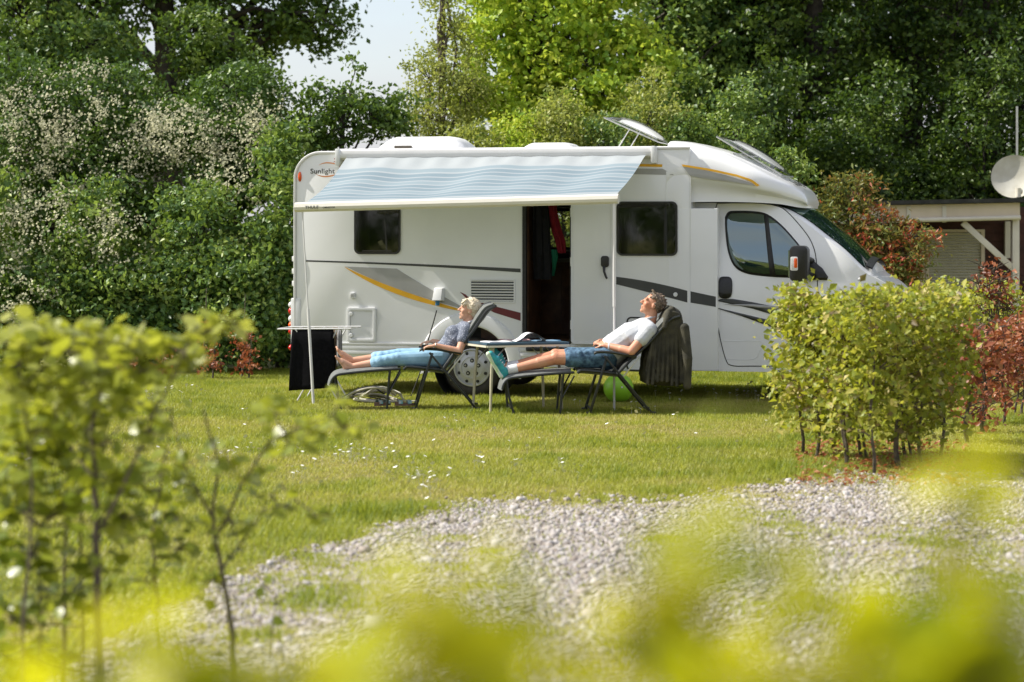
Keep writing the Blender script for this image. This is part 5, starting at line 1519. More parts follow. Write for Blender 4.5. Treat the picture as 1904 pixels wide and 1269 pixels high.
def towel(x0, x1, yb, zl, zr, mat, label, ph):
    rows_f = []
    nx, nz = 14, 12
    M_ = []
    prof_t = []
    for j in range(nx+1):
        f = j/nx; x = x0 + (x1-x0)*f; zb = zl + (zr-zl)*f
        colm = []
        for i in range(nz+1):
            t = i/nz; z = (RZ+0.012)*(1-t) + zb*t
            colm.append((x + (x-(x0+x1)/2)*0.14*t, yb - 0.035*min(1, t*6) - 0.02*t + 0.022*math.sin(f*9+ph)*t, z))
        back_ = []
        for i in range(nz+1):
            t = 1 - i/nz; z = (RZ+0.012)*(1-t) + (zb+0.12)*t
            back_.append((x + (x-(x0+x1)/2)*0.08*t, yb + 0.025*min(1, t*6) + 0.02*math.sin(f*7+ph+1)*t, z))
        M_.append(list(reversed(colm)) + list(reversed(back_[:-1])))
    c = MB(); c.grid(M_)
    o = c.build('towel', mat, None, smooth=True)
    s = o.modifiers.new('s', 'SOLIDIFY'); s.thickness = 0.006; s.offset = 0
    o.location = rk; o.rotation_euler = (0, 0, R(-8))
    tag(o, label, 'towel', None)
towel(-0.255, 0.20, -0.255, 0.13, 0.17, M['towel'], 'large black towel hanging on the drying rack', 0.3)
towel(0.14, 0.20, -0.02, 0.36, 0.36, M['towel3'], 'narrow brown towel hanging behind the black one on the rack', 1.3)
towel(0.215, 0.255, -0.10, 0.40, 0.40, M['towel2'], 'narrow grey cloth hanging at the end of the drying rack', 0.8)

# ------------------------------------------------------------------ small things on the grass
M['hose'] = pmat('grey_hose', (0.40, 0.38, 0.30), 0.5, var=0.12, scale=20)
M['cable'] = pmat('black_cable', (0.02, 0.02, 0.02), 0.5, var=0.2, scale=20)
def coil(name, mat, cpx, d, rx, ry, n, r, label, cat, zt, ends=None, seed=1):
    rr = random.Random(seed); c0 = at(cpx, 600, d); pts = []
    for k in range(n*22):
        a = k/22*2*math.pi; q = 1 + 0.22*math.sin(a*0.31+seed) + 0.10*math.sin(a*1.7)
        pts.append((rx*q*math.cos(a) + 0.05*math.sin(a*0.23), ry*q*math.sin(a), r + zt*(0.5+0.5*math.sin(a*0.5+seed*2))*(0.4+0.6*math.sin(a)**2) + 0.0015*k/22))
    if ends: pts += ends
    c = MB(); c.tube(pts, r, 7); o = c.build(name, mat, None, smooth=True); o.location = (c0.x, c0.y, 0)
    return tag(o, label, cat)
coil('garden_hose', M['hose'], 700, 25.35, 0.22, 0.16, 6, 0.0125, 'pale hose coiled on the grass under the footrest', 'hose', 0.16, [(0.30,-0.05,0.02),(0.45,-0.08,0.015)], 1)
coil('cable_coil', M['cable'], 688, 25.5, 0.24, 0.15, 7, 0.008, 'dark electric cable coiled beside the pale hose', 'cable', 0.17, None, 4)
# power cable from the socket to the ground
sx_, sz_ = el(815, 572); vloc = lambda x, y, z: Vector((x*CS + y*SN, -x*SN + y*CS, z))
c = MB(); p0 = vloc(sx_, -0.066, sz_-0.03)
p2, z2 = el(793, 660); 
c.tube([p0, vloc(sx_-0.03, -0.08, sz_-0.15), vloc(p2+0.04, -0.09, z2+0.15), vloc(p2, -0.10, z2-0.05), vloc(p2-0.05, -0.12, 0.25), vloc(p2-0.12, -0.2, 0.02), vloc(p2-0.35, -0.3, 0.012)], 0.007, 8)
tag(c.build('power_cable', M['cable'], None, smooth=True), 'black cable running down from the socket on the motorhome wall', 'cable')
# sandals
M['sandal'] = pmat('teal_white_sandal', (0.10, 0.42, 0.42), 0.6, c2=(0.65, 0.65, 0.62), scale=40)
M['sole'] = pmat('brown_sole', (0.20, 0.12, 0.08), 0.8, var=0.15, scale=30)
for px, rz, lb in ((711, 40, 'teal and white sandal nearer the footrest leg'), (752, 12, 'teal and white sandal beside the front leg of the chair')):
    p = at(px, 600, 24.5); s = empty('sandal', (p.x, p.y, 0), R(rz)); tag(s, lb, 'sandal', 'pair of sandals')
    out_ = [(0.105*math.cos(a), 0.042*math.sin(a)*(1+0.15*math.cos(a))) for a in [2*math.pi*i/20 for i in range(20)]]
    c = MB(); n = 20; v = [(x, y, 0.03) for x, y in out_] + [(x, y, 0.055+0.015*(x < -0.03)) for x, y in out_]
    c.add(v, [tuple(range(n-1, -1, -1)), tuple(range(n, 2*n))] + [(i, (i+1) % n, n+(i+1) % n, n+i) for i in range(n)]); c.build('sandal_sole', M['sole'], s)
    for x in (0.05, -0.045):
        c = MB(); rows = []
        for i in range(9):
            a = math.pi*i/8; rows.append([(x-0.022, 0.042*math.cos(a), 0.05+0.040*math.sin(a)), (x+0.022, 0.042*math.cos(a), 0.05+0.034*math.sin(a))])
        c.grid(rows); c.grid([[(a, b*1.06, z+0.004) for a, b, z in r] for r in rows]); c.build('strap', M['sandal'], s, smooth=True)
# ball under the chair
M['ball'] = pmat('lime_ball', (0.28, 0.58, 0.03), 0.35, var=0.06, scale=6)
p = at(1150, 600, 25.35); c = MB(); c.ellipsoid((0, 0, 0), (0.165, 0.165, 0.160), 32, 20)
bo = c.build('play_ball', M['ball'], None, smooth=True); bo.location = (p.x, p.y, 0.155); tag(bo, 'lime green ball on the grass behind the chair legs', 'ball')
c = MB(); c.lathe([(0, -0.001), (0.009, -0.001), (0.011, 0.004)], 'y', (0.03, -0.163, 0.02), 10); vv = c.build('valve', M['gel2'], bo)

# ------------------------------------------------------------------ jacket over the chair back
M['jacket'] = pmat('olive_brown_jacket', (0.060, 0.055, 0.034), 0.9, c2=(0.026, 0.025, 0.016), scale=9, bump=0.4, bscale=70)
jf = lambda px, py: ((px-1124)/179.5, (766-py)/179.5)
jk = empty('jacket', m_loc, CH_YAW); tag(jk, 'olive brown jacket hung over the back of the recliner', 'jacket')
sil = smooth_curve([jf(*p) for p in ((1222,600),(1234,576),(1248,570),(1262,577),(1268,600),(1273,640),(1277,690),(1274,707),(1250,713),(1222,712),(1196,706),(1194,680),(1198,650),(1208,622),(1222,600))], 4)[:-1]
rows = []
for j in range(17):
    g_ = j/16*2-1; y = g_*0.25; row = []
    cxm = sum(p[0] for p in sil)/len(sil); czm = sum(p[1] for p in sil)/len(sil)
    k = 1 - 0.10*abs(g_)**3
    for i, (x, z) in enumerate(sil):
        low = max(0, min(1, (0.95-z)/0.6))
        fold = 0.020*math.sin(g_*11 + i*0.35)*low + 0.012*math.sin(g_*23+z*9)*low
        row.append((cxm + (x-cxm)*k + fold, y*(1+0.10*low) + 0.012*math.sin(z*15+i)*low, czm + (z-czm)*k - 0.02*low*math.sin(g_*7)))
    rows.append(row)
c = MB(); c.grid(rows, wrap=True); n = len(sil); c.f.append(tuple(range(n))); c.f.append(tuple(16*n + q for q in reversed(range(n))))
# folds running down the outer face
for k in range(9):
    x0, z0 = jf(1205+k*7.5, 600+random.uniform(0, 14)); x1, z1 = jf(1198+k*9.0, random.uniform(700, 714))
    c.cap((x0+0.02, -0.245, z0-0.05), (x1, -0.285-0.012*random.random(), z1), 0.010, 0.019)
    c.cap((x0+0.02, 0.245, z0-0.05), (x1, 0.285, z1), 0.010, 0.019)
# sleeve hanging at the outer side
a, b_ = jf(1266, 608), jf(1272, 718)
c.cap((a[0], -0.27, a[1]), ((a[0]+b_[0])/2+0.01, -0.33, (a[1]+b_[1])/2), 0.055, 0.052); c.cap(((a[0]+b_[0])/2+0.01, -0.33, (a[1]+b_[1])/2), (b_[0]-0.01, -0.33, b_[1]+0.03), 0.052, 0.042)
c.cap(jf(1240,573)[:1] + (-0.22,) + jf(1240,577)[1:], jf(1228,606)[:1] + (-0.30,) + jf(1228,606)[1:], 0.030, 0.024)
c.cap(jf(1246,574)[:1] + (-0.2,) + jf(1246,574)[1:], jf(1246,574)[:1] + (0.2,) + jf(1246,574)[1:], 0.035, 0.035)
solidify_blob('jacket_cloth', c, 0.007, 2, M['jacket'], jk, 0.4)
# ------------------------------------------------------------------ people
def skin(name, c, red):
    return pmat(name, c, 0.5, c2=red, scale=7, spec=0.35, bump=0.08, bscale=120)
M['skin_w'] = skin('skin_fair', (0.62, 0.36, 0.25), (0.56, 0.29, 0.19))
M['skin_m'] = skin('skin_sunned', (0.58, 0.30, 0.19), (0.54, 0.22, 0.13))
M['hair_w'] = pmat('ash_blonde_hair', (0.72, 0.64, 0.50), 0.5, c2=(0.55, 0.45, 0.30), scale=60, bump=0.4, bscale=300)
M['hair_m'] = pmat('grey_brown_hair', (0.22, 0.155, 0.10), 0.6, c2=(0.05, 0.036, 0.025), scale=45, bump=0.4, bscale=300)
def dotted(name, base, dot, scale, th):
    m, nt, out = _nt(name); N, L = nt.nodes, nt.links
    b = N.new('ShaderNodeBsdfPrincipled'); b.inputs['Roughness'].default_value = 0.85
    tc = N.new('ShaderNodeTexCoord'); v = N.new('ShaderNodeTexVoronoi'); v.inputs['Scale'].default_value = scale
    L.new(tc.outputs['Object'], v.inputs['Vector'])
    r = N.new('ShaderNodeValToRGB'); r.color_ramp.elements[0].position = th; r.color_ramp.elements[0].color = (*dot, 1); r.color_ramp.elements[1].position = th+0.12; r.color_ramp.elements[1].color = (*base, 1)
    L.new(v.outputs['Distance'], r.inputs['Fac']); L.new(r.outputs['Color'], b.inputs['Base Color']); L.new(b.outputs[0], out.inputs['Surface'])
    return m
M['shirt_w'] = dotted('dotted_blue_grey_shirt', (0.13, 0.15, 0.20), (0.42, 0.45, 0.52), 55, 0.22)
M['shirt_m'] = pmat('pale_grey_polo', (0.50, 0.52, 0.55), 0.85, var=0.06, scale=12, bump=0.5, bscale=35)
M['shorts'] = pmat('patterned_denim_shorts', (0.10, 0.20, 0.30), 0.85, c2=(0.025, 0.06, 0.11), scale=22, bump=0.4, bscale=90)
M['sock'] = pmat('white_sock', (0.72, 0.73, 0.75), 0.9, var=0.05, scale=30, bump=0.3, bscale=200)
M['shoe'] = pmat('teal_sneaker', (0.02, 0.22, 0.30), 0.6, c2=(0.03, 0.36, 0.34), scale=25, bump=0.4, bscale=200)
M['shoe_sole'] = pmat('lime_sneaker_sole', (0.45, 0.62, 0.30), 0.6, c2=(0.60, 0.66, 0.62), scale=22)

def head(mb, c, tilt, k=1.0):
    """face towards -x, tilted back by tilt degrees"""
    a = R(tilt); Fv = Vector((-math.cos(a), 0, math.sin(a))); Uv = Vector((math.sin(a), 0, math.cos(a))); Sv = Vector((0, 1, 0))
    c = Vector(c)
    rot = Matrix((Fv, Sv, Uv)).transposed()
    p = lambda f, s, u: c + (Fv*f + Sv*s + Uv*u)*k
    el_ = lambda f, s, u, rf, rs, ru: mb.ellipsoid(p(f, s, u), (rf*k, rs*k, ru*k), 20, 14, rot)
    el_(-0.012, 0, 0.035, 0.098, 0.077, 0.086)
    el_(0.030, 0, 0.005, 0.062, 0.064, 0.075)
    el_(0.032, 0, -0.055, 0.060, 0.054, 0.056)
    el_(0.072, 0, -0.092, 0.022, 0.024, 0.020)
    for s in (-1, 1):
        el_(0.060, s*0.036, -0.018, 0.028, 0.028, 0.032)
        el_(-0.008, s*0.076, -0.005, 0.020, 0.012, 0.032)
        el_(0.070, s*0.030, 0.012, 0.020, 0.019, 0.012)
    mb.cap(p(0.080, -0.045, 0.034), p(0.080, 0.045, 0.034), 0.013*k, 0.013*k)
    mb.cap(p(0.090, 0, 0.022), p(0.116, 0, -0.016), 0.009*k, 0.013*k)
    for s in (-1, 1): mb.cap(p(0.104, s*0.010, -0.020), p(0.098, s*0.012, -0.022), 0.009*k, 0.009*k)
    mb.cap(p(0.089, -0.018, -0.050), p(0.089, 0.018, -0.050), 0.010*k, 0.010*k)
    mb.cap(p(0.086, -0.015, -0.064), p(0.086, 0.015, -0.064), 0.010*k, 0.010*k)
    return p
def hand(mb, wrist, dirv, pal, side, curl=35, k=1.0, spread=0.9):
    """palm and five fingers; dirv towards the fingertips, pal palm normal, side +1/-1 where the thumb leaves"""
    d = Vector(dirv).normalized(); n = Vector(pal); n = (n - d*n.dot(d)).normalized(); s = d.cross(n).normalized()*side
    w = Vector(wrist)
    for t in (-0.026, -0.009, 0.009, 0.026):
        mb.cap(w + s*t*0.6*k, w + d*0.085*k + s*t*k, 0.016*k, 0.0135*k, 8)
    for i, (t, L) in enumerate(((0.029, 0.068), (0.0105, 0.078), (-0.0095, 0.072), (-0.028, 0.055))):
        b = w + d*0.090*k + s*t*k*spread*1.06; dd = d
        for seg, fr in enumerate((0.42, 0.32, 0.26)):
            a = R(curl*(0.55+0.4*seg)); ax = s*side
            dd = (d*math.cos(a*1.0*(seg+1)*0.6) + n*math.sin(a*(seg+1)*0.6)).normalized()
            e = b + dd*L*fr*k; mb.cap(b, e, (0.0092-0.0006*seg)*k, (0.0086-0.0007*seg)*k, 8); b = e
    b = w + d*0.028*k + s*0.026*k; m = b + (d*0.6 + s*0.75 + n*0.25).normalized()*0.042*k; e = m + (d*0.92 + s*0.2 + n*0.35).normalized()*0.035*k
    mb.cap(b, m, 0.013*k, 0.011*k, 8); mb.cap(m, e, 0.0105*k, 0.0085*k, 8)
def hair_locks(mb, p, n, region, flow, L, r, seed):
    rr = random.Random(seed); made = 0; tries = 0
    while made < n and tries < n*60:
        tries += 1
        v = Vector((rr.gauss(0, 1), rr.gauss(0, 1), rr.gauss(0, 1))).normalized()
        if not region(v): continue
        base = Vector((-0.012 + v.x*0.101, v.y*0.081, 0.035 + v.z*0.090))
        fl = Vector(flow(v)) + Vector((rr.gauss(0, 0.3), rr.gauss(0, 0.3), rr.gauss(0, 0.3)))
        fl = (fl - v*fl.dot(v)*0.8).normalized()
        l_ = L*rr.uniform(0.7, 1.3); a = base - fl*l_*0.35; b = base + fl*l_*0.65 + v*0.006
        mb.cap(p(*a), p(*b), r*rr.uniform(0.8, 1.3), r*0.45, 7); made += 1

def boot(root, heel, ankle, toe, y, name='sneaker'):
    """shoe with its sole turned outwards along the line heel to toe"""
    H, T_ = Vector((heel[0], y, heel[1])), Vector((toe[0], y, toe[1])); A = Vector((ankle[0], y, ankle[1]))
    d = (T_-H).normalized(); L = (T_-H).length
    n = A - H; n = (n - d*n.dot(d)).normalized()
    mb = MB()
    mb.cap(H + n*0.035 + d*0.03, H + n*0.085 + d*0.055, 0.040, 0.042); mb.cap(H + n*0.04 + d*0.06, H + n*0.055 + d*(L*0.62), 0.043, 0.043, wy=1.05)
    mb.cap(H + n*0.045 + d*(L*0.55), H + n*0.035 + d*(L-0.045), 0.046, 0.035, wy=1.15)
    s = solidify_blob(name, mb, 0.007, 3, M['shoe'], root)
    mb = MB()
    mb.cap(H + d*0.035 + n*0.012, H + d*(L*0.5) + n*0.010, 0.030, 0.026, wy=1.5); mb.cap(H + d*(L*0.5) + n*0.010, H + d*(L-0.035) + n*0.016, 0.026, 0.030, wy=1.6)
    solidify_blob('shoe_sole', mb, 0.007, 2, M['shoe_sole'], s)
    mb = MB()
    for q in range(4):
        f = 0.36+0.09*q; b = H + d*(L*f) + n*(0.100-0.004*q); mb.tube([b - Vector((0, 0.03, 0)) - n*0.012, b + n*0.004, b + Vector((0, 0.03, 0)) - n*0.012 + d*0.012], 0.004, 6)
    mb.build('laces', M['sock'], s, smooth=True)

# ---- the blonde person, barefoot, in cropped jeans
def person_w():
    root = empty('person', w_loc, CH_YAW); tag(root, 'person with short blonde hair and cropped light jeans reclining barefoot', 'person')
    f = lambda px, py, y=0.0: Vector(((px-803)/175.8, y, (759-py)/175.8))
    pel, wst, chs, shl, nck = f(822,662), f(836,646), f(849,628), f(864,609), f(870,602)
    hd = f(873,577)
    mb = MB()
    p = head(mb, hd, 10)
    mb.cap(nck + Vector((0.01,0,-0.02)), p(-0.02, 0, -0.05), 0.054, 0.050)
    mb.cap(pel, wst, 0.125, 0.115, wy=1.15); mb.cap(wst, chs, 0.115, 0.12, wy=1.12); mb.cap(chs, shl, 0.115, 0.075, wy=1.35)
    for s in (-1, 1):
        mb.cap(shl + Vector((0, s*0.06, 0)), shl + Vector((0.0, s*0.155, -0.01)), 0.06, 0.055)
    for s in (-1, 1):
        y = s*0.09
        if s < 0: kn, an, he, to = f(740,666,-0.11), f(658,680,-0.08), f(641,684,-0.075), f(624,664,-0.09)
        else: kn, an, he, to = f(742,661,0.06), f(658,670,0.035), f(640,673,0.03), f(624,648,0.02)
        hip = f(818,664,y)
        mb.cap(hip, kn, 0.088, 0.060); mb.cap(kn, kn.lerp(an, 0.35), 0.056, 0.054); mb.cap(kn.lerp(an, 0.3), an, 0.053, 0.036)
        d = (to-he).normalized(); L = (to-he).length; side = Vector((0, 1, 0)); up = d.cross(side)*1
        up = Vector((-d.z, 0, d.x)); up = up if up.x > 0 else -up
        mb.cap(he + up*0.02, an, 0.032, 0.036); mb.cap(he + up*0.025 + d*0.01, he + d*(L*0.55) + up*0.030, 0.032, 0.027, wy=1.15)
        mb.cap(an + Vector((-0.01,0,0.0)), he + d*(L*0.55) + up*0.035, 0.033, 0.026, wy=1.1); mb.cap(he + d*(L*0.5) + up*0.025, he + d*(L*0.86) + up*0.018, 0.028, 0.017, wy=1.7)
        for q, (yy, l_, rr) in enumerate(((-0.028, 1.04, 0.0125), (-0.010, 1.02, 0.0088), (0.005, 0.985, 0.0082), (0.019, 0.94, 0.0078), (0.031, 0.89, 0.0075))):
            yq = yy*(-s)
            b = he + d*(L*0.80) + up*0.018 + side*yq; mb.cap(b, he + d*(L*l_) + up*0.020 + side*yq*1.05, rr*1.1, rr, 8)
    # arms
    ysh = -0.185
    sh, elb, wr = f(866,613,-0.175), f(852,651,-0.275), f(809,640,-0.29)
    mb.cap(sh, elb, 0.052, 0.041); mb.cap(elb, elb.lerp(wr, 0.4), 0.041, 0.038); mb.cap(elb.lerp(wr, 0.35), wr, 0.039, 0.027)
    hand(mb, wr, (-0.95, 0.0, -0.12), (0, 0.05, -1), -1, 40)
    sh, elb, wr = f(866,613,0.175), f(848,646,0.275), f(806,637,0.285)
    mb.cap(sh, elb, 0.052, 0.041); mb.cap(elb, elb.lerp(wr, 0.4), 0.041, 0.038); mb.cap(elb.lerp(wr, 0.35), wr, 0.039, 0.027)
    hand(mb, wr, (-0.95, 0.0, -0.1), (0, -0.05, -1), 1, 40)
    solidify_blob('body', mb, 0.0062, 4, M['skin_w'], root, 0.4)
    # shirt
    mb = MB()
    mb.cap(pel.lerp(wst, 0.15), wst, 0.138, 0.130, wy=1.15); mb.cap(wst, chs, 0.130, 0.136, wy=1.12); mb.cap(chs, shl + Vector((-0.005,0,-0.01)), 0.130, 0.085, wy=1.35)
    for s in (-1, 1):
        mb.ellipsoid(chs + Vector((-0.026, s*0.06, 0.030)), (0.105, 0.08, 0.105))
        sh, elb = f(866,612,s*0.175), f(850,650,s*0.275)
        mb.cap(shl + Vector((0, s*0.07, 0)), sh, 0.070, 0.070); mb.cap(sh, sh.lerp(elb, 0.45), 0.070, 0.064)
    solidify_blob('shirt', mb, 0.008, 3, M['shirt_w'], root)
    mb = MB(); pts = [nck + Vector((0.0 + 0.062*math.cos(a)*1.05 - 0.004, 0.066*math.sin(a), 0.012 - 0.03*math.cos(a)*-0.9)) for a in [2*math.pi*i/20 for i in range(21)]]
    mb.tube(pts, 0.011, 6, caps=False); mb.build('collar', M['sock'], root, smooth=True)
    # jeans
    mb = MB()
    mb.cap(pel + Vector((0.0,0,0.0)), pel.lerp(wst, 0.25), 0.137, 0.134, wy=1.18)
    for s in (-1, 1):
        kn, an = (f(740,666,-0.11), f(658,680,-0.08)) if s < 0 else (f(742,661,0.06), f(658,670,0.035))
        hip = f(818,664,s*0.09)
        mb.cap(hip, kn, 0.103, 0.075); e = kn.lerp(an, 0.50); mb.cap(kn, e, 0.073, 0.066)
        for q in range(6): 
            c0 = kn.lerp(an, 0.02+0.075*q); mb.cap(c0 + Vector((0,-0.03,0.01)), c0 + Vector((0.012,0.03,-0.01)), 0.055+0.004*(q % 2), 0.055)
        mb.cap(kn.lerp(an, 0.42), kn.lerp(an, 0.50), 0.071, 0.070)
    solidify_blob('jeans', mb, 0.008, 2, M['denim'], root)
    # hair
    mb = MB()
    rot = Matrix((Vector((-math.cos(R(10)),0,math.sin(R(10)))), Vector((0,1,0)), Vector((math.sin(R(10)),0,math.cos(R(10)))))).transposed()
    mb.ellipsoid(p(-0.026, 0, 0.045), (0.098, 0.088, 0.090), 20, 14, rot); mb.ellipsoid(p(-0.062, 0, -0.01), (0.058, 0.076, 0.075), 16, 12, rot)
    reg = lambda v: (v.z > 0.15 and v.x < 0.80) or (v.x < 0.10 and v.z > -0.85)
    hair_locks(mb, p, 230, reg, lambda v: (-0.7 if v.x < 0.4 else 0.9, 0.3*(1 if v.y > 0 else -1), -0.9 if v.x < 0.2 else 0.1), 0.062, 0.0095, 3)
    for q in range(16):
        y = -0.06+0.12*q/15; a = Vector((0.055, y, 0.105)); b = Vector((0.094, y*1.0, 0.058+0.012*random.random())); mb.cap(p(*a), p(*b), 0.014, 0.006, 7)
    solidify_blob('hair', mb, 0.0048, 1, M['hair_w'], root, 0.3)
    for s in (-1, 1):
        mb = MB(); mb.cap(p(0.096, s*0.018, 0.040), p(0.084, s*0.045, 0.042), 0.0045, 0.003, 7); mb.build('eyebrow', M['hair_w'], root, smooth=True)
        mb = MB(); mb.cap(p(0.090, s*0.020, 0.012), p(0.080, s*0.042, 0.011), 0.0028, 0.002, 7); mb.build('eyelash', M['hair_m'], root, smooth=True)
    mb = MB(); q = f(809,640,-0.29); mb.lathe([(0.029,-0.004),(0.032,0.0),(0.029,0.004)], 'x', tuple(q), 16, close=True); mb.build('bracelet', M['steel'], root, smooth=True)
person_w()

# ---- the person in polo, shorts and sneakers
def person_m():
    root = empty('person', m_loc, CH_YAW); tag(root, 'person in pale polo shirt and blue shorts reclining with hands clasped', 'person')
    f = lambda px, py, y=0.0: Vector(((px-1124)/179.5, y, (766-py)/179.5))
    pel, bel, chs, shl, nck = f(1128,661), f(1144,646), f(1172,625), f(1198,607), f(1206,597)
    hd = f(1213,567)
    mb = MB()
    p = head(mb, hd, 24, 1.04)
    mb.cap(nck + Vector((0.01,0,-0.03)), p(-0.02, 0, -0.05), 0.066, 0.062)
    mb.cap(pel, bel, 0.135, 0.145, wy=1.1); mb.cap(bel, chs, 0.145, 0.135, wy=1.15); mb.cap(chs, shl, 0.13, 0.085, wy=1.4)
    for s in (-1, 1): mb.cap(shl + Vector((0, s*0.08, 0)), shl + Vector((0, s*0.18, -0.01)), 0.068, 0.062)
    for s in (-1, 1):
        if s < 0: hip, kn, an = f(1120,664,-0.10), f(1034,664,-0.13), f(950,684,-0.11)
        else: hip, kn, an = f(1120,664,0.10), f(1036,661,0.09), f(954,679,0.08)
        mb.cap(hip, kn, 0.098, 0.068); mb.cap(kn, kn + Vector((-0.01,0,0.01)), 0.068, 0.064); mb.cap(kn, kn.lerp(an, 0.38), 0.062, 0.062); mb.cap(kn.lerp(an, 0.33), an, 0.061, 0.040)
        mb.cap(an, an + Vector((-0.05,0,0.0)), 0.042, 0.04)
    for s in (-1, 1):
        sh, elb, wr = f(1203,613,s*0.20), f(1168,650,s*0.285), f(1124,640,s*0.11)
        if s > 0: wr = f(1122,635,s*0.09)
        mb.cap(sh, elb, 0.060, 0.048); mb.cap(elb, elb.lerp(wr, 0.35), 0.048, 0.046); mb.cap(elb.lerp(wr, 0.3), wr, 0.046, 0.031)
        if s < 0: hand(mb, wr, (-0.55, 0.75, 0.22), (0.35, 0.25, -0.9), 1, 38, 1.06)
        else: hand(mb, wr, (-0.55, -0.75, 0.10), (0.35, -0.25, -0.9), -1, 32, 1.06)
    solidify_blob('body', mb, 0.0064, 4, M['skin_m'], root, 0.4)
    # polo shirt
    mb = MB()
    mb.cap(pel.lerp(bel, 0.3), bel, 0.150, 0.160, wy=1.1); mb.cap(bel, chs, 0.160, 0.152, wy=1.15); mb.cap(chs, shl + Vector((-0.005,0,-0.008)), 0.150, 0.106, wy=1.4)
    for s in (-1, 1):
        sh, elb = f(1203,612,s*0.20), f(1168,650,s*0.285)
        mb.cap(shl + Vector((0, s*0.06, 0.0)), sh, 0.096, 0.088); mb.cap(sh, sh.lerp(elb, 0.42), 0.086, 0.078)
    solidify_blob('polo_shirt', mb, 0.008, 2, M['shirt_m'], root)
    mb = MB()
    for s in (-1, 1):
        mb.cap(nck + Vector((-0.065, s*0.012, 0.018)), nck + Vector((-0.02, s*0.07, 0.03)), 0.012, 0.013); mb.cap(nck + Vector((-0.02, s*0.07, 0.03)), nck + Vector((0.055, s*0.04, 0.05)), 0.013, 0.014)
        mb.cap(nck + Vector((-0.07, s*0.012, 0.015)), nck + Vector((-0.085, s*0.04, -0.005)), 0.010, 0.006)
    solidify_blob('collar', mb, 0.006, 1, M['shirt_m'], root)
    # shorts
    mb = MB()
    mb.cap(pel, pel.lerp(bel, 0.35), 0.148, 0.150, wy=1.15)
    for s in (-1, 1):
        hip, kn = (f(1120,664,-0.10), f(1034,664,-0.13)) if s < 0 else (f(1120,664,0.10), f(1036,661,0.09))
        e = hip.lerp(kn, 0.68); mb.cap(hip, e, 0.112, 0.092); mb.cap(hip.lerp(kn, 0.60), hip.lerp(kn, 0.70), 0.098, 0.096)
        for q in range(4):
            a = hip.lerp(kn, 0.1+0.14*q); mb.cap(a + Vector((0,-0.05,0.055)), a + Vector((0.02,0.03,0.065)), 0.035, 0.03)
    solidify_blob('shorts', mb, 0.008, 2, M['shorts'], root)
    for s in (-1, 1):
        an, kn = (f(950,684,-0.11), f(1034,664,-0.13)) if s < 0 else (f(954,679,0.08), f(1036,661,0.09))
        mb = MB(); mb.cap(an + Vector((-0.03,0,-0.005)), an.lerp(kn, 0.10), 0.050, 0.049); solidify_blob('sock', mb, 0.007, 2, M['sock'], root)
        y = an.y
        if s < 0: boot(root, ((934-1124)/179.5, (766-702)/179.5), ((950-1124)/179.5, (766-683)/179.5), ((903-1124)/179.5, (766-652)/179.5), y-0.01)
        else: boot(root, ((938-1124)/179.5, (766-697)/179.5), ((954-1124)/179.5, (766-679)/179.5), ((910-1124)/179.5, (766-645)/179.5), y+0.02)
    # hair: receding, wavy
    mb = MB(); a = R(24)
    rot = Matrix((Vector((-math.cos(a),0,math.sin(a))), Vector((0,1,0)), Vector((math.sin(a),0,math.cos(a))))).transposed()
    mb.ellipsoid(p(-0.038, 0, 0.045), (0.084, 0.084, 0.084), 20, 14, rot); mb.ellipsoid(p(-0.066, 0, 0.0), (0.048, 0.070, 0.062), 16, 12, rot)
    reg = lambda v: (v.z > 0.35 and v.x < 0.55) or (v.x < -0.05 and v.z > -0.55)
    hair_locks(mb, p, 210, reg, lambda v: (-0.5, 0.5*math.sin(v.x*9), 0.5*math.sin(v.z*8)), 0.045, 0.0105, 9)
    for q in range(12):
        y = -0.05+0.10*q/11; mb.cap(p(0.03, y, 0.118), p(0.052+0.012*random.random(), y, 0.134+0.012*random.random()), 0.012, 0.005, 7)
    solidify_blob('hair', mb, 0.0048, 1, M['hair_m'], root, 0.3)
    for s in (-1, 1):
        mb = MB(); mb.cap(p(0.095, s*0.016, 0.040), p(0.083, s*0.046, 0.042), 0.0055, 0.004, 7); mb.build('eyebrow', M['hair_m'], root, smooth=True)
        mb = MB(); mb.cap(p(0.090, s*0.020, 0.012), p(0.080, s*0.042, 0.011), 0.0028, 0.002, 7); mb.build('eyelash', M['hair_m'], root, smooth=True)
    mb = MB(); wv = f(1130,642,-0.135); mb.ellipsoid(wv, (0.02, 0.042, 0.040)); mb.build('wrist_watch', M['shirt_m'], root, smooth=True)
person_m()
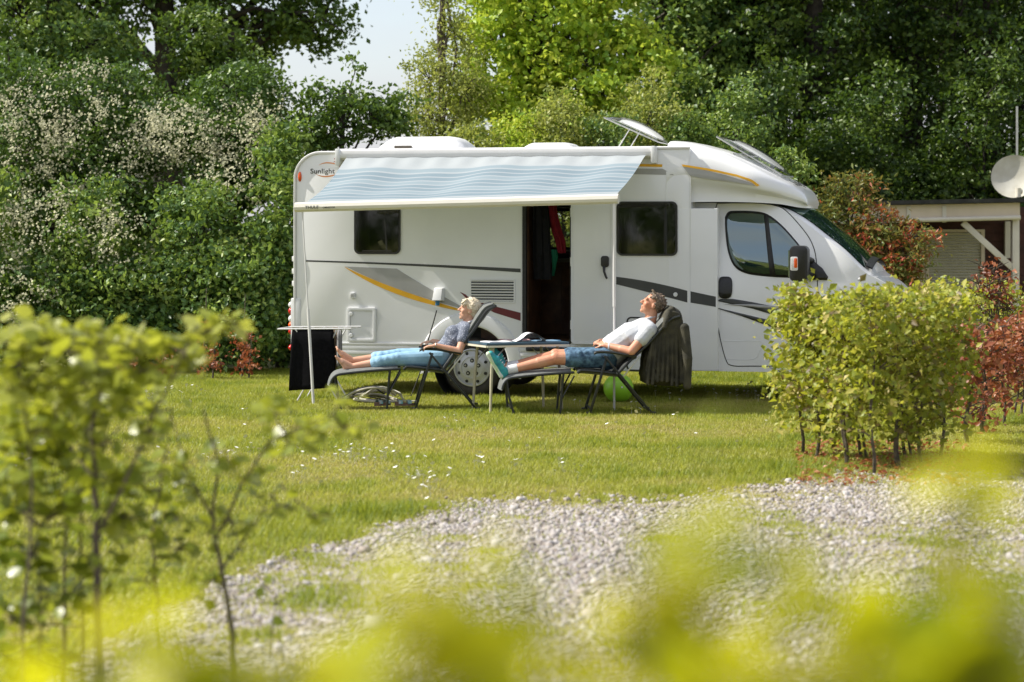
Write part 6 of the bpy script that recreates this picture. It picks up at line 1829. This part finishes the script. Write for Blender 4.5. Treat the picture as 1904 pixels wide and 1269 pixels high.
# ------------------------------------------------------------------ beech hedge on the right
def hedge_plant(px, d, w, h0, h1, n_cl, per, mat, label, group, tint, leaf=0.066, cat='hedge plant', dep=0.26):
    b = at(px, 700, d); x, y = b.x, b.y
    root = empty('hedge_plant', (x, y, 0)); tag(root, label, cat, group)
    o3 = np.array([x, y, 0.0])
    # box-clipped crown of clumps
    C = np.stack([rng.uniform(-w, w, n_cl), rng.uniform(-dep, dep, n_cl), h0 + (h1-h0)*rng.random(n_cl)**0.8], 1)
    # ragged outline: level sprays reach out by different lengths, thin towards the foot
    lv = vnoise(C[:, 2]*3.0 + px, np.full(n_cl, px*0.37), 1.6, 22)
    fz = (C[:, 2]-h0)/(h1-h0)
    C[:, 0] *= (0.80 + 0.45*lv) * (1 - 0.45*np.clip((fz-0.85)/0.15, 0, 1))
    C[:, 2] += (vnoise(C[:, 0]+x, C[:, 1]+y, 2.5, 21)-0.55)*0.22
    C = C[rng.random(n_cl) < 0.45 + 0.8*fz]; n_cl = len(C)
    m = rng.poisson(per, n_cl).clip(2); idx = np.repeat(np.arange(n_cl), m)
    P = C[idx] + rng.normal(0, 1, (len(idx), 3))*np.array([0.07, 0.07, 0.045])
    P = P[P[:, 2] > 0.06]; n = len(P)
    ct = rng.normal(0, 1, n_cl)
    V, T, ti = leaf_cloud(P, rng.normal(0, 0.8, (n, 3)) + np.array([-0.25, -0.3, 0.8]), leaf*rng.uniform(0.6, 1.25, n), tint[0] + tint[1]*ct[idx[:n]] + rng.normal(0, tint[2], n), 0.66)
    tag(link_mesh('foliage', np_mesh('foliage', V, T, ti), mat, root), kind='stuff')
    for k in range(random.choice((1, 2, 2))):
        bx, by = random.uniform(-0.06, 0.06)*k, random.uniform(-0.05, 0.05)*k
        c = MB(); top = h1*random.uniform(0.8, 0.93)
        pts = [Vector((bx + 0.02*math.sin(i*1.3+px), by + 0.02*math.cos(i*1.1+px+k), -0.03 + (top+0.03)*i/8)) for i in range(9)]
        c.tube(pts, [0.0155*(1-0.075*i)*(0.8 if k else 1) for i in range(9)], 7)
        for q in range(16):
            i = random.randint(2, 8); a = pts[i]; an = random.uniform(0, 6.28); L = random.uniform(0.12, 0.30)
            e = a + Vector((math.cos(an)*L, math.sin(an)*L*0.8, random.uniform(0.03, 0.16)))
            c.tube([a, a.lerp(e, 0.5) + Vector((0, 0, 0.015)), e], [0.008, 0.0055, 0.0025], 5, caps=False)
        c.build('stem', M['bark_grey'], root, smooth=True, fix=False)
    return root
GL = 'yellow green beech plant at the clipped end of the right hedge'
for px, d, w in ((1490, 19.5, 0.2), (1520, 19.2, 0.26), (1572, 18.6, 0.27), (1622, 17.9, 0.27), (1668, 18.4, 0.27), (1712, 18.8, 0.26), (1752, 19.3, 0.24), (1598, 19.2, 0.3), (1680, 19.4, 0.3)):
    hedge_plant(px, d, w, 0.20, 1.38, 150, 11, M['l_beech'], GL, 'clipped right hedge', (0.45, 0.22, 0.22))
CL = 'copper leaved beech plant where the right hedge runs back to the shed'
for px, d, w in ((1800, 20.6, 0.22), (1832, 21.6, 0.25), (1866, 22.6, 0.25), (1902, 23.6, 0.25), (1945, 24.4, 0.3)):
    hedge_plant(px, d, w, 0.14, 1.02, 70, 11, M['l_copper'], CL, 'copper part of the right hedge', (0.55, 0.18, 0.2))
FL = 'green hedge plant with red shoots standing before the shed'
for px, d, w in ((1745, 25.5, 0.45), (1800, 26.2, 0.45), (1856, 26.6, 0.45), (1910, 27.0, 0.45)):
    hedge_plant(px, d, w, 0.15, 1.26, 110, 12, M['l_beech'], FL, 'hedge before the shed', (0.45, 0.18, 0.2), 0.055, dep=0.3)
# upright red shoots by the shed post
for px, d, h in ((1822, 26.0, 1.45), (1842, 26.2, 1.55), (1858, 26.1, 1.42), (1872, 26.3, 1.38)):
    hedge_plant(px, d, 0.05, 0.95, h, 16, 5, M['l_copper'], 'upright shoot with red leaves sticking out of the hedge before the shed', 'red shoots before the shed', (0.45, 0.2, 0.2), 0.06, 'shoot', 0.05)

# dry leaves under the hedge
n = 700
d = rng.uniform(17.0, 20.5, n); px_ = rng.uniform(1480, 1800, n)
P = np.stack([(px_-952)*d/FPX, CAM_Y + d, rng.uniform(0.015, 0.05, n)], 1)
V, T, ti = leaf_cloud(P, rng.normal(0, 0.35, (n, 3)) + np.array([0, 0, 1]), np.full(n, 0.05), rng.normal(0.7, 0.2, n), 0.6)
tag(link_mesh('dry_leaves', np_mesh('dry_leaves', V, T, ti), M['l_copper']), 'dry copper leaves littered under the right hedge', 'leaf litter', kind='stuff')

# ------------------------------------------------------------------ leafy plants close to the viewer
def ovate_leaf(tint, seed):
    rr = random.Random(seed); rows = []
    for i, (t, w) in enumerate(((0, 0.02), (0.15, 0.24), (0.35, 0.36), (0.6, 0.33), (0.82, 0.18), (1, 0.01))):
        z = -0.10*t*t + rr.uniform(-0.02, 0.02)
        rows.append([(-w, t, z + 0.10*w + rr.uniform(-0.02, 0.02)), (0, t, z), (w, t, z + 0.10*w + rr.uniform(-0.02, 0.02))])
    V = [p for r in rows for p in r]; T = []
    for i in range(5):
        for j in range(2):
            a = i*3+j; T += [(a, a+1, a+4), (a, a+4, a+3)]
    me = np_mesh('leaf', np.array(V), np.array(T), np.full(len(V), tint))
    me.polygons.foreach_set('use_smooth', np.ones(len(me.polygons), dtype=bool))
    return me
M['l_near'] = leafmat('young_beech_leaf', [(0, (0.07, 0.12, 0.015)), (0.35, (0.20, 0.26, 0.025)), (0.7, (0.34, 0.38, 0.05)), (1, (0.44, 0.45, 0.13))], (0.50, 0.52, 0.03), 0.46, rough=0.30, spec=0.5)
M['l_close'] = leafmat('spring_leaf', [(0, (0.10, 0.16, 0.004)), (0.18, (0.16, 0.22, 0.004)), (0.40, (0.44, 0.46, 0.010)), (0.65, (0.52, 0.51, 0.014)), (1, (0.58, 0.55, 0.03))], (0.74, 0.72, 0.01), 0.50, rough=0.5, spec=0.25)
LEAVES = [ovate_leaf(t, i) for i, t in enumerate((0.05, 0.2, 0.35, 0.5, 0.62, 0.75, 0.9))]
for me in LEAVES: me.materials.append(M['l_near'])
CLOSE = [ovate_leaf(t, 40+i) for i, t in enumerate((0.12, 0.36, 0.5, 0.65, 0.85))]
for me in CLOSE: me.materials.append(M['l_close'])
def put_leaf(root, meshes, pos, size, wi=None, name='leaf', flat=0.5):
    o = bpy.data.objects.new(name, meshes[wi if wi is not None else random.randrange(len(meshes))])
    col.objects.link(o); o.parent = root
    o.location = pos
    o.rotation_euler = (random.gauss(0, 0.6)*flat*1.6, random.gauss(0, 0.7)*flat*1.6, random.uniform(0, 6.283))
    s = size*random.uniform(0.75, 1.25); o.scale = (s, s, s)
    return o
def near_plant(label, group, px, d, stems, clusters, size, meshes, cat='hedge plant', wts=None):
    """stems: lists of (px,py,dd) points from the ground up; clusters: (px,py,rx,ry,n) leaves"""
    b = at(px, 700, d); root = empty('leafy_plant', (b.x, b.y, 0)); tag(root, label, cat, group)
    o3 = Vector((b.x, b.y, 0)); nodes = []
    for st, r in stems:
        pts = [at(a, e, d + q) - o3 for a, e, q in st]
        pts2 = []
        for i in range(len(pts)-1):
            for k in range(4): pts2.append(pts[i].lerp(pts[i+1], k/4) + Vector((random.gauss(0, 1), random.gauss(0, 1), 0))*0.004)
        pts2.append(pts[-1]); nodes += pts2
        c = MB(); c.tube(pts2, [r*(1-0.7*i/(len(pts2)-1)) for i in range(len(pts2))], 7); c.build('stem', M['bark_grey'], root, smooth=True, fix=False)
    tw = MB(); total = 0
    for cpx, cpy, rx, ry, n, *sel in clusters:
        cc = at(cpx, cpy, d) - o3; near = min(nodes, key=lambda q: (q-cc).length)
        if (near-cc).length > 0.02: tw.tube([near, near.lerp(cc, 0.5) + Vector((0, 0, -0.01)), cc], [0.005, 0.004, 0.003], 5, caps=False)
        s = d/FPX
        for k in range(n):
            if total >= 300: break
            p = cc + Vector((random.gauss(0, 0.5)*rx*s, random.gauss(0, 1)*0.10*min(1, d/9), random.gauss(0, 0.5)*ry*s))
            wi = None
            if sel: wi = min(len(meshes)-1, max(0, int(random.gauss(sel[0], 1.0))))
            put_leaf(root, meshes, p, size, wi); total += 1
            if k % 3 == 0: tw.tube([cc, p], [0.0025, 0.0014], 4, caps=False)
    if tw.v: tag(tw.build('twigs', M['bark_grey'], root, smooth=True, fix=False), kind='stuff')
    return root
# the loose row of plants on the left, about nine metres off
near_plant('leafy young plant with a wide leaning top at the end of the near row', 'near hedge row', 60, 9.0,
    [([(40,1330,0),(45,1100,0),(60,900,0),(40,720,0)], 0.010)],
    [(30,645,80,34,56,5),(110,650,85,34,60,5),(20,725,75,30,40,5),(150,715,80,28,44,4),(70,800,80,26,40,4)], 0.078, LEAVES)
near_plant('leafy young plant with crowded lower leaves behind the leaning one', 'near hedge row', 120, 9.6,
    [([(118,1330,0),(118,1100,0),(125,900,0),(140,700,0)], 0.010)],
    [(40,820,80,50,60,4),(130,820,80,50,64,3),(60,770,80,40,60,4),(190,770,60,40,50,4),(60,900,80,50,50,2)], 0.078, LEAVES)
near_plant('bushy young plant with bright top leaves touching the thick stemmed one', 'near hedge row', 150, 9.4,
    [([(150,1330,0.1),(150,1000,0.1),(160,800,0.1),(200,650,0.1)], 0.008)],
    [(180,690,70,35,60,5),(230,645,60,28,50,6),(70,610,60,22,40,6),(170,620,60,24,50,6),(60,1220,80,50,50,0.8),(20,1150,60,50,30,1),(140,1090,70,40,24,1)], 0.076, LEAVES)
near_plant('low leafy plant filling the gap under the crowded one', 'near hedge row', 90, 9.3,
    [([(70,1330,0),(75,1150,0),(70,980,0)], 0.008)],
    [(40,950,80,45,50,2),(130,920,70,45,50,2),(200,890,60,40,40,3),(60,1030,80,40,40,1),(230,960,60,40,30,2),(20,880,60,40,40,3),(90,1110,70,40,30,1),(180,1040,60,40,26,2)], 0.076, LEAVES)
near_plant('leafy young plant with a thick pale stem beside the leaning one', 'near hedge row', 190, 9.2,
    [([(190,1330,0),(182,1150,0),(178,950,0),(170,800,0),(200,690,0)], 0.020), ([(182,1000,0),(240,880,-0.1),(290,760,-0.1),(360,620,-0.1)], 0.009), ([(180,900,0),(110,800,0.1),(90,700,0.1)], 0.008)],
    [(230,640,60,32,40,5),(310,640,60,26,40,5),(380,612,50,20,36,6),(430,600,30,14,14,6),(270,690,60,35,36,4),(350,678,50,18,24,5),(230,740,60,40,36,4),(200,820,70,45,36,3),(280,800,50,45,20,3)], 0.070, LEAVES)
near_plant('leafy young plant with dark low leaves between the thick stem and the forked plant', 'near hedge row', 290, 9.9,
    [([(300,1330,0),(296,1150,0),(280,1000,0),(300,880,0),(320,760,0)], 0.009)],
    [(250,900,80,40,34,2),(310,960,70,40,34,1),(230,990,60,40,20,2),(340,1020,60,35,26,1),(270,1080,60,40,16,1),(330,850,50,40,20,3),(290,760,50,30,16,4)], 0.066, LEAVES)
near_plant('thin forked plant with sprays of leaves reaching over the lawn', 'near hedge row', 430, 9.6,
    [([(440,1330,0),(432,1180,0),(415,1080,0),(395,980,0),(405,860,0),(378,760,0)], 0.014), ([(400,1010,0),(450,900,0),(500,820,-0.1),(620,770,-0.1)], 0.008), ([(395,960,0),(340,860,0.1),(318,760,0.1)], 0.007), ([(412,1060,0),(470,980,0.1),(520,900,0.1)], 0.006)],
    [(510,770,45,22,26,4),(580,795,50,24,28,4),(645,795,36,24,22,4),(540,830,40,22,14,3),(420,850,50,40,20,3),(470,890,50,40,20,3),(360,900,50,40,20,2),(430,970,50,45,22,2),(520,940,45,22,16,2),(590,960,30,14,10,1),(400,1080,40,45,16,1),(630,740,40,16,14,5)], 0.064, LEAVES)
near_plant('small thin seedling with few leaves at the gravel edge', 'near hedge row', 510, 10.2,
    [([(505,1300,0),(506,1180,0),(510,1100,0)], 0.006)], [(490,1090,16,10,4,1),(525,1115,16,10,5,1),(508,1150,12,14,3,1)], 0.055, LEAVES)

# spring shoots right in front of the viewer, far out of focus
def shoot(px, py_top, d, n, width, label, lean=0, size=0.050, py0=1330, taper=0.75, sel=None):
    gy = py0
    d *= 0.76
    st = [(px, HORIZON + FPX*CAM_H/d, 0), (px - lean*0.3, gy, 0), (px + lean*0.4, (gy+py_top)/2, 0), (px + lean, py_top, 0)]
    cl = []
    k = 7
    for i in range(k):
        f = i/(k-1); yy = gy + (py_top-gy)*f; ww = width*(1-taper*f)
        cl.append((px + lean*f + random.uniform(-0.2, 0.2)*ww, yy, ww, max(30, (gy-py_top)/k), max(1, int(1.5*n*(1.3-0.75*f)/k))) + ((sel,) if sel is not None else ()))
    return near_plant(label, 'spring shoots of the nearest hedge', px, d, [(st, 0.004)], cl, size, CLOSE, 'shoot')
SL = 'yellow green spring shoot of the nearest hedge, far out of focus'
for a in ((230,1165,2.1,6,80), (160,1205,2.0,5,80), (330,1205,2.1,5,70), (450,1235,2.2,3,70), (560,1240,2.2,3,50), (640,1200,2.1,4,46), (690,1110,2.0,9,42), (760,1085,1.95,9,42), (830,1165,2.0,5,45),
          (975,1000,2.3,5,32,-12), (1010,1110,2.3,4,40), (1100,1190,2.1,4,45), (1160,1110,2.05,5,38), (1205,1020,2.0,8,42), (1260,985,2.0,9,42), (1315,1060,2.0,7,42), (1315,872,2.5,3,38), (1440,985,2.2,6,30,10), (1400,1215,2.1,3,45), (1545,1090,2.2,4,38), (1490,1235,2.1,3,50),
          (1605,1140,2.0,6,42), (1660,1190,2.0,5,46), (1765,835,2.2,8,30,15), (1790,880,2.1,8,28,8), (1740,1020,2.1,5,36), (1715,1190,2.0,5,55), (1870,1065,1.9,9,50,0,0.6), (1810,1170,1.9,7,55,0,1.0), (930,1245,2.1,2,50)):
    shoot(a[0], a[1], a[2], a[3], a[4], SL, a[5] if len(a) > 5 else 0, sel=a[6] if len(a) > 6 else None)
near_plant('darker green leafy shoot of the nearest hedge at its right end', None, 1895, 1.5, [([(1900,4700,0),(1900,1330,0),(1890,1100,0)], 0.004)], [(1880,1150,70,70,8,0),(1850,1240,80,60,8,0),(1790,1240,60,50,4,1)], 0.040, CLOSE, 'shoot')
# ------------------------------------------------------------------ shed with lean-to on the right
SD = 34.0
sb = at(1760, 600, SD); sb.z = 0
shed = empty('garden_shed', sb, 0); tag(shed, 'low dark red plank shed with cream fascia and roller shutter', 'shed')
def sp(px, py, dd=0.0):
    p = at(px, py, SD+dd); return Vector((p.x - sb.x, dd, p.z))
M['plank'] = pmat('dark_red_plank', (0.085, 0.030, 0.020), 0.8, c2=(0.045, 0.018, 0.013), scale=5, bump=0.4, bscale=30)
M['cream'] = pmat('cream_paint', (0.68, 0.58, 0.44), 0.6, var=0.06, scale=3)
M['creamw'] = pmat('cream_white_paint', (0.66, 0.62, 0.52), 0.6, var=0.06, scale=4)
M['shut'] = pmat('cream_shutter', (0.58, 0.55, 0.44), 0.5, var=0.04, scale=5)
M['felt'] = pmat('roof_felt', (0.04, 0.04, 0.036), 0.9, var=0.3, scale=8)
WY = 1.3
zt = sp(1760, 385, WY).z
xl, xrr = sp(1500, 500, WY).x, sp(1905, 500, WY).x
nb = 17
for i in range(nb):
    z0 = 0.02 + i*(zt-0.02)/nb; z1 = z0 + (zt-0.02)/nb - 0.008
    c = MB(); c.add([(xl, WY-0.012, z0), (xrr, WY-0.012, z0), (xrr, WY+0.02, z0), (xl, WY+0.02, z0), (xl, WY-0.002, z1), (xrr, WY-0.002, z1), (xrr, WY+0.02, z1), (xl, WY+0.02, z1)], [(0,3,2,1),(4,5,6,7),(0,1,5,4),(1,2,6,5),(2,3,7,6),(3,0,4,7)])
    c.build('plank', M['plank'], shed)
c = MB(); c.box(xl, xrr, WY+0.021, WY+2.4, 0.0, zt); c.build('shed_body', M['plank'], shed)
a, b = sp(1727, 432, WY-0.05), sp(1824, 540, WY-0.05)
sx0, sx1, sz1 = a.x, b.x, a.z
shu = MB(); shu.box(sx0-0.045, sx0, WY-0.07, WY-0.013, 0.3, sz1+0.04); shu.box(sx1, sx1+0.055, WY-0.07, WY-0.013, 0.3, sz1+0.04); shu.box(sx0, sx1, WY-0.07, WY-0.013, sz1, sz1+0.04)
sh_ = shu.build('roller_shutter', M['cream'], shed)
ns = 34
for i in range(ns):
    z0 = 0.35 + i*(sz1-0.35)/ns; h = (sz1-0.35)/ns
    c = MB(); c.add([(sx0, WY-0.03, z0), (sx1, WY-0.03, z0), (sx1, WY-0.052, z0+h*0.45), (sx0, WY-0.052, z0+h*0.45), (sx1, WY-0.03, z0+h*0.92), (sx0, WY-0.03, z0+h*0.92), (sx0, WY-0.02, z0), (sx1, WY-0.02, z0), (sx1, WY-0.02, z0+h*0.92), (sx0, WY-0.02, z0+h*0.92)],
        [(0,1,2,3),(3,2,4,5),(6,9,8,7),(0,6,7,1),(5,4,8,9),(0,3,5,9,6),(1,7,8,4,2)])
    c.build('slat', M['shut'], sh_)
pa = sp(1690, 430, WY-0.03); c = MB(); c.box(pa.x, sx0-0.05, WY-0.04, WY-0.0125, 0.3, pa.z); c.build('side_panel', M['cream'], shed)
# lean-to roof
r0, r1 = sp(1560, 388), sp(1893, 404)
c = MB(); c.add([sp(1480,392,WY), sp(1878,382,WY), sp(1897,404,-0.05), sp(1480,411,-0.05)] + [p + Vector((0,0,0.05)) for p in (sp(1480,392,WY), sp(1878,382,WY), sp(1897,404,-0.05), sp(1480,411,-0.05))], [(0,1,2,3),(7,6,5,4),(0,4,5,1),(1,5,6,2),(2,6,7,3),(3,7,4,0)])
c.build('lean_to_roof', M['felt'], shed)
zf = r1.z
c = MB(); c.bar(sp(1480,400,-0.07), sp(1896,392,-0.07), 0.03, 0.23); c.build('fascia_board', M['cream'], shed)
c = MB(); c.tube([sp(1480,415,-0.13), sp(1897,405,-0.13)], 0.035, 10); c.build('gutter', M['creamw'], shed, smooth=True)
for px in (1690, 1756):
    p = sp(px, 400 - (px-1690)*0.02, -0.10); c = MB(); c.box(p.x-0.03, p.x+0.03, p.y, p.y+0.02, p.z-0.12, p.z+0.12); c.build('gutter_bracket', M['creamw'], shed)
c = MB(); c.bar(sp(1440,382,0.5), sp(1905,373,0.5), 1.4, 0.06); c.build('flat_roof', M['felt'], shed)
p = sp(1888, 408, 0.0); c = MB(); c.box(p.x-0.05, p.x+0.05, -0.05, 0.05, 0.0, p.z); c.build('post', M['creamw'], shed, bevel=0.006)
p = sp(1873, 412, WY-0.1); c = MB(); c.box(p.x-0.04, p.x+0.04, WY-0.14, WY-0.06, 1.45, p.z); c.build('inner_post', M['creamw'], shed)
c = MB(); c.bar(sp(1790,414,-0.01), sp(1884,500,-0.01), 0.05, 0.09, up=(0,0,1)); c.build('brace', M['creamw'], shed, bevel=0.005)
p = sp(1692, 412, -0.03); c = MB(); c.box(p.x-0.035, p.x+0.035, -0.02, 0.03, p.z-0.20, p.z); c.build('bracket_post', M['creamw'], shed)
# satellite dish
M['dish'] = pmat('pale_dish', (0.55, 0.54, 0.47), 0.5, c2=(0.44, 0.42, 0.34), scale=4)
dp = at(1886, 332, SD+0.3); dish = empty('satellite_dish', dp, 0); tag(dish, 'pale round satellite dish standing on the shed roof', 'satellite dish')
prof_ = [(0.005, 0.0)] + [(r, -0.30*(r/0.335)**2*0.30) for r in (0.05, 0.1, 0.15, 0.2, 0.25, 0.3, 0.335)]
c = MB(); c.lathe(prof_ + [(r, h+0.012) for r, h in reversed(prof_)], 'y', (0, 0, 0), 36, close=True)
refl = c.build('reflector', M['dish'], dish, smooth=True); refl.rotation_euler = (R(-18), 0, R(-14))
c = MB(); c.tube([(0.02, -0.05, -0.30), (-0.02, -0.36, -0.26)], 0.014, 8); c.build('feed_arm', M['steel'], dish, smooth=True)
c = MB(); c.tube([(-0.02, -0.36, -0.28), (-0.02, -0.36, -0.15)], 0.04, 10); c.ellipsoid((0.0, -0.33, -0.20), (0.055, 0.05, 0.05)); c.build('receiver_head', M['creamw'], dish, smooth=True)
c = MB(); c.tube([(0.02, 0.06, 0.0), (0.02, 0.10, -0.45)], 0.022, 8); c.build('mount', M['steel'], dish, smooth=True)
mp = at(1891, 292, SD+0.55); c = MB(); c.tube([(0, 0, -0.75), (0, 0, 0.75)], 0.018, 8); ms_ = c.build('antenna_mast', M['steel'], None, smooth=True); ms_.location = mp
tag(ms_, 'thin grey mast rising behind the satellite dish', 'mast')
